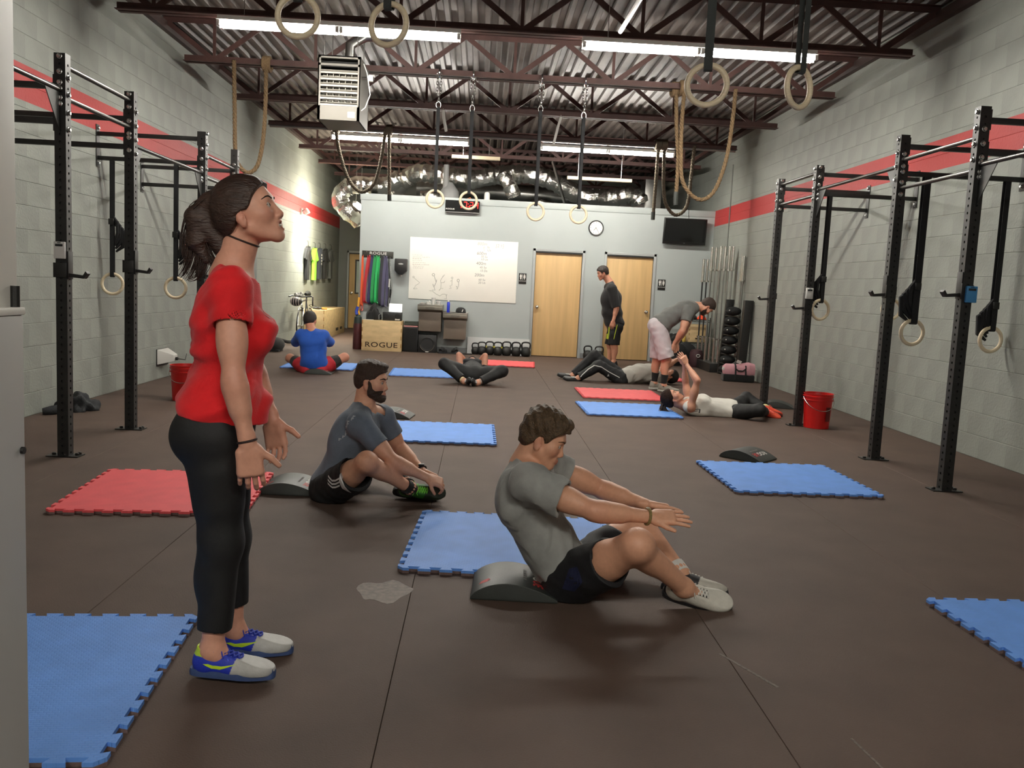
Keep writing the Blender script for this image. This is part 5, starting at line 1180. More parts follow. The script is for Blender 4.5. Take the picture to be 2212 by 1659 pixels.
class Field:
    def __init__(s, prims, h, pad=.03):
        lo = np.min([p.box()[0] for p in prims], 0)-pad; hi = np.max([p.box()[1] for p in prims], 0)+pad
        s.h = h; s.lo = lo; n = np.ceil((hi-lo)/h).astype(int)+1; s.n = n; s.d = np.full(n, .5, np.float32)
    def grid(s, lo=None, hi=None):
        i0 = np.zeros(3, int) if lo is None else np.clip(np.floor((lo-s.lo)/s.h).astype(int), 0, s.n)
        i1 = s.n.copy() if hi is None else np.clip(np.ceil((hi-s.lo)/s.h).astype(int)+1, 0, s.n)
        ax = [(s.lo[k]+s.h*np.arange(i0[k], i1[k])).astype(np.float32) for k in range(3)]
        return tuple(slice(a, b) for a, b in zip(i0, i1)), ax[0][:, None, None], ax[1][None, :, None], ax[2][None, None, :]
    def add(s, p, k=.02):
        lo, hi = p.box(); m = k+3*s.h; sl, X, Y, Z = s.grid(lo-m, hi+m)
        if min(s.d[sl].shape) == 0: return
        b = p.f(X, Y, Z).astype(np.float32); a = s.d[sl]
        if k > 0: q = np.maximum(k-np.abs(a-b), 0)/k; s.d[sl] = np.minimum(a, b)-q*q*k*.25
        else: s.d[sl] = np.minimum(a, b)
    def sub(s, p, k=.008):
        lo, hi = p.box(); m = k+3*s.h; sl, X, Y, Z = s.grid(lo-m, hi+m)
        if min(s.d[sl].shape) == 0: return
        b = -p.f(X, Y, Z).astype(np.float32); a = s.d[sl]; q = np.maximum(k-np.abs(a-b), 0)/k; s.d[sl] = np.maximum(a, b)+q*q*k*.25
    def cut(s, c, n, region=None):
        """keep the side of the plane that n points away from"""
        n = unit(n); c = V3(c)
        sl, X, Y, Z = s.grid(*(region or (None, None)))
        b = ((X-c[0])*n[0]+(Y-c[1])*n[1]+(Z-c[2])*n[2]).astype(np.float32); s.d[sl] = np.maximum(s.d[sl], b)
    def warp(s, fn, lo=None, hi=None): sl, X, Y, Z = s.grid(lo, hi); s.d[sl] = s.d[sl]+fn(X, Y, Z).astype(np.float32)
    def mesh(s, name, relax=1):
        d = s.d; neg = d < 0
        c = np.zeros(np.array(d.shape)-1, np.int8)
        for i in (0, 1):
            for j in (0, 1):
                for k in (0, 1): c += neg[i:d.shape[0]-1+i, j:d.shape[1]-1+j, k:d.shape[2]-1+k]
        idx = np.argwhere((c > 0) & (c < 8)); acc = np.zeros(idx.shape); cnt = np.zeros(len(idx))
        O = [(i, j, k) for i in (0, 1) for j in (0, 1) for k in (0, 1)]
        val = {o: d[idx[:, 0]+o[0], idx[:, 1]+o[1], idx[:, 2]+o[2]] for o in O}
        for o in O:
            for ax in range(3):
                if o[ax] == 0:
                    q = list(o); q[ax] = 1; q = tuple(q); v1, v2 = val[o], val[q]; cr = (v1 < 0) != (v2 < 0)
                    t = np.where(cr, v1/np.where(cr, v1-v2, 1), 0); p = np.tile(V3(o), (len(idx), 1)); p[:, ax] += t
                    acc += p*cr[:, None]; cnt += cr
        pos = s.lo+s.h*(idx+acc/cnt[:, None])
        vid = np.full(c.shape, -1, np.int32); vid[idx[:, 0], idx[:, 1], idx[:, 2]] = np.arange(len(idx)); F = []
        for ax in range(3):
            o1, o2 = [a for a in range(3) if a != ax]
            sa = [slice(1, -1)]*3; sb = [slice(1, -1)]*3; sa[ax] = slice(0, -1); sb[ax] = slice(1, None)
            n1, n2 = neg[tuple(sa)], neg[tuple(sb)]; e = np.argwhere(n1 != n2)
            if not len(e): continue
            fl = n1[e[:, 0], e[:, 1], e[:, 2]]; e = e.copy(); e[:, o1] += 1; e[:, o2] += 1
            def vi(a, b): q = e.copy(); q[:, o1] += a; q[:, o2] += b; return vid[q[:, 0], q[:, 1], q[:, 2]]
            Q = np.stack([vi(-1, -1), vi(0, -1), vi(0, 0), vi(-1, 0)], 1)
            if ax == 1: fl = ~fl
            Q[~fl] = Q[~fl][:, ::-1]; F.append(Q)
        F = np.concatenate(F); F = F[(F >= 0).all(1)]
        for _ in range(relax):
            nb = np.zeros_like(pos); ct = np.zeros(len(pos))
            for a, b in ((0, 1), (1, 2), (2, 3), (3, 0)):
                for u, v in ((a, b), (b, a)):
                    for q in range(3): nb[:, q] += np.bincount(F[:, u], pos[F[:, v], q], len(pos))
                    ct += np.bincount(F[:, u], minlength=len(pos))
            pos = pos*.5+.5*nb/np.maximum(ct, 1)[:, None]
        me = bpy.data.meshes.new(name); me.vertices.add(len(pos)); me.vertices.foreach_set('co', pos.astype(np.float32).ravel())
        me.loops.add(F.size); me.loops.foreach_set('vertex_index', F.astype(np.int32).ravel()); me.polygons.add(len(F))
        me.polygons.foreach_set('loop_start', np.arange(0, F.size, 4, dtype=np.int32)); me.polygons.foreach_set('loop_total', np.full(len(F), 4, np.int32))
        me.polygons.foreach_set('use_smooth', np.ones(len(F), bool)); me.update(calc_edges=True); s.pos = pos
        return me
def paint(me, cols):
    a = me.color_attributes.new('Col', 'FLOAT_COLOR', 'POINT'); c = np.ones((len(cols), 4), np.float32); c[:, :3] = cols; a.data.foreach_set('color', c.ravel())
def wrinkle(seed, amp, scale=22, dirs=None, n=5):
    rs = np.random.RandomState(seed); K = rs.normal(size=(n, 3))*scale*1.4; ph = rs.uniform(0, 6.3, n)
    if dirs is not None:
        d = unit(dirs)
        K = K-np.outer(K @ d, d)*.75
    def fn(X, Y, Z):
        q = 0; wx = .4*np.sin(9*X+7*Y+ph[0])+.3*np.sin(11*Z-5*Y+ph[1])
        for i in range(n): q = q+np.sin(K[i, 0]*X+K[i, 1]*Y+K[i, 2]*Z+ph[i]+1.3*wx)/n
        return -amp*np.maximum(q*2.2, -.5)
    return fn
def frame(f, u):
    """columns right, forward, up"""
    f = unit(f); u = V3(u); u = unit(u-f*(u @ f)); r = np.cross(f, u); return np.stack([r, f, u], 1)

# ---------------------------------------------------------------- anatomy
def head_prims(c, R, s, sex='m', mouth=0, full=1):
    P = lambda x, y, z: c+R @ (V3((x, y, z))*s); E = lambda x, y, z, a, b, d: ell(P(x, y, z), V3((a, b, d))*s, R)
    K = lambda a, b, ra, rb: cap(P(*a), P(*b), ra*s, rb*s); add = []; sub = []; m = sex == 'm'
    add += [(E(0, -.008, .030, .075, .093, .083), .02), (E(0, .030, -.026, .059, .056, .076), .03)]
    jw = .054 if m else .048
    for x in (-1, 1):
        add += [(K((x*jw, .004, -.052), (x*.018, .066, -.096), .019, .015), .025), (E(x*.041, .054, -.022, .024, .024, .024), .03)]
    add += [(E(0, .070, -.095, .02 if m else .016, .018, .017), .02), (K((-.03, .073, .027), (.03, .073, .027), .0125 if m else .01, .0125 if m else .01), .02)]
    add += [(K((0, .078, .010), (0, .0985, -.031), .0075, .0105), .012), (E(.0115, .092, -.0365, .009, .011, .008), .008), (E(-.0115, .092, -.0365, .009, .011, .008), .008)]
    add += [(E(0, .076, -.064, .028, .015, .021), .016)]
    for x in (-1, 1): sub += [(E(x*.032, .094, .0005, .017, .014, .011), .014)]
    g = .004+mouth*.5
    for x in (-1, 1):
        add += [(K((0, .0925, -.0615+mouth*.35), (x*.022, .081, -.064), .0055, .003), .004), (K((0, .0905, -.0715-mouth*.5), (x*.021, .080, -.066), .0068, .003), .004)]
    if mouth: sub += [(E(0, .095, -.066-mouth*.1, .018, .022, .006+mouth*.45), .003)]
    for x in (-1, 1):
        add += [(sph(P(x*.032, .0725, .001), .0132*s), .004)]; sub += [(E(x*.032, .0865, -.0010, .0115, .01, .0026), .002)]
        add += [(ell(P(x*.0765, -.008, -.016), V3((.0065, .018, .031))*s, R @ rotx(.22) @ rotz(-x*.22)), .006), (sph(P(x*.073, -.004, -.04), .009*s), .008)]; sub += [(E(x*.0875, -.001, -.012, .0105, .0095, .019), .003)]
    return add, sub
def rotx(a): c, s = math.cos(a), math.sin(a); return np.array([[1, 0, 0], [0, c, -s], [0, s, c]])
def rotz(a): c, s = math.cos(a), math.sin(a); return np.array([[c, -s, 0], [s, c, 0], [0, 0, 1]])
def hand_prims(w_, d, pn, side, L=.185, curl=(.25, .3, .25), spread=.10, thumb=(.75, .25), curls=None):
    """wrist, direction, palm normal, side = towards the thumb"""
    w_ = V3(w_); d = unit(d); pn = V3(pn); pn = unit(pn-d*(pn @ d)); sd = np.cross(d, pn); sd = sd*side
    k = L/.185; R = np.stack([sd, d, pn], 1); out = [(cap(w_-d*.02*k, w_+d*.03*k, .024*k, .026*k, (pn, .68)), .012)]
    out += [(rbx(w_+d*.058*k, V3((.026, .032, .003))*k, R, .0125*k), .012), (ell(w_+d*.035*k+sd*.026*k+pn*.006*k, V3((.016, .03, .013))*k, R), .01)]
    tips = []
    for i, (o, l, rr) in enumerate(((.031, .068, .0085), (.0105, .077, .0088), (-.0105, .072, .0085), (-.031, .056, .0075))):
        cu = curls[i] if curls else curl; a = 0; p = w_+d*(.094-.004*abs(i-1.2))*k+sd*o*k; dd0 = unit(d+sd*spread*(1.35-i)*.55)
        out.append((cap(w_+d*.06*k+sd*o*.85*k, p, .0105*k, .0095*k), .006))
        for q, fr in enumerate((.45, .31, .24)):
            a += cu[q]; dr = dd0*math.cos(a)+pn*math.sin(a); e = p+dr*l*fr*k; r0 = rr*(1-.07*q)*k; out.append((cap(p, e, r0, r0*.92), .0035 if q else .005)); p = e
        tips.append(p)
    t0 = w_+d*.028*k+sd*.03*k; td = unit(d*thumb[0]+sd*(1-thumb[0])*1.6+pn*thumb[1]); t1 = t0+td*.042*k; t2 = t1+unit(td+d*.25-sd*.12)*.033*k
    out += [(cap(w_+d*.02*k+sd*.018*k, t0, .015*k, .013*k), .01), (cap(t0, t1, .0125*k, .0105*k), .006), (cap(t1, t2, .0105*k, .0085*k), .004)]
    return out, tips
class Fig:
    """J: joints; builds body, clothes, hair and shoes of one person"""
    def __init__(s, J, sex='m', build=1., h=.005, hs=1., skin='c08a68', girth=1., bust=1., leg=1.):
        s.J = {k: V3(v) if hasattr(v, '__len__') else v for k, v in J.items()}; J = s.J; s.sex = sex; s.h = h; s.hs = hs; s.b = build; s.skin = skin; m = sex == 'm'; b = build
        s.HR = frame(J['hf'], J['hu']); pel, wst, ch, nk = J['pel'], J['wst'], J['ch'], J['nk']
        rp = unit(J['hipR']-J['hipL']); rc = unit(J['shR']-J['shL'])
        up0 = unit(wst-pel); up1 = unit(ch-wst); up2 = unit(nk-ch)
        s.pf = np.cross(up0, rp); s.cf = np.cross(up2, rc); s.up0, s.up1, s.up2, s.rp, s.rc = up0, up1, up2, rp, rc
        T = []
        W = dict(m=[(.158, .108, .105), (.15, .105, .10), (.143, .104, .10), (.15, .110, .11), (.163, .115, .115), (.145, .092, .085)], f=[(.166, .110, .105), (.145, .1, .10), (.118, .09, .10), (.125, .095, .10), (.136, .1, .11), (.122, .08, .08)])[sex]
        pts = [pel, pel*.5+wst*.5, wst, wst*.5+ch*.5, ch, ch*.45+nk*.55-up2*.01]
        for i, (p, r) in enumerate(zip(pts, W)):
            t = i/5; rr = unit(rp*(1-t)+rc*t); u = unit(up0*(1-t)+up2*t) if i not in (2, 3) else unit(up0*.4+up1*1.2+up2*.4); f = unit(np.cross(u, rr)); rr = np.cross(f, u)
            R = np.stack([rr, f, u], 1); g = girth if i in (1, 2, 3) else 1+(girth-1)*.4
            T.append((ell(p, V3(r)*b*V3((g, g, 1)), R), .05))
        s.T = T; s.Xs, s.Xp, s.Xg, s.Xl = [], [], [], []
        for sd, sg in (('L', -1), ('R', 1)):
            sh = J['sh'+sd]; s.Xs.append((cap(nk-up2*.01, sh+up2*.01-(sh-nk)*.1, .05*b, .05*b), .05)); s.Xs.append((sph(sh, (.06 if m else .05)*b), .035))
            if m: s.Xp.append((ell(ch+s.cf*.062*b+rc*sg*.075*b+up2*.045*b, V3((.075, .045, .065))*b, frame(s.cf, up2)), .04))
            s.Xg.append((ell(pel-s.pf*.05*b+rp*sg*.075*b-up0*.03*b, V3((.085, .085, .09))*b*(1 if m else 1.06), frame(s.pf, up0)), .04))
            s.Xl.append((ell(ch-s.cf*.06*b+rc*sg*.085*b+up2*.04*b, V3((.07, .04, .1))*b, frame(s.cf, up2)), .05))
        s.X = s.Xs+s.Xp+s.Xg+s.Xl; s.B = []
        if not m:
            for sg in (-1, 1): s.B.append((ell(ch+s.cf*.085*b+rc*sg*.062*b+up2*(-.005)*b, V3((.062, .058*bust, .062))*b, frame(s.cf, up2)), .03))
        L = {}
        for sd, sg in (('L', -1), ('R', 1)):
            sh, el, wr = J['sh'+sd], J['el'+sd], J['wr'+sd]; k = b*(1 if m else .86)
            fw = unit(wr-el); uw = unit(el-sh); L['arm'+sd] = [(cap(sh, el, .05*k, .041*k), .03), (ell(sh*.45+el*.55, V3((.048, .052, .09))*k, frame(np.cross(uw, s.rc)+1e-3, uw)), .03), (cap(el, wr, .041*k, .0265*k), .02), (cap(el*.85+wr*.15, el*.55+wr*.45, .046*k, .039*k), .02)]
            hp, kn, an = J['hip'+sd], J['kn'+sd], J['an'+sd]; k = b*leg*(1 if m else 1.02); sv = unit(an-kn); tv = unit(kn-hp)
            n = np.cross(tv, sv); bk = np.cross(n, sv) if np.linalg.norm(n) > .15 else -s.pf; bk = unit(bk-sv*(bk @ sv)); bk = -bk if bk @ (kn-(hp+an)/2) > 0.02 else bk
            L['leg'+sd] = [(cap(hp, kn, .088*k, .058*k), .045), (cap(hp*.7+kn*.3, hp*.4+kn*.6, .084*k, .07*k), .03), (sph(kn-bk*.002, .047*k), .05), (cap(kn, an, .05*k, .035*k), .03), (ell(kn*.72+an*.28+bk*.026*k, V3((.043, .047, .105))*k, frame(bk, sv)), .03), (sph(an, .037*k), .02)]
            s.J['bk'+sd] = bk
        s.L = L
        hc = J['hc']; s.P = lambda x, y, z: hc+s.HR @ (V3((x, y, z))*hs)
        s.N = [(cap(s.P(0, -.022, -.045), nk+up2*.0, .055*hs*(1 if m else .86), .058*b*(1 if m else .88)), .03), (cap(s.P(0, -.03, -.03), nk-s.cf*.02, .045*hs*(1 if m else .85), .055*b), .03)]
        s.H, s.Hs = head_prims(hc, s.HR, hs, sex, J.get('mouth', 0))
    def prims(s): return s.T+s.X+s.B+s.N+sum(s.L.values(), [])
    def body(s, root, hands=(), feet=True, skinmat=None, tint=None):
        A = s.prims()+s.H
        for hp in hands: A = A+hp
        if feet:
            for sd in 'LR': u_ = unit(s.J.get('up'+sd, (0, 0, 1))); A = A+[(cap(s.J['an'+sd]-u_*.005, s.J['an'+sd]-u_*.048+unit(s.J['toe'+sd]-s.J['an'+sd])*.075, .030, .022), .03)]
        F = Field([p for p, k in A], s.h)
        for p, k in s.T+s.X+s.B+s.N: F.add(p, k)
        for v in s.L.values():
            for p, k in v: F.add(p, k)
        HF = Field([p for p, k in s.H], s.h)
        sl, X, Y, Z = F.grid(HF.lo, HF.lo+s.h*(HF.n-1))
        # head is laid into the body's own grid
        G = Field.__new__(Field); G.h = s.h; G.lo = np.array([X.ravel()[0], Y.ravel()[0], Z.ravel()[0]], float); G.n = np.array([X.size, Y.size, Z.size]); G.d = np.full(G.n, .5, np.float32)
        for p, k in s.H: G.add(p, k)
        for p, k in s.Hs: G.sub(p, k)
        a, q = F.d[sl], G.d; kk = .02; w_ = np.maximum(kk-np.abs(a-q), 0)/kk; F.d[sl] = np.minimum(a, q)-w_*w_*kk*.25
        for hp in hands:
            for p, k in hp: F.add(p, k)
        if feet:
            for p, k in A[-2:]: F.add(p, k)
        me = F.mesh('body', 1); pos = F.pos
        # skin tint: paler/redder patches that belong to the skin itself
        c = np.tile(V3(lin(s.skin)), (len(pos), 1)); q = (pos-s.J['hc']) @ s.HR/s.hs
        def mask(cx, cy, cz, rx, ry, rz): return np.clip(1.4-np.sqrt(((q[:, 0]-cx)/rx)**2+((q[:, 1]-cy)/ry)**2+((q[:, 2]-cz)/rz)**2)*1.0, 0, 1)[:, None]
        lip = V3(lin('a8564c')); mo = s.J.get('mouth', 0)
        for z, rz in ((-.0612+mo*.35, .0052), (-.0718-mo*.45, .0062)): k = mask(0, .091, z, .021, .02, rz); c = c*(1-k*.8)+lip*k*.8
        for x in (-1, 1):
            k = mask(x*.045, .07, -.028, .026, .03, .022)*.28; c = c*(1-k)+V3(lin('c0695a'))*k
            k = mask(x*.08, -.006, -.016, .02, .028, .038)*.3; c = c*(1-k)+V3(lin('b8604e'))*k
        k = mask(0, .108, -.034, .016, .016, .014)*.3; c = c*(1-k)+V3(lin('c0695a'))*k
        for kx in ('knL', 'knR', 'elL', 'elR'):
            k = np.clip(1.3-np.linalg.norm(pos-s.J[kx], axis=1)/.062, 0, 1)[:, None]*.3; c = c*(1-k)+V3(lin('bf6b56'))*k
        if tint: c = tint(q, pos, c)
        paint(me, c)
        o = obj('body', me, skinmat or mat('skin', 'c08a68', .5, attr='Col', var=.06, vscale=60, bump=.06, bscale=400, sub=.0), root, sm=False); s.bodyF = F; s.body_o = o
        return o
    def eyes(s, root, iris='3d2a1c'):
        for x in (-1, 1):
            c = s.P(x*.032, .0725, .001); e = MB().sphere(c, .0121*s.hs, 16, 12); o = obj('eye', e, mat('eye_white', 'b9aea2', .2), root)
            obj('iris', MB().sphere(V3(c)+s.HR @ V3((0, .0068, 0))*s.hs, (.0066*s.hs,)*3, 12, 8), mat('iris_'+iris, iris, .1), o)
    def brows(s, root, col, w_=.0035):
        me = s.body_o.data; bvh = BVHTree.FromPolygons([v.co for v in me.vertices], [p.vertices for p in me.polygons]); f = Vector(s.HR[:, 1])
        def on(x, z, lift=.0005):
            h = bvh.ray_cast(Vector(s.P(x, .16, z)), -f); return h[0]+f*lift if h[0] else Vector(s.P(x, .08, z))
        for x in (-1, 1):
            mb = MB().tube([on(x*.013, .0215), on(x*.022, .0255), on(x*.032, .0285), on(x*.042, .0275), on(x*.051, .0215)], [w_*.8, w_, w_, w_*.8, w_*.4], 6); obj('eyebrow', mb, mat('brow_'+col, col, .9), root)
            mb = MB().tube([on(x*.0195, .0015, .001), on(x*.025, .0042, .0012), on(x*.032, .0052, .0012), on(x*.039, .0042, .001), on(x*.0455, .001, .001)], [.0008, .0013, .0015, .0014, .0009], 5); obj('eyelashes', mb, mat('lash', '1a1210', .8), root)
    def collar(s, up=.03, tilt=.4, w_=.105):
        c = s.J['nk']; return (c+s.up2*up, s.up2+s.cf*tilt, (c-w_, c+w_))
    def cloth(s, name, root, mt, parts, grow, extra=(), cuts=(), subs=(), fold=None, h=None, k=.03, relax=1, parent_label=None):
        """parts: list of prim lists to inflate; cuts: planes (point, normal, region)"""
        A = [(p.grow(grow), max(kk, k)) for L in parts for p, kk in L]+list(extra); F = Field([p for p, kk in A], h or s.h)
        for p, kk in A: F.add(p, kk)
        if fold: F.warp(fold)
        for c in cuts: F.cut(*c)
        if F.h < .0065:
            for p, kk in subs: F.sub(p, kk)
        me = F.mesh(name, relax); o = obj(name, me, mt, root, sm=False)
        if parent_label: o['label'] = parent_label
        return o
    def sleeve(s, sd, frac, r0, r1, k=.03):
        """sleeve from the shoulder down a fraction of the arm (beyond 1 = on to the forearm), and the hollow of its mouth"""
        J = s.J; sh, el, wr = J['sh'+sd], J['el'+sd], J['wr'+sd]; out = []; b = s.b*(1 if s.sex == 'm' else .9)
        if frac <= 1: e = sh+(el-sh)*frac; d = unit(el-sh); out.append((cap(sh, e+d*.03, r0*b, r1*b, cp=(e, d)), k))
        else: e = el+(wr-el)*(frac-1); d = unit(wr-el); out += [(cap(sh, el, r0*b, (r0+r1)/2*b), k), (cap(el, e+d*.03, (r0+r1)/2*b, r1*b, cp=(e, d)), k)]
        return out, (cap(e-d*.018, e+d*.05, r1*b*.88, r1*b*.88), .003)
    def trouser(s, sd, frac, r0, r1, k=.04, off=(0, 0, 0)):
        J = s.J; hp, kn, an = J['hip'+sd], J['kn'+sd], J['an'+sd]; out = []; b = s.b; off = V3(off)
        if frac <= 1: e = hp+(kn-hp)*frac; d = unit(kn-hp); out.append((cap(hp, e+d*.03+off, r0*b, r1*b, cp=(e+off*.5, d)), k))
        else: e = kn+(an-kn)*(frac-1); d = unit(an-kn); out += [(cap(hp, kn, r0*b, (r0*.35+r1*.65)*b), k), (cap(kn, e+d*.03, (r0*.3+r1*.7)*b, r1*b, cp=(e, d)), k)]
        if frac >= .6: out += [(p.grow(.008), .02) for p, kk in s.L['leg'+sd][1:2 if frac < 1 else 3]]
        if frac > 1.5: out += [(s.L['leg'+sd][4][0].grow(.006), .02)]
        return out, (cap(e-d*.02+off*.5, e+d*.05+off*.5, r1*b*.9, r1*b*.9), .003)
    def hair(s, root, mt, line, thick=.012, amp=.003, scale=90, h=None, extra=(), name='hair', dirs=None, seed=3, subs=(), fade=None):
        """cap of hair over the skull; line(y) gives the height below which there is none"""
        P, hs, R = s.P, s.hs, s.HR; t = thick
        A = [(ell(P(0, -.010, .032), V3((.075+t, .094+t, .083+t*1.15))*hs, R), .02), (ell(P(0, -.045, -.005), V3((.062+t, .055+t, .06+t))*hs, R), .03)]+list(extra)
        F = Field([p for p, k in A], h or s.h)
        for p, k in A: F.add(p, k)
        F.warp(wrinkle(seed, amp, scale, dirs))
        sl, X, Y, Z = F.grid(); c = s.J['hc']; px, py, pz = X-c[0], Y-c[1], Z-c[2]
        ly = (px*R[0, 1]+py*R[1, 1]+pz*R[2, 1])/hs; lz = (px*R[0, 2]+py*R[1, 2]+pz*R[2, 2])/hs; lx = (px*R[0, 0]+py*R[1, 0]+pz*R[2, 0])/hs
        if fade: F.d += (np.interp(lz+ly*fade[4], fade[:2], fade[2:4])*hs).astype(np.float32)
        ys, zs = zip(*line); g = np.interp(ly, ys, zs)+np.where(np.abs(lx) < .03, -.0, 0)
        F.d = np.maximum(F.d, ((g-lz)*hs*.8).astype(np.float32))
        if extra:
            for p, k in extra: F.add(p, .004)
        for p, k in subs: F.sub(p, k)
        return obj(name, F.mesh(name, 1), mt, root, sm=False)
def spl(P, k=4):
    P = [V3(p) for p in P]; Q = []
    for i in range(len(P)-1):
        p0, p1, p2, p3 = P[max(i-1, 0)], P[i], P[i+1], P[min(i+2, len(P)-1)]
        for j in range(k):
            t = j/k; Q.append(.5*((2*p1)+(p2-p0)*t+(2*p0-5*p1+4*p2-p3)*t*t+(3*p1-p0-3*p2+p3)*t**3))
    return Q+[P[-1]]
def clump(path, n, w0, w1, seed, jit=.3):
    """n hairs that follow one path, spread w0 wide at the root and w1 at the tip"""
    rs = random.Random(seed); out = []; P = spl(path, 4); k = len(P)
    for _ in range(n):
        o = V3([rs.gauss(0, 1) for _ in range(3)]); o2 = V3([rs.gauss(0, 1) for _ in range(3)]); e = rs.uniform(.75, 1.0); m = max(3, int(k*e))
        out.append([p+(o*(1-jit*i/k)+o2*jit*i/k)*(w0+(w1-w0)*i/k) for i, p in enumerate(P[:m])])
    return out
def strands(curves, r0, r1, mt, root, name='hair_strands', n=4):
    mb = MB()
    for pts in curves:
        k = len(pts); mb.tube(pts, [r0+(r1-r0)*(i/(k-1))**1.5 for i in range(k)], n)
    o = obj(name, mb, mt, root, ang=180); o['kind'] = 'stuff'; return o
HAIRLINE_M = [(-.13, -.075), (-.09, -.07), (-.055, -.055), (-.03, -.025), (-.012, .012), (.005, .016), (.018, -.012), (.03, -.006), (.045, .03), (.062, .05), (.085, .066), (.12, .07)]
def shoe(root, an, toe, up, L=.275, cols=('d8d6d0', 'd8d6d0', '2a2a2a'), lace='d8d6d0', sole='2a2a2c', h=.004, name='shoe', heel_tab=None, toe_cap=None, collar=.10, swoosh=None, side_dir=None, lace_n=5, bow=True, sock=None, label=None):
    """sports shoe: an = ankle joint, toe direction, up = normal of the sole"""
    u = unit(up); f = unit(V3(toe)); f = unit(f-u*(f @ u)); R = np.stack([np.cross(f, u), f, u], 1); k = L/.275
    o = V3(an)-u*.088*k; P = lambda s_, ff, uu: o+R @ (V3((s_, ff, uu))*k)
    E = lambda c, r: ell(P(*c), V3(r)*k, R)
    A = [(E((0, -.028, .045), (.035, .04, .048)), .02), (E((0, .045, .04), (.039, .085, .047)), .03), (E((0, .12, .028), (.045, .085, .034)), .03), (E((0, .160, .027), (.042, .056, .031)), .03), (cap(P(0, -.008, .05), P(0, -.014, collar), .036*k, .037*k), .02)]
    F = Field([p for p, q in A], h)
    for p, q in A: F.add(p, q)
    F.cut(P(0, 0, .013), -u); F.cut(P(0, -.01, collar-.006), R @ unit((0, .25, 1)))
    F.sub(cap(P(0, -.008, .085), P(0, -.012, collar+.05), .0275*k, .030*k), .003)
    me = F.mesh('shoe', 1); q = (F.pos-o) @ R/k; c = np.tile(V3(lin(cols[0])), (len(q), 1))
    if len(cols) > 1: c[(q[:, 1] > .085-.35*(.05-q[:, 2]))] = lin(cols[1])
    if heel_tab: c[(q[:, 2] > collar-.026) & (q[:, 1] < .02)] = lin(heel_tab)
    if len(cols) > 2: c[(np.abs(q[:, 0]) < .017) & (q[:, 1] > .012) & (q[:, 1] < .10) & (q[:, 2] > .04)] = lin(cols[2])
    if toe_cap: c[(q[:, 1] > .155)] = lin(toe_cap)
    paint(me, c); so = obj(name, me, mat('shoe_skin', 'ffffff', .55, attr='Col', var=.08, vscale=50, bump=.15, bscale=260), root, sm=False)
    if label: so['label'] = label
    n = 28; pts = []
    for i in range(n):
        t = 2*PI*i/n; ff = .0725+.148*math.cos(t); w_ = .040+.009*math.exp(-((ff-.13)/.06)**2); e = abs(math.sin(t))**.55*(1 if math.sin(t) > 0 else -1); pts.append((w_*e, ff))
    mb = MB().add([P(a, b, 0) for a, b in pts]+[P(a*1.02, b*1.01-.001, .013) for a, b in pts]+[P(a*.97, b*.99, .024+(.01 if b > .19 else 0)) for a, b in pts], [tuple(range(n-1, -1, -1)), tuple(range(2*n, 3*n))]+[(r*n+i, r*n+(i+1) % n, (r+1)*n+(i+1) % n, (r+1)*n+i) for r in (0, 1) for i in range(n)])
    obj('sole', mb, mat('sole_'+sole, sole, .6, var=.12, vscale=40), so, ang=50)
    bvh = BVHTree.FromPolygons([v.co for v in me.vertices], [p.vertices for p in me.polygons])
    def top(a, b, lift=.003):
        hh = bvh.ray_cast(Vector(P(a, b, .25)), Vector(-u)); return hh[0]+Vector(u)*lift if hh[0] else Vector(P(a, b, .07))
    if lace_n:
        mb = MB()
        for i in range(lace_n):
            b = .03+.07*i/(lace_n-1); mb.tube([top(-.02, b), top(-.01, b+.004), top(.0, b+.006), top(.01, b+.004), top(.02, b)], .0032*k, 6)
            if i < lace_n-1: mb.tube([top(-.019, b), top(0, b+.0085, .004), top(.019, b+.017)], .0028*k, 6); mb.tube([top(.019, b), top(0, b+.0085, .004), top(-.019, b+.017)], .0028*k, 6)
        if bow:
            c0 = V3(top(0, .028, .006)); s_ = R[:, 0]
            for g in (-1, 1): mb.tube([c0, c0+s_*g*.02+u*.012, c0+s_*g*.038-f*.01+u*.004, c0+s_*g*.03-f*.016-u*.004, c0], .0024*k, 5); mb.tube([c0, c0+s_*g*.022+f*.01+u*.004, c0+s_*g*.034+f*.02-u*.018], .0024*k, 5)
        obj('laces', mb, mat('lace_'+lace, lace, .8), so)
    if swoosh is not None:
        col, g = swoosh; pl = [(-.018, .052), (.012, .036), (.04, .034), (.098, .056), (.045, .046), (.016, .047), (.0, .053)]
        bm = bmesh.new(); vs = [bm.verts.new(P(g*.2, a, b)) for a, b in pl]; bm.faces.new(vs); bmesh.ops.triangulate(bm, faces=bm.faces); bmesh.ops.subdivide_edges(bm, edges=bm.edges, cuts=3, use_grid_fill=True); bmesh.ops.triangulate(bm, faces=bm.faces)
        for v in bm.verts:
            hh = bvh.ray_cast(v.co, Vector(-R[:, 0]*g))
            if hh[0]: v.co = hh[0]+Vector(R[:, 0])*g*.0012
        m2 = bpy.data.meshes.new('side_mark'); bm.to_mesh(m2); bm.free(); obj('side_mark', m2, mat('mark_'+col, col, .5), so, sm=False)
    return so
def person(label, loc): return thing('person', label, 'person', loc)
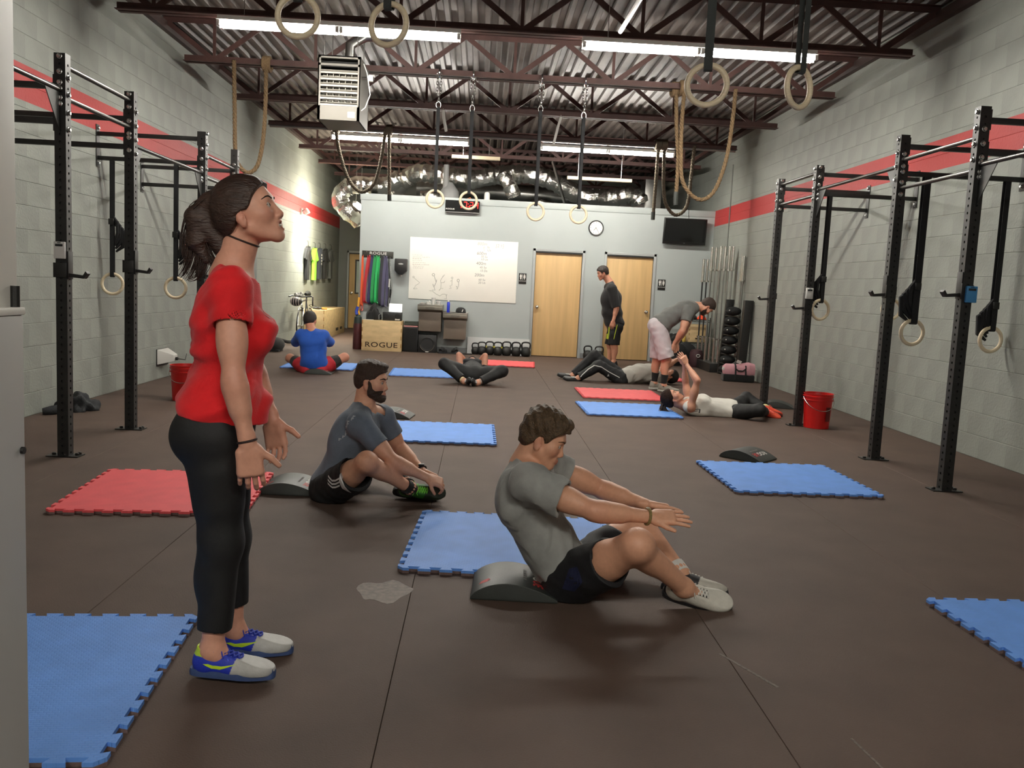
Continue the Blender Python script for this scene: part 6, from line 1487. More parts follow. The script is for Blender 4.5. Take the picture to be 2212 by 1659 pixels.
# ================================================================ woman standing in red
def A(*q): return V3(at(*q))
root = person('woman with a ponytail in a red t-shirt and black leggings standing at the left', (-.78, 2.86, 0))
Jw = dict(hc=A(537, 461, 2.86), hf=(.94, -.06, .34), hu=(-.34, 0, .94), nk=A(505, 598, 2.87), ch=A(497, 712, 2.87), wst=A(488, 818, 2.87), pel=A(472, 925, 2.87),
    shR=A(497, 628, 2.725), shL=A(510, 622, 3.02), elR=A(505, 822, 2.665), elL=A(548, 800, 3.07), wrR=A(535, 958, 2.66), wrL=A(588, 905, 3.02),
    hipR=A(466, 945, 2.79), hipL=A(474, 945, 2.96), knR=A(478, 1172, 2.80), knL=A(496, 1160, 2.97), anR=A(459, 1402, 2.79), anL=A(504, 1358, 2.99), mouth=.010)
Jw['toeR'] = V3(Jw['anR'])+V3((.2, -.02, -.02)); Jw['toeL'] = V3(Jw['anL'])+V3((.2, .01, -.02))
W = Fig(Jw, 'f', .97, .0035, .99, skin='d89f86')
hR, _ = hand_prims(Jw['wrR'], (.10, .05, -1), (-.25, 1, .0), 1, .19, curl=(.35, .4, .3), thumb=(.55, .1))
hL, _ = hand_prims(Jw['wrL'], (.22, -.1, -1), (-.2, -1, 0), -1, .185, curl=(.4, .45, .3), thumb=(.5, .1))
# thumb of the near hand points forward (+x)
W.body(root, (hR, hL)); W.eyes(root); W.brows(root, '2a1c14', .003)
obj('teeth', MB().sphere(W.P(0, .079, -.066), (.016, .012, .006), 12, 8, Matrix(W.HR.tolist())), mat('teeth', 'd8d2c6', .3), root)
dn = -W.up0
sR, mR = W.sleeve('R', .37, .066, .068); sL, mL = W.sleeve('L', .37, .066, .068)
hem = W.J['pel']+W.up0*.045
low = [(ell(W.J['wst']*.5+W.J['pel']*.5+W.pf*.012, (.15, .128, .13), frame(W.pf, W.up0)), .05), (ell(W.J['pel']+W.up0*.05, (.165, .135, .07), frame(W.pf, W.up0)), .05)]
nkc = cap(W.J['nk']-W.up2*.02+W.cf*.012, W.P(0, .0, -.07), .060, .07)
W.cloth('t_shirt', root, mat('shirt_red', 'e4131c', .8, var=.06, vscale=20, bump=.25, bscale=350, sheen=.15), [W.T[1:], W.Xs, W.Xl, W.B], .010,
        extra=sR+sL+low, cuts=[(hem, dn), W.collar(.025, .35)], subs=[mR, mL, (nkc, .006)], fold=lambda X, Y, Z: wrinkle(5, .008, 26, (1, .2, .5))(X, Y, Z)*np.clip((1.36-Z)/.3, .25, 1.1)+wrinkle(9, .003, 44, (1, 0, .8))(X, Y, Z))
# pale worn chest lettering
m_sh = bpy.data.objects['t_shirt'].data
lt = MB()
for k, (x, z) in enumerate(((0, 0), (.03, .004), (.055, -.003), (.085, .002))):
    lt.box((x, z, 0), (.008, .05-.008*(k % 2), .0005)); lt.box((x+.01, z+.012*(k % 2), 0), (.012, .007, .0005))
me = lt.mesh('chest_print'); bm = bmesh.new(); bm.from_mesh(me); bmesh.ops.subdivide_edges(bm, edges=bm.edges, cuts=2, use_grid_fill=True); bm.to_mesh(me); bm.free()
c0 = V3(W.J['ch'])+W.cf*.18-W.rc*(-.055)+W.up2*.055
place_mesh(me, Vector(c0), Vector(-V3(W.rc)), Vector(W.up2)); decal('chest_print', me, m_sh, W.cf, mat('print_pale', 'd98a86', .7), root)
tR, mtR = W.trouser('R', 1.80, .098, .054); tL, mtL = W.trouser('L', 1.72, .098, .054)
W.cloth('leggings', root, mat('leggings', '0d0d0f', .7, bump=.15, bscale=400), [W.T[:3], W.Xg], .007,
        extra=tR+tL, cuts=[(W.J['pel']+W.up0*.12, W.up0)], subs=[mtR, mtL], fold=wrinkle(14, .002, 26))
# hair
hl_w = [(-.13, -.05), (-.09, -.055), (-.055, -.05), (-.03, -.03), (-.012, -.005), (.005, .004), (.018, .002), (.03, .012), (.045, .034), (.06, .052), (.08, .072), (.12, .085)]
m_hair = mat('hair_dark', '36241b', .5, var=.4, vscale=60, bump=.5, bscale=140, stretch=(.25, 1.5, 1.5))
tail0 = A(453, 440, 2.86); D = 2.86
core = [(cap(tail0, A(428, 470, D), .03, .036), .02), (cap(A(428, 470, D), A(428, 525, D), .036, .032), .02), (cap(A(428, 525, D), A(445, 560, D), .03, .016), .02), (cap(A(445, 480, D), A(480, 535, D), .034, .03), .02), (cap(A(480, 535, D), A(520, 548, D), .026, .014), .02)]
W.hair(root, m_hair, hl_w, .012, .0016, 130, extra=[(ell(tail0, (.03, .034, .034)), .02)]+core, dirs=W.HR[:, 1])
cur = []
for k, (pth, n, a, b) in enumerate((([(453, 440), (425, 455), (412, 500), (410, 545), (400, 580), (384, 602)], 60, .010, .006), ([(453, 440), (430, 455), (420, 500), (425, 550), (412, 590), (398, 608)], 50, .010, .006),
      ([(453, 442), (425, 470), (425, 520), (430, 560), (428, 605)], 50, .012, .008), ([(455, 445), (435, 480), (440, 530), (455, 562), (470, 572)], 70, .012, .009),
      ([(460, 450), (455, 490), (470, 535), (500, 550), (535, 545)], 70, .012, .007), ([(455, 440), (418, 460), (402, 505), (400, 540), (405, 570)], 50, .010, .008),
      ([(460, 455), (460, 500), (480, 548), (510, 560), (530, 556)], 50, .012, .006), ([(450, 436), (428, 440), (412, 470), (405, 520), (398, 560)], 40, .008, .006),
      ([(453, 442), (432, 480), (445, 545), (440, 580), (420, 600), (402, 607)], 24, .01, .005))):
    cur += clump([A(u, v, D) for u, v in pth], n, a, b, k)
strands(cur, .0016, .0006, m_hair, root, 'ponytail')
obj('hair_tie', MB().tube([tail0+W.HR @ V3((.03*math.cos(t), .012, .034*math.sin(t))) for t in [2*PI*i/16 for i in range(16)]], .006, 6, closed=True), MT['black_cloth'], root)
# wrist band
wb_ = V3(Jw['wrR']); ax = unit(V3(Jw['elR'])-wb_); fr = frame(ax, (0, 1, 0))
obj('wrist_band', MB().tube([wb_+ax*.008+fr[:, 0]*.029*math.cos(t)+fr[:, 2]*.025*math.sin(t) for t in [2*PI*i/20 for i in range(20)]], .0035, 6, closed=True), mat('band_dark', '2a1714', .7), root)
bvh_ = BVHTree.FromPolygons([v.co for v in W.body_o.data.vertices], [p.vertices for p in W.body_o.data.polygons]); pts = []
for i in range(36):
    t = 2*PI*i/36; d = V3((math.cos(t), math.sin(t), -.35*math.cos(t))); c = V3(W.P(0, -.018, -.098)); h_ = bvh_.ray_cast(Vector(c+d*.2), Vector(-d))
    if h_[0] is not None and (V3(h_[0])-c) @ (V3(h_[0])-c) < .011: pts.append(V3(h_[0])+d*.002)
obj('neck_cord', MB().tube(pts, .003, 6, closed=True), mat('cord_dark', '2a1b16', .8), root)
shoe(root, V3(Jw['anR'])+V3((.0, 0, -.0)), (1, -.06, 0), (0, 0, 1), .262, ('2438b4', 'bcbcb8', '2438b4'), '2a3fb0', '3c4f7c', .003, heel_tab='c8e63a', swoosh=('c6e62e', 1), label='blue and pale grey running shoe with a neon side mark, near foot')
shoe(root, V3(Jw['anL']), (1, .05, 0), (0, 0, 1), .262, ('2438b4', 'bcbcb8', '2438b4'), '2a3fb0', '3c4f7c', .003, heel_tab='c8e63a', swoosh=('c6e62e', 1), label='blue and pale grey running shoe, far foot')
# ================================================================ bearded man seated, reaching for his feet
root = person('seated bearded man in a slate t-shirt holding his green shoes', (-.75, 5.25, 0))
J2 = dict(hc=A(802, 824, 5.27), hf=(.98, -.2, -.06), hu=(.06, 0, 1), nk=A(789, 882, 5.28), ch=A(763, 950, 5.27), wst=A(734, 1012, 5.27), pel=A(722, 1050, 5.27),
    shR=A(777, 917, 5.085), shL=A(826, 900, 5.45), elR=A(850, 998, 5.02), elL=A(864, 968, 5.50), wrR=A(921, 1031, 5.08), wrL=A(914, 1019, 5.34),
    hipR=A(722, 1052, 5.17), hipL=A(728, 1048, 5.37), knR=A(792, 998, 4.88), knL=A(800, 990, 5.68), anR=A(884, 1054, 5.12), anL=A(878, 1044, 5.38))
J2['upR'] = (.1, -.90, .42); J2['upL'] = (.1, .88, .45); J2['toeR'] = V3(J2['anR'])+V3((.2, .03, -.01)); J2['toeL'] = V3(J2['anL'])+V3((.2, -.03, 0))
B = Fig(J2, 'm', .97, .0045, 1.0, skin='dba486')
hR, _ = hand_prims(J2['wrR'], (1, .12, -.38), (-.35, .6, -1), -1, .185, curl=(.7, .75, .5), thumb=(.6, .5))
hL, _ = hand_prims(J2['wrL'], (1, -.2, -.35), (0, -.5, -1), 1, .185, curl=(.7, .75, .5), thumb=(.6, .5))
B.body(root, (hR, hL)); B.eyes(root); B.brows(root, '2b1d13', .0042)
m_hb = mat('hair_brown', '3a281c', .6, var=.4, vscale=120, bump=.6, bscale=260)
B.hair(root, m_hb, HAIRLINE_M, .018, .0022, 120, extra=[(ell(B.P(0, .055, .10), V3((.046, .04, .02)), B.HR), .02)], fade=(.03, .085, .0155, 0, .25))
# beard: the lower face grown outwards
bd = [(p.grow(.005), k) for p, k in B.H[1:7]]+[(ell(B.P(0, .076, -.088), V3((.026, .022, .025)), B.HR), .02)]+[(cap(B.P(x*.062, .012, -.0), B.P(x*.054, .02, -.06), .016, .018), .02) for x in (-1, 1)]
F = Field([p for p, k in bd], .004)
for p, k in bd: F.add(p, k)
F.warp(wrinkle(4, .002, 160)); sl, X, Y, Z = F.grid(); c = B.J['hc']; R = B.HR; px, py, pz = X-c[0], Y-c[1], Z-c[2]
ly = px*R[0, 1]+py*R[1, 1]+pz*R[2, 1]; lz = px*R[0, 2]+py*R[1, 2]+pz*R[2, 2]
F.d = np.maximum(F.d, (lz-np.interp(ly, [-.01, .012, .024, .034, .05, .066, .08, .1], [.01, .012, -.004, -.036, -.048, -.046, -.044, -.044]))*.8); F.d = np.maximum(F.d, -(ly-.004))
F.sub(ell(B.P(0, .098, -.066), V3((.017, .03, .0075)), R), .004); F.sub(ell(B.P(0, .1, -.03), V3((.03, .03, .022)), R), .004)
obj('beard', F.mesh('beard', 1), m_hb, root, sm=False)
sR, mR = B.sleeve('R', .60, .072, .068); sL, mL = B.sleeve('L', .60, .072, .068)
nkc = cap(B.J['nk']-B.up2*.03+B.cf*.01, B.P(0, 0, -.08), .062, .07)
m_sl = mat('shirt_slate', '66707d', .85, var=.08, vscale=30, bump=.25, bscale=350, sheen=.1)
hemp = B.J['pel']+B.up0*.0-V3((0, 0, .01))
B.cloth('t_shirt', root, m_sl, [B.T, B.Xs, B.Xl, B.Xp], .011, extra=sR+sL+[(ell(B.J['pel']-B.pf*.02, (.17, .13, .10), frame(B.pf, B.up0)), .05)],
        cuts=[(B.J['pel']-V3((0, 0, .045)), V3((.25, 0, -1))), B.collar(.03, .45)], subs=[mR, mL, (nkc, .006)], fold=wrinkle(21, .006, 24, (.5, .2, 1)))
tR, mtR = B.trouser('R', .70, .112, .108, off=(-.01, 0, -.03)); tL, mtL = B.trouser('L', .66, .108, .10, off=(0, 0, -.02))
m_bs = mat('shorts_black', '0e0e10', .75, bump=.2, bscale=300)
so_ = B.cloth('shorts', root, m_bs, [B.T[:1], B.Xg], .008, extra=tR+tL, cuts=[(V3((0, 0, .004)), (0, 0, -1))], subs=[mtR, mtL], fold=wrinkle(25, .004, 24))
# three white stripes and a curved white panel on the hip
def patch(strips, target, n, m_, root, name):
    for k, pl in enumerate(strips):
        bm = bmesh.new(); P0 = [Vector(p) for p in pl]; bm.faces.new([bm.verts.new(p) for p in P0]); bmesh.ops.triangulate(bm, faces=bm.faces)
        for _ in range(2): bmesh.ops.subdivide_edges(bm, edges=bm.edges, cuts=1, use_grid_fill=True)
        bmesh.ops.triangulate(bm, faces=bm.faces); me = bpy.data.meshes.new(name); bm.to_mesh(me); bm.free(); decal(name, me, target.data, n, m_, root, .0025)
def ribbon(px, w_, Y):
    a = [A(u, v-w_/2, Y) for u, v in px]; b = [A(u, v+w_/2, Y) for u, v in px[::-1]]; return [list(a[i:i+2])+[b[len(px)-2-i], b[len(px)-1-i]][::1] for i in range(len(px)-1)]
st = []
for k in range(3):
    q = [(702-.5*k, 1033+7.5*k), (713, 1041.5+7.5*k), (722, 1040+7.5*k), (733, 1033.5+8*k)]
    for i in range(3): st.append([A(q[i][0], q[i][1]-2, 4.9), A(q[i+1][0], q[i+1][1]-2, 4.9), A(q[i+1][0], q[i+1][1]+2, 4.9), A(q[i][0], q[i][1]+2, 4.9)])
m_wp = mat('white_panel', 'd0d0ce', .7)
patch(st, so_, (0, -1, .1), m_wp, root, 'stripe')
cv = [(741, 1012), (734, 1024), (732, 1042), (738, 1056), (748, 1062), (758, 1066), (746, 1050), (739, 1035)]
patch([[A(u, v, 4.9) for u, v in ((741, 1012), (734, 1024), (732, 1040), (739, 1035))], [A(u, v, 4.9) for u, v in ((732, 1040), (738, 1056), (746, 1050), (739, 1035))], [A(u, v, 4.9) for u, v in ((738, 1056), (748, 1062), (758, 1066), (746, 1050))]], so_, (0, -1, .1), m_wp, root, 'side_panel')
# broken white letters down the back
lt = []
for k in range(9):
    t = k/8; u = 741-40*t+3*math.sin(k*2.2); v = 890+46*t
    for (du, dv, w_, h_) in ((0, 0, 3, 6.5), (3.4, -1, 4, 2.4)): lt.append([A(u+du-w_/2, v+dv-h_/2, 4.9), A(u+du+w_/2, v+dv-h_/2, 4.9), A(u+du+w_/2, v+dv+h_/2, 4.9), A(u+du-w_/2, v+dv+h_/2, 4.9)])
patch(lt, bpy.data.objects['t_shirt.001'], (-.25, -.9, .3), mat('print_grey', 'a9adb2', .8), root, 'back_print')
wl = V3(J2['wrL']); ax = unit(V3(J2['elL'])-wl); fr = frame(ax, (0, 0, 1))
obj('wrist_watch', MB().tube([wl+ax*.02+fr[:, 0]*.034*math.cos(t)+fr[:, 2]*.028*math.sin(t) for t in [2*PI*i/18 for i in range(18)]], .008, 6, closed=True).box(wl+ax*.02+V3((0, 0, .032)), (.034, .034, .012)), MT['black_plastic'], root)
for sd, up in (('R', (.1, -.90, .42)), ('L', (.1, .88, .45))):
    shoe(root, V3(J2['an'+sd])+V3((.005, 0, -.005)), (1, .1 if sd == 'R' else -.12, -.05), up, .275, ('2c6a22', '23301f', '3a7a2c'), '7ddb4a', '1b1d1b', .004, heel_tab='1a1a1c', lace_n=6, label='dark shoe with bright green laces, %s foot' % ('near' if sd == 'R' else 'far'))
for sd in 'RL':
    an, kn = V3(J2['an'+sd]), V3(J2['kn'+sd]); d = unit(kn-an); obj('sock', MB().tube([an-d*.03, an+d*.02, an+d*.045], [.042, .043, .043], 14), MT['black_cloth'], root)

# ================================================================ man doing the sit-up
root = person('man in a grey t-shirt doing a sit-up with both arms reaching forward', (.3, 3.75, 0))
J3 = dict(hc=A(1174, 948, 3.77), hf=(.90, -.22, -.36), hu=(.36, 0, .93), nk=A(1138, 1003, 3.78), ch=A(1140, 1085, 3.77), wst=A(1182, 1180, 3.77), pel=A(1230, 1247, 3.77),
    shR=A(1144, 1046, 3.585), shL=A(1192, 1009, 3.955), elR=A(1284, 1104, 3.47), elL=A(1302, 1058, 4.0), wrR=A(1404, 1116, 3.53), wrL=A(1393, 1089, 3.86),
    hipR=A(1234, 1252, 3.66), hipL=A(1242, 1238, 3.88), knR=A(1376, 1178, 3.36), knL=A(1384, 1128, 4.10), anR=A(1476, 1268, 3.55), anL=A(1466, 1234, 3.86))
J3['upR'] = (.05, -.72, .68); J3['upL'] = (.1, .55, .82); J3['toeR'] = V3(J3['anR'])+V3((.2, -.05, .0)); J3['toeL'] = V3(J3['anL'])+V3((.2, .0, -.01))
S = Fig(J3, 'm', 1.0, .0038, 1.02, skin='dba485', leg=1.10)
hR, _ = hand_prims(J3['wrR'], (1, .0, -.0), (.1, .55, -1), -1, .19, curl=(.06, .1, .08), spread=.16, thumb=(.72, .15))
hL, _ = hand_prims(J3['wrL'], (1, -.05, -.1), (.1, -.3, -1), 1, .19, curl=(.06, .1, .08), spread=.16, thumb=(.72, .15))
S.body(root, (hR, hL)); S.eyes(root); S.brows(root, '5a4028', .0038)
m_hs = mat('hair_sandy', '53402a', .6, var=.45, vscale=80, bump=.6, bscale=180)
S.hair(root, m_hs, HAIRLINE_M, .022, .005, 75, extra=[(ell(S.P(0, .05, .10), V3((.056, .05, .026)), S.HR), .02), (ell(S.P(0, -.02, .118), V3((.05, .05, .02)), S.HR), .02)], fade=(.01, .08, .014, 0, .2))
sR, mR = S.sleeve('R', .52, .078, .074); sL, mL = S.sleeve('L', .30, .076, .074)
nkc = cap(S.J['nk']-S.up2*.02+S.cf*.012, S.P(0, 0, -.07), .064, .07)
m_gs = mat('shirt_grey', '9c9e9a', .85, var=.08, vscale=30, bump=.25, bscale=350, sheen=.1)
S.cloth('t_shirt', root, m_gs, [S.T[1:], S.Xs, S.Xl, S.Xp], .012, extra=sR+sL+[(ell(S.J['pel']*.7+S.J['wst']*.3+S.pf*.02, (.168, .105, .10), frame(S.pf, S.up0)), .05), (ell(S.J['wst']+S.pf*.035, (.15, .10, .10), frame(S.pf, S.up0)), .05)],
        cuts=[(S.J['pel']+S.up0*.015, -S.up0), S.collar(.025, .4)], subs=[mR, mL, (nkc, .006)], fold=lambda X, Y, Z: wrinkle(31, .007, 24, (.2, .2, 1))(X, Y, Z)+wrinkle(35, .003, 46, (.3, 0, 1))(X, Y, Z))
tR, mtR = S.trouser('R', .60, .112, .100, off=(0, 0, -.012)); tL, mtL = S.trouser('L', .60, .110, .098, off=(0, 0, -.01))
so_ = S.cloth('shorts', root, mat('shorts_ink', '101014', .75, bump=.2, bscale=300), [S.T[:1], S.Xg], .008, extra=tR+tL, cuts=[(V3((0, 0, .004)), (0, 0, -1))], subs=[mtR, mtL], fold=wrinkle(38, .004, 22))
patch([[A(u, v, 3.4) for u, v in ((1222, 1288), (1236, 1240), (1252, 1232), (1262, 1262), (1248, 1290))]], so_, (0, -1, .15), mat('shorts_blue', '141a3c', .75), root, 'side_panel')
wr_ = V3(J3['wrR']); ax = unit(V3(J3['elR'])-wr_); fr = frame(ax, (0, 0, 1))
obj('bead_bracelet', MB().tube([wr_+ax*.012+fr[:, 0]*.031*math.cos(t)+fr[:, 2]*.033*math.sin(t) for t in [2*PI*i/20 for i in range(20)]], .0065, 6, closed=True), mat('bracelet', '8a7a4c', .5, var=.5, vscale=300), root)
obj('chest_print', MB().box(S.J['ch']+S.cf*.155+S.up2*.05+S.rc*(-.04), (.02, .05, .03)), mat('print_red', '8a3a3c', .7), root)
shoe(root, V3(J3['anR'])+V3((.008, 0, 0)), (1, -.22, -.02), (.05, -.72, .68), .285, ('cfcbc0', 'd2cfc4', '1a1a1b'), 'd6d4cc', '26262a', .004, heel_tab='2a2a2a', lace_n=6, label='white sports shoe with black tongue and loose laces, near foot')
shoe(root, V3(J3['anL']), (1, -.03, 0), (.1, .55, .82), .285, ('2a2a2c', 'bdb9ae', '1a1a1b'), 'd6d4cc', '26262a', .004, heel_tab='2a2a2a', lace_n=6, label='black and white sports shoe, far foot')
obj('sock', MB().tube([V3(J3['anL'])-unit(V3(J3['knL'])-J3['anL'])*.02, V3(J3['anL'])+unit(V3(J3['knL'])-J3['anL'])*.035], [.046, .047], 14), MT['white_plastic'], root)
# ================================================================ man in blue, seen from behind
H2 = .0075
root = person('man in a blue t-shirt and red shorts sitting with his back turned', (-2.2, 12.3, 0))
J = dict(hc=A(670, 691, 12.42), hf=(.25, 1, -.12), hu=(0, .12, 1), nk=A(674, 716, 12.33), ch=A(676, 742, 12.31), wst=A(678, 775, 12.30), pel=A(679, 792, 12.34),
    shR=A(699, 726, 12.33), shL=A(650, 724, 12.33), elR=A(714, 742, 12.52), elL=A(637, 742, 12.60), wrR=A(708, 738, 12.74), wrL=A(652, 738, 12.78),
    hipR=A(694, 795, 12.36), hipL=A(664, 795, 12.36), knR=A(744, 772, 12.56), knL=A(627, 774, 12.66), anR=A(715, 797, 12.86), anL=A(655, 797, 12.88))
J['toeR'] = V3(J['anR'])+V3((-.15, .1, 0)); J['toeL'] = V3(J['anL'])+V3((.15, .1, 0))
f = Fig(J, 'm', 1.05, H2, 1.02, skin='c98a70', girth=1.08)
hR, _ = hand_prims(J['wrR'], (-1, .3, 0), (0, -1, 0), 1, .185); hL, _ = hand_prims(J['wrL'], (1, .3, 0), (0, -1, 0), -1, .185)
f.body(root, (hR, hL))
f.hair(root, mat('hair_black', '241a16', .6, var=.4, vscale=120, bump=.5, bscale=220), HAIRLINE_M, .012, .0015, 120)
sR, mR = f.sleeve('R', .92, .078, .066); sL, mL = f.sleeve('L', .92, .078, .066)
f.cloth('t_shirt', root, mat('shirt_blue', '1f56b8', .8, var=.08, vscale=30, bump=.25, bscale=300, sheen=.1), [f.T, f.Xs, f.Xl, f.Xp], .012, extra=sR+sL+[(ell(f.J['pel']+V3((0, 0, .03)), (.185, .14, .10)), .05)], cuts=[(f.J['pel']-V3((0, 0, .02)), (0, 0, -1)), f.collar(.03, .3)], subs=[mR, mL], fold=wrinkle(41, 0.0050, 20, (1, 0, .3)))
tR, mtR = f.trouser('R', .48, .112, .10); tL, mtL = f.trouser('L', .48, .112, .10)
f.cloth('shorts', root, mat('shorts_red', 'b3202c', .75, bump=.2, bscale=300), [f.T[:1], f.Xg], .014, extra=tR+tL, cuts=[(V3((0, 0, .004)), (0, 0, -1))], fold=wrinkle(43, 0.0050, 20))
for sd in 'RL':
    hp, kn = f.J['hip'+sd], f.J['kn'+sd]; d = unit(kn-hp); obj('compression_short', MB().tube([hp+(kn-hp)*.42, hp+(kn-hp)*.6, hp+(kn-hp)*.76], [.103, .092, .078], 18), MT['black_cloth'], root)
    shoe(root, f.J['an'+sd]+V3((0, 0, .0)), f.J['toe'+sd]-f.J['an'+sd], (0, 0, 1), .28, ('2a2a2c', '3a3a3c', '1a1a1b'), '9a9a96', '1c1c1e', .008, lace_n=4, bow=False)
# ================================================================ person lying with knees apart
root = person('person in black lying back with knees apart and elbows raised', (-.05, 12.2, 0))
J = dict(hc=A(1020, 786, 12.78), hf=(0, -.45, .9), hu=(0, .9, .45), nk=A(1019, 792, 12.55), ch=A(1020, 793, 12.35), wst=A(1021, 799, 12.12), pel=A(1022, 808, 11.95),
    shR=A(994, 793, 12.52), shL=A(1046, 795, 12.52), elR=A(991, 766, 12.55), elL=A(1048, 768, 12.55), wrR=A(1010, 783, 12.72), wrL=A(1032, 784, 12.72),
    hipR=A(1009, 809, 11.92), hipL=A(1035, 810, 11.92), knR=A(960, 786, 11.82), knL=A(1085, 802, 11.75), anR=A(1003, 824, 11.60), anL=A(1031, 827, 11.58))
J['upR'] = (.75, -.5, .3); J['upL'] = (-.75, -.5, .3); J['toeR'] = V3(J['anR'])+V3((.0, -.1, .1)); J['toeL'] = V3(J['anL'])+V3((.0, -.1, .1))
f = Fig(J, 'f', .98, H2, .98, skin='d29a80', bust=.5, leg=1.1)
hR, _ = hand_prims(J['wrR'], (.8, .5, 0), (0, .3, 1), 1, .175); hL, _ = hand_prims(J['wrL'], (-.8, .5, 0), (0, .3, 1), -1, .175)
f.body(root, (hR, hL), feet=False)
f.hair(root, mat('hair_black', ''), HAIRLINE_M, .014, .002, 100)
sR, mR = f.sleeve('R', .12, .062, .06); sL, mL = f.sleeve('L', .12, .062, .06)
f.cloth('tank_top', root, mat('tank_black', '17181b', .85, bump=.3, bscale=300, sheen=.1), [f.T, f.Xs[1::2], f.Xl, f.B], .011, extra=sR+sL, cuts=[(f.J['nk']-f.up2*.02, f.up2)], fold=wrinkle(51, 0.0043, 20))
tR, mtR = f.trouser('R', 1.86, .114, .060); tL, mtL = f.trouser('L', 1.86, .114, .060)
f.cloth('leggings', root, mat('leggings', ''), [f.T[:2], f.Xg], .009, extra=tR+tL, cuts=[(V3((0, 0, .003)), (0, 0, -1))], fold=wrinkle(54, 0.0025, 20))
for sd, g in (('R', 1), ('L', -1)):
    o_ = shoe(root, f.J['an'+sd]+V3((0, 0, .0)), (g*.10, -.35, .1), (-g*.9, -.15, .35) if False else (-g*.95, 0, .15), .24, ('8f979b', '1d1f21', '1d1f21'), 'c9c9c6', '1b1c1e', .007, lace_n=4, bow=False)
    kn, an = f.J['kn'+sd], f.J['an'+sd]; d = unit(an-kn); obj('sock', MB().tube([an-d*.05, an-d*.01, an+d*.02], [.042, .04, .04], 12), mat('sock_cream' if g > 0 else 'sock_grey', 'd8d4a0' if g > 0 else '9a9c9a', .85), root)
# ================================================================ man in black standing before the door
root = person('man in a black shirt standing with bowed head before the second door', (2.45, 15.8, 0))
D = 15.8
J = dict(hc=A(1302, 590, D), hf=(-1, -.05, -.34), hu=(-.34, 0, 1), nk=A(1318, 613, D), ch=A(1320, 645, D), wst=A(1322, 676, D), pel=A(1327, 704, D),
    shL=A(1322, 624, D-.19), shR=A(1316, 622, D+.19), elL=A(1332, 665, D-.24), elR=A(1326, 664, D+.24), wrL=A(1325, 693, D-.27), wrR=A(1314, 692, D+.22),
    hipL=A(1328, 708, D-.09), hipR=A(1327, 708, D+.09), knL=A(1326, 746, D-.10), knR=A(1318, 746, D+.10), anL=A(1326, 781, D-.10), anR=A(1316, 781, D+.10))
J['toeR'] = V3(J['anR'])+V3((-.2, 0, 0)); J['toeL'] = V3(J['anL'])+V3((-.2, 0, 0))
f = Fig(J, 'm', 1.04, H2, 1.02, skin='cf9478', girth=1.05)
hL, _ = hand_prims(J['wrL'], (-.25, 0, -1), (.2, 1, 0), 1, .19, curl=(.35, .4, .3)); hR, _ = hand_prims(J['wrR'], (-.25, 0, -1), (.2, -1, 0), -1, .19, curl=(.35, .4, .3))
f.body(root, (hL, hR)); f.brows(root, '241a16', .004)
f.hair(root, mat('hair_black', ''), HAIRLINE_M, .017, .003, 90, fade=(.0, .07, .010, 0, .1))
sR, mR = f.sleeve('R', .98, .086, .074); sL, mL = f.sleeve('L', .98, .086, .074)
f.cloth('t_shirt', root, mat('shirt_black', '0d0e10', .85, bump=.3, bscale=300, sheen=.1), [f.T[1:], f.Xs, f.Xl, f.Xp], .014, extra=sR+sL+[(ell(f.J['ch']+V3((-.0, 0, -.02)), (.195, .20, .22)), .06), (ell(f.J['wst'], (.19, .19, .16)), .06), (ell(f.J['pel']+V3((0, 0, .06)), (.185, .19, .12)), .06)], cuts=[(f.J['pel']-V3((0, 0, .02)), (0, 0, -1)), f.collar(.035, .3)], subs=[mR, mL], fold=wrinkle(61, 0.0050, 20))
tR, mtR = f.trouser('R', .97, .115, .098); tL, mtL = f.trouser('L', .97, .115, .098)
so_ = f.cloth('shorts', root, mat('shorts_black', ''), [f.T[:2], f.Xg], .016, extra=tR+tL, cuts=[(f.J['pel']+V3((0, 0, .08)), (0, 0, 1))], subs=[mtR, mtL], fold=wrinkle(63, 0.0043, 20))
m_ne = mat('neon_stripe', 'b9d02f', .6)
for q in (((1321.5, 708), (1323.5, 708), (1322.5, 722), (1321, 736), (1319.2, 736), (1320.7, 722)), ((1338, 703), (1339.6, 703), (1335, 722), (1332, 735), (1330.5, 735), (1333.4, 722))):
    patch([[A(u, v, D-.5) for u, v in (q[0], q[1], q[2], q[5])], [A(u, v, D-.5) for u, v in (q[5], q[2], q[3], q[4])]], so_, (0, -1, 0), m_ne, root, 'stripe')
for sd in 'RL': shoe(root, f.J['an'+sd], (-1, 0, 0), (0, 0, 1), .29, ('2a2a2c', '3a3a3c', '1a1a1b'), '9a9a96', '1c1c1e', .008, lace_n=4, bow=False)
# ================================================================ bending man
root = person('man in a grey t-shirt and white shorts bending with a hand on his knee', (2.5, 11.9, 0)); D = 11.9
J = dict(hc=A(1527, 662, D-.02), hf=(.50, .12, -.86), hu=(.86, 0, .50), nk=A(1504, 664, D), ch=A(1476, 670, D), wst=A(1446, 684, D), pel=A(1424, 704, D),
    shR=A(1487, 673, D-.19), shL=A(1494, 668, D+.19), elR=A(1474, 715, D-.26), elL=A(1480, 712, D+.24), wrR=A(1457, 742, D-.15), wrL=A(1462, 742, D+.2),
    hipR=A(1423, 710, D-.09), hipL=A(1423, 710, D+.10), knR=A(1440, 776, D-.11), knL=A(1420, 776, D+.12), anR=A(1433, 831, D-.10), anL=A(1413, 826, D+.14))
J['toeR'] = V3(J['anR'])+V3((.2, -.06, 0)); J['toeL'] = V3(J['anL'])+V3((.2, .04, 0))
f = Fig(J, 'm', 1.0, H2, 1.0, skin='d3987c')
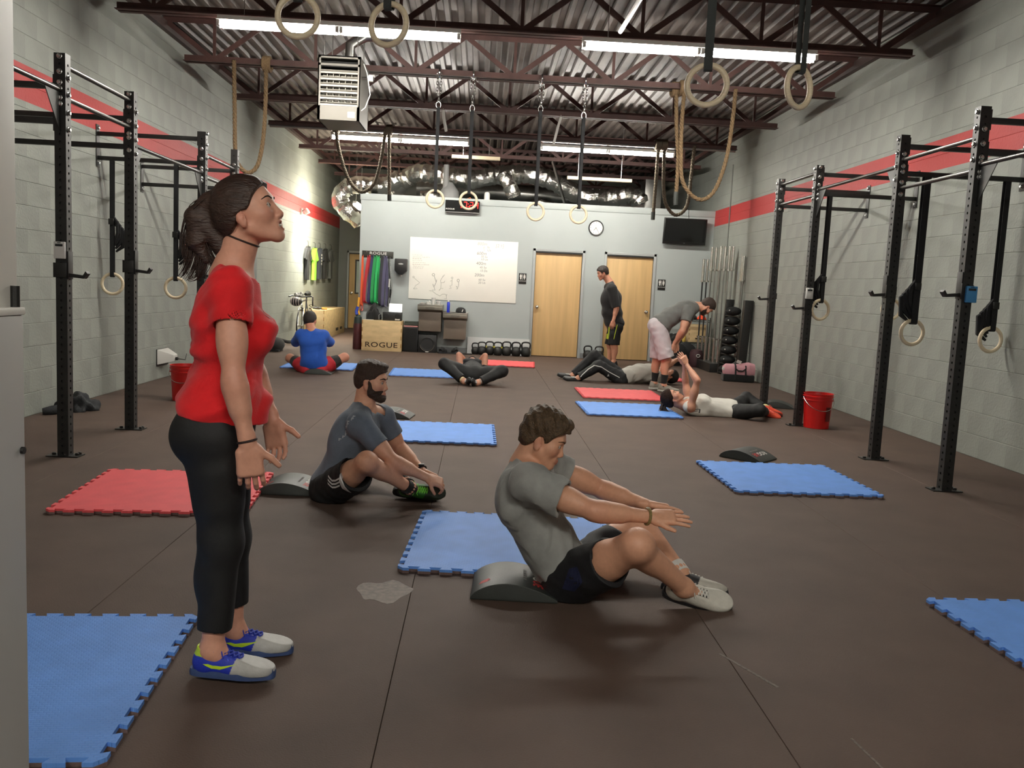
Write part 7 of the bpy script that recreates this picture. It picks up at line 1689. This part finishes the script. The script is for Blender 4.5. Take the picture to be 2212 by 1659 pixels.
hR, _ = hand_prims(J['wrR'], (-.1, .1, -1), (-.5, .8, 0), 1, .185, curl=(.5, .5, .4)); hL, _ = hand_prims(J['wrL'], (-.2, 0, -1), (-.5, -.8, 0), -1, .185, curl=(.5, .5, .4))
f.body(root, (hR, hL)); f.brows(root, '241a16', .004)
f.hair(root, mat('hair_brown2', '33241b', .6, var=.4, vscale=120, bump=.6, bscale=220), HAIRLINE_M, .014, .002, 110, fade=(.0, .08, .009, 0, .15))
bd = [(p.grow(.002), k) for p, k in f.H[1:7]]; F = Field([p for p, k in bd], .006)
for p, k in bd: F.add(p, k)
sl, X, Y, Z = F.grid(); c = f.J['hc']; R = f.HR; px, py, pz = X-c[0], Y-c[1], Z-c[2]; ly = px*R[0, 1]+py*R[1, 1]+pz*R[2, 1]; lz = px*R[0, 2]+py*R[1, 2]+pz*R[2, 2]
F.d = np.maximum(F.d, (lz-np.interp(ly, [.0, .02, .035, .06, .1], [.005, -.01, -.04, -.05, -.047]))*.8); F.d = np.maximum(F.d, -(ly-.004)); obj('beard', F.mesh('beard', 1), mat('hair_brown2', ''), root, sm=False)
sR, mR = f.sleeve('R', .50, .076, .070); sL, mL = f.sleeve('L', .50, .076, .070)
f.cloth('t_shirt', root, mat('shirt_ash', '6d6e6a', .85, var=.08, vscale=30, bump=.25, bscale=300, sheen=.1), [f.T[1:], f.Xs, f.Xl, f.Xp], .013, extra=sR+sL+[(ell(f.J['wst']-f.pf*.0+f.cf*.02, (.16, .125, .12), frame(f.pf, f.up0)), .05), (ell(f.J['pel']+f.up0*.04, (.185, .155, .09), frame(f.pf, f.up0)), .05)], cuts=[(f.J['pel']-f.up0*.03, -f.up0), f.collar(.03, .3)], subs=[mR, mL], fold=wrinkle(71, 0.0050, 20))
tR, mtR = f.trouser('R', .96, .118, .112); tL, mtL = f.trouser('L', .96, .116, .108)
f.cloth('shorts', root, mat('shorts_white', 'cdc3c6', .7, var=.05, vscale=20, bump=.2, bscale=200), [f.T[:1], f.Xg], .012, extra=tR+tL, cuts=[(f.J['pel']+f.up0*.03, f.up0)], subs=[mtR, mtL], fold=wrinkle(73, 0.0056, 20))
for sd in 'RL':
    an, kn = f.J['an'+sd], f.J['kn'+sd]; d = unit(kn-an); obj('sock', MB().tube([an-d*.03, an+d*.04, an+d*.10, an+d*.14], [.042, .042, .05, .054], 14), MT['black_cloth'], root)
    shoe(root, an, f.J['toe'+sd]-an, (0, 0, 1), .28, ('8d877c', '9b958a', '6d685f'), 'c9c5bc', 'b9b5ab', .008, lace_n=4, bow=False)
# ================================================================ man lying in track pants
root = person('man in a pale shirt and striped black track pants lying with knees up', (2.1, 12.9, 0)); D = 12.9
J = dict(hc=A(1448, 812, D+.02), hf=(-.25, -.1, 1), hu=(1, 0, .25), nk=A(1428, 814, D), ch=A(1403, 806, D), wst=A(1375, 806, D), pel=A(1346, 816, D),
    shR=A(1420, 812, D+.19), shL=A(1420, 816, D-.19), elL=A(1440, 792, D-.24), elR=A(1442, 786, D+.20), wrL=A(1462, 778, D-.10), wrR=A(1464, 776, D+.1),
    hipL=A(1342, 819, D-.09), hipR=A(1342, 814, D+.10), knL=A(1293, 790, D-.12), knR=A(1283, 768, D+.14), anL=A(1250, 816, D-.12), anR=A(1238, 810, D+.12))
J['toeR'] = V3(J['anR'])+V3((-.2, -.05, .07)); J['toeL'] = V3(J['anL'])+V3((-.2, -.08, .07)); J['upR'] = J['upL'] = (.35, -.1, 1)
f = Fig(J, 'm', .98, H2, 1.0, skin='d3987c', girth=1.15)
hL, _ = hand_prims(J['wrL'], (1, .1, .3), (0, .6, -.6), 1, .185, curl=(.4, .4, .3)); hR, _ = hand_prims(J['wrR'], (1, -.1, .2), (0, -.6, -.6), -1, .185, curl=(.4, .4, .3))
f.body(root, (hL, hR)); f.hair(root, mat('hair_black', ''), HAIRLINE_M, .013, .002, 110)
sR, mR = f.sleeve('R', .5, .076, .074); sL, mL = f.sleeve('L', .5, .076, .074)
f.cloth('t_shirt', root, mat('shirt_pale', 'b9b6ac', .85, var=.06, vscale=20, bump=.25, bscale=300), [f.T, f.Xs, f.Xl, f.Xp], .016, extra=sR+sL, cuts=[(f.J['pel']+f.up0*.02, -f.up0), f.collar(.03, .3)], subs=[mR, mL], fold=wrinkle(81, 0.0062, 20))
tR, mtR = f.trouser('R', 1.95, .108, .066); tL, mtL = f.trouser('L', 1.95, .108, .066)
so_ = f.cloth('track_pants', root, mat('track_black', '0f1013', .7, bump=.2, bscale=200), [f.T[:1], f.Xg], .010, extra=tR+tL, cuts=[(V3((0, 0, .003)), (0, 0, -1))], fold=wrinkle(84, 0.0056, 20))
q = [(1346, 809), (1325, 798), (1306, 786), (1290, 782), (1277, 790), (1264, 802), (1254, 814)]
patch([[A(q[i][0], q[i][1]-1, D-.5), A(q[i+1][0], q[i+1][1]-1, D-.5), A(q[i+1][0]+.6, q[i+1][1]+1, D-.5), A(q[i][0]+.6, q[i][1]+1, D-.5)] for i in range(len(q)-1)], so_, (0, -1, .25), mat('stripe_white', 'c9c9c6', .7), root, 'stripe')
patch([[A(u, v, D-.5) for u, v in ((1319, 806), (1324, 806), (1321.5, 801))]], so_, (0, -1, .25), mat('stripe_white', ''), root, 'emblem')
for sd in 'RL': shoe(root, f.J['an'+sd]+V3((0, 0, .0)), f.J['toe'+sd]-f.J['an'+sd], (.4, -.25, 1), .29, ('1f1f20', '2a2b2b', '3a3a3a'), 'c9c9c6', '161616', .008, lace_n=5, bow=False)
# ================================================================ woman lying on her back
root = person('woman in a white tank top lying on her back with raised arms', (2.6, 9.7, 0)); D = 9.7
J = dict(hc=A(1451, 860, D), hf=(.42, -.12, .9), hu=(-.9, 0, .42), nk=A(1484, 876, D), ch=A(1516, 878, D), wst=A(1552, 885, D), pel=A(1582, 889, D),
    shR=A(1492, 880, D-.16), shL=A(1488, 868, D+.16), elR=A(1506, 822, D-.20), elL=A(1481, 826, D+.2), wrR=A(1483, 787, D-.06), wrL=A(1478, 787, D+.10),
    hipR=A(1584, 892, D-.09), hipL=A(1584, 884, D+.09), knR=A(1640, 886, D-.34), knL=A(1612, 860, D+.34), anR=A(1654, 890, D-.02), anL=A(1656, 884, D+.14))
J['toeR'] = V3(J['anR'])+V3((.2, -.05, .0)); J['toeL'] = V3(J['anL'])+V3((.2, .05, .0)); J['upR'] = (.2, -.8, .5); J['upL'] = (.2, .8, .5)
f = Fig(J, 'f', .98, .006, .98, skin='d39a7e', bust=.55)
hR, _ = hand_prims(J['wrR'], (-.55, 0, .8), (-.3, .9, 0), -1, .175, curl=(.2, .25, .2)); hL, _ = hand_prims(J['wrL'], (-.45, 0, .8), (-.3, -.9, 0), 1, .175, curl=(.2, .25, .2))
f.body(root, (hR, hL), feet=False); f.eyes(root); f.brows(root, '2a1c14', .003)
pt0 = A(1432, 874, D); m_h9 = mat('hair_dark2', '2b1d16', .8, spec=.15, var=.4, vscale=80, bump=.5, bscale=160)
f.hair(root, m_h9, hl_w, .013, .002, 110, extra=[(cap(pt0, A(1428, 884, D), .022, .016), .02)])
cur = clump([pt0, A(1430, 882, D), A(1428, 889, D), A(1424, 890, D-.03)], 60, .012, .014, 5)+clump([pt0, A(1434, 884, D), A(1440, 890, D-.02), A(1446, 889, D-.05)], 50, .012, .012, 6)
strands(cur, .003, .0015, mat('hair_light_ends', '5a4430', .55, var=.4, vscale=60), root, 'ponytail')
obj('hair_tie', MB().tube([pt0+V3((.02*math.cos(t), .02*math.sin(t), 0)) for t in [2*PI*i/12 for i in range(12)]], .006, 6, closed=True), MT['black_cloth'], root)
ah = [(ell(f.J['sh'+sd]+f.up2*(-.03)+f.rc*(g*.03), (.07, .07, .075)), .01) for sd, g in (('R', 1), ('L', -1))]
f.cloth('tank_top', root, mat('tank_white', 'd9d6cc', .85, var=.05, vscale=20, bump=.25, bscale=300), [f.T, f.Xl, f.B, [f.Xs[0], f.Xs[2]]], .017, extra=[(ell(f.J['pel']+f.up0*.03, (.18, .12, .12), frame(f.pf, f.up0)), .05), (ell(f.J['wst'], (.16, .115, .12), frame(f.pf, f.up0)), .05)], cuts=[(f.J['pel']-f.up0*.02, -f.up0), f.collar(.0, .5), (V3((0, 0, .004)), (0, 0, -1))], subs=ah, fold=wrinkle(91, 0.0056, 20))
tt = bpy.data.objects['tank_top.001']
patch([[A(1511+du, 849+dv, D-.4) for du, dv in q] for q in (((0, 2), (14, 5), (14, 7), (0, 4)), ((14, 5), (17, 6), (15, 16), (12, 15)), ((2, 7), (11, 9), (11, 11), (2, 9)))], tt, (0, -.8, .6), mat('print_dark', '4d4c49', .8), root, 'chest_print')
tR, mtR = f.trouser('R', 1.80, .096, .054); tL, mtL = f.trouser('L', 1.80, .096, .054)
f.cloth('leggings', root, mat('leggings', ''), [f.T[:2], f.Xg], .009, extra=tR+tL, cuts=[(V3((0, 0, .003)), (0, 0, -1))], fold=wrinkle(94, 0.0025, 20))
for sd, g in (('R', -1), ('L', 1)):
    shoe(root, f.J['an'+sd]+V3((0, 0, .035)), f.J['toe'+sd]-f.J['an'+sd], (.15, .55*g, .85), .25, ('d8482e', 'e2553a', '7d2a22'), 'ff7a66', '6d2b2a', .006, heel_tab='c9c48a', lace_n=5)
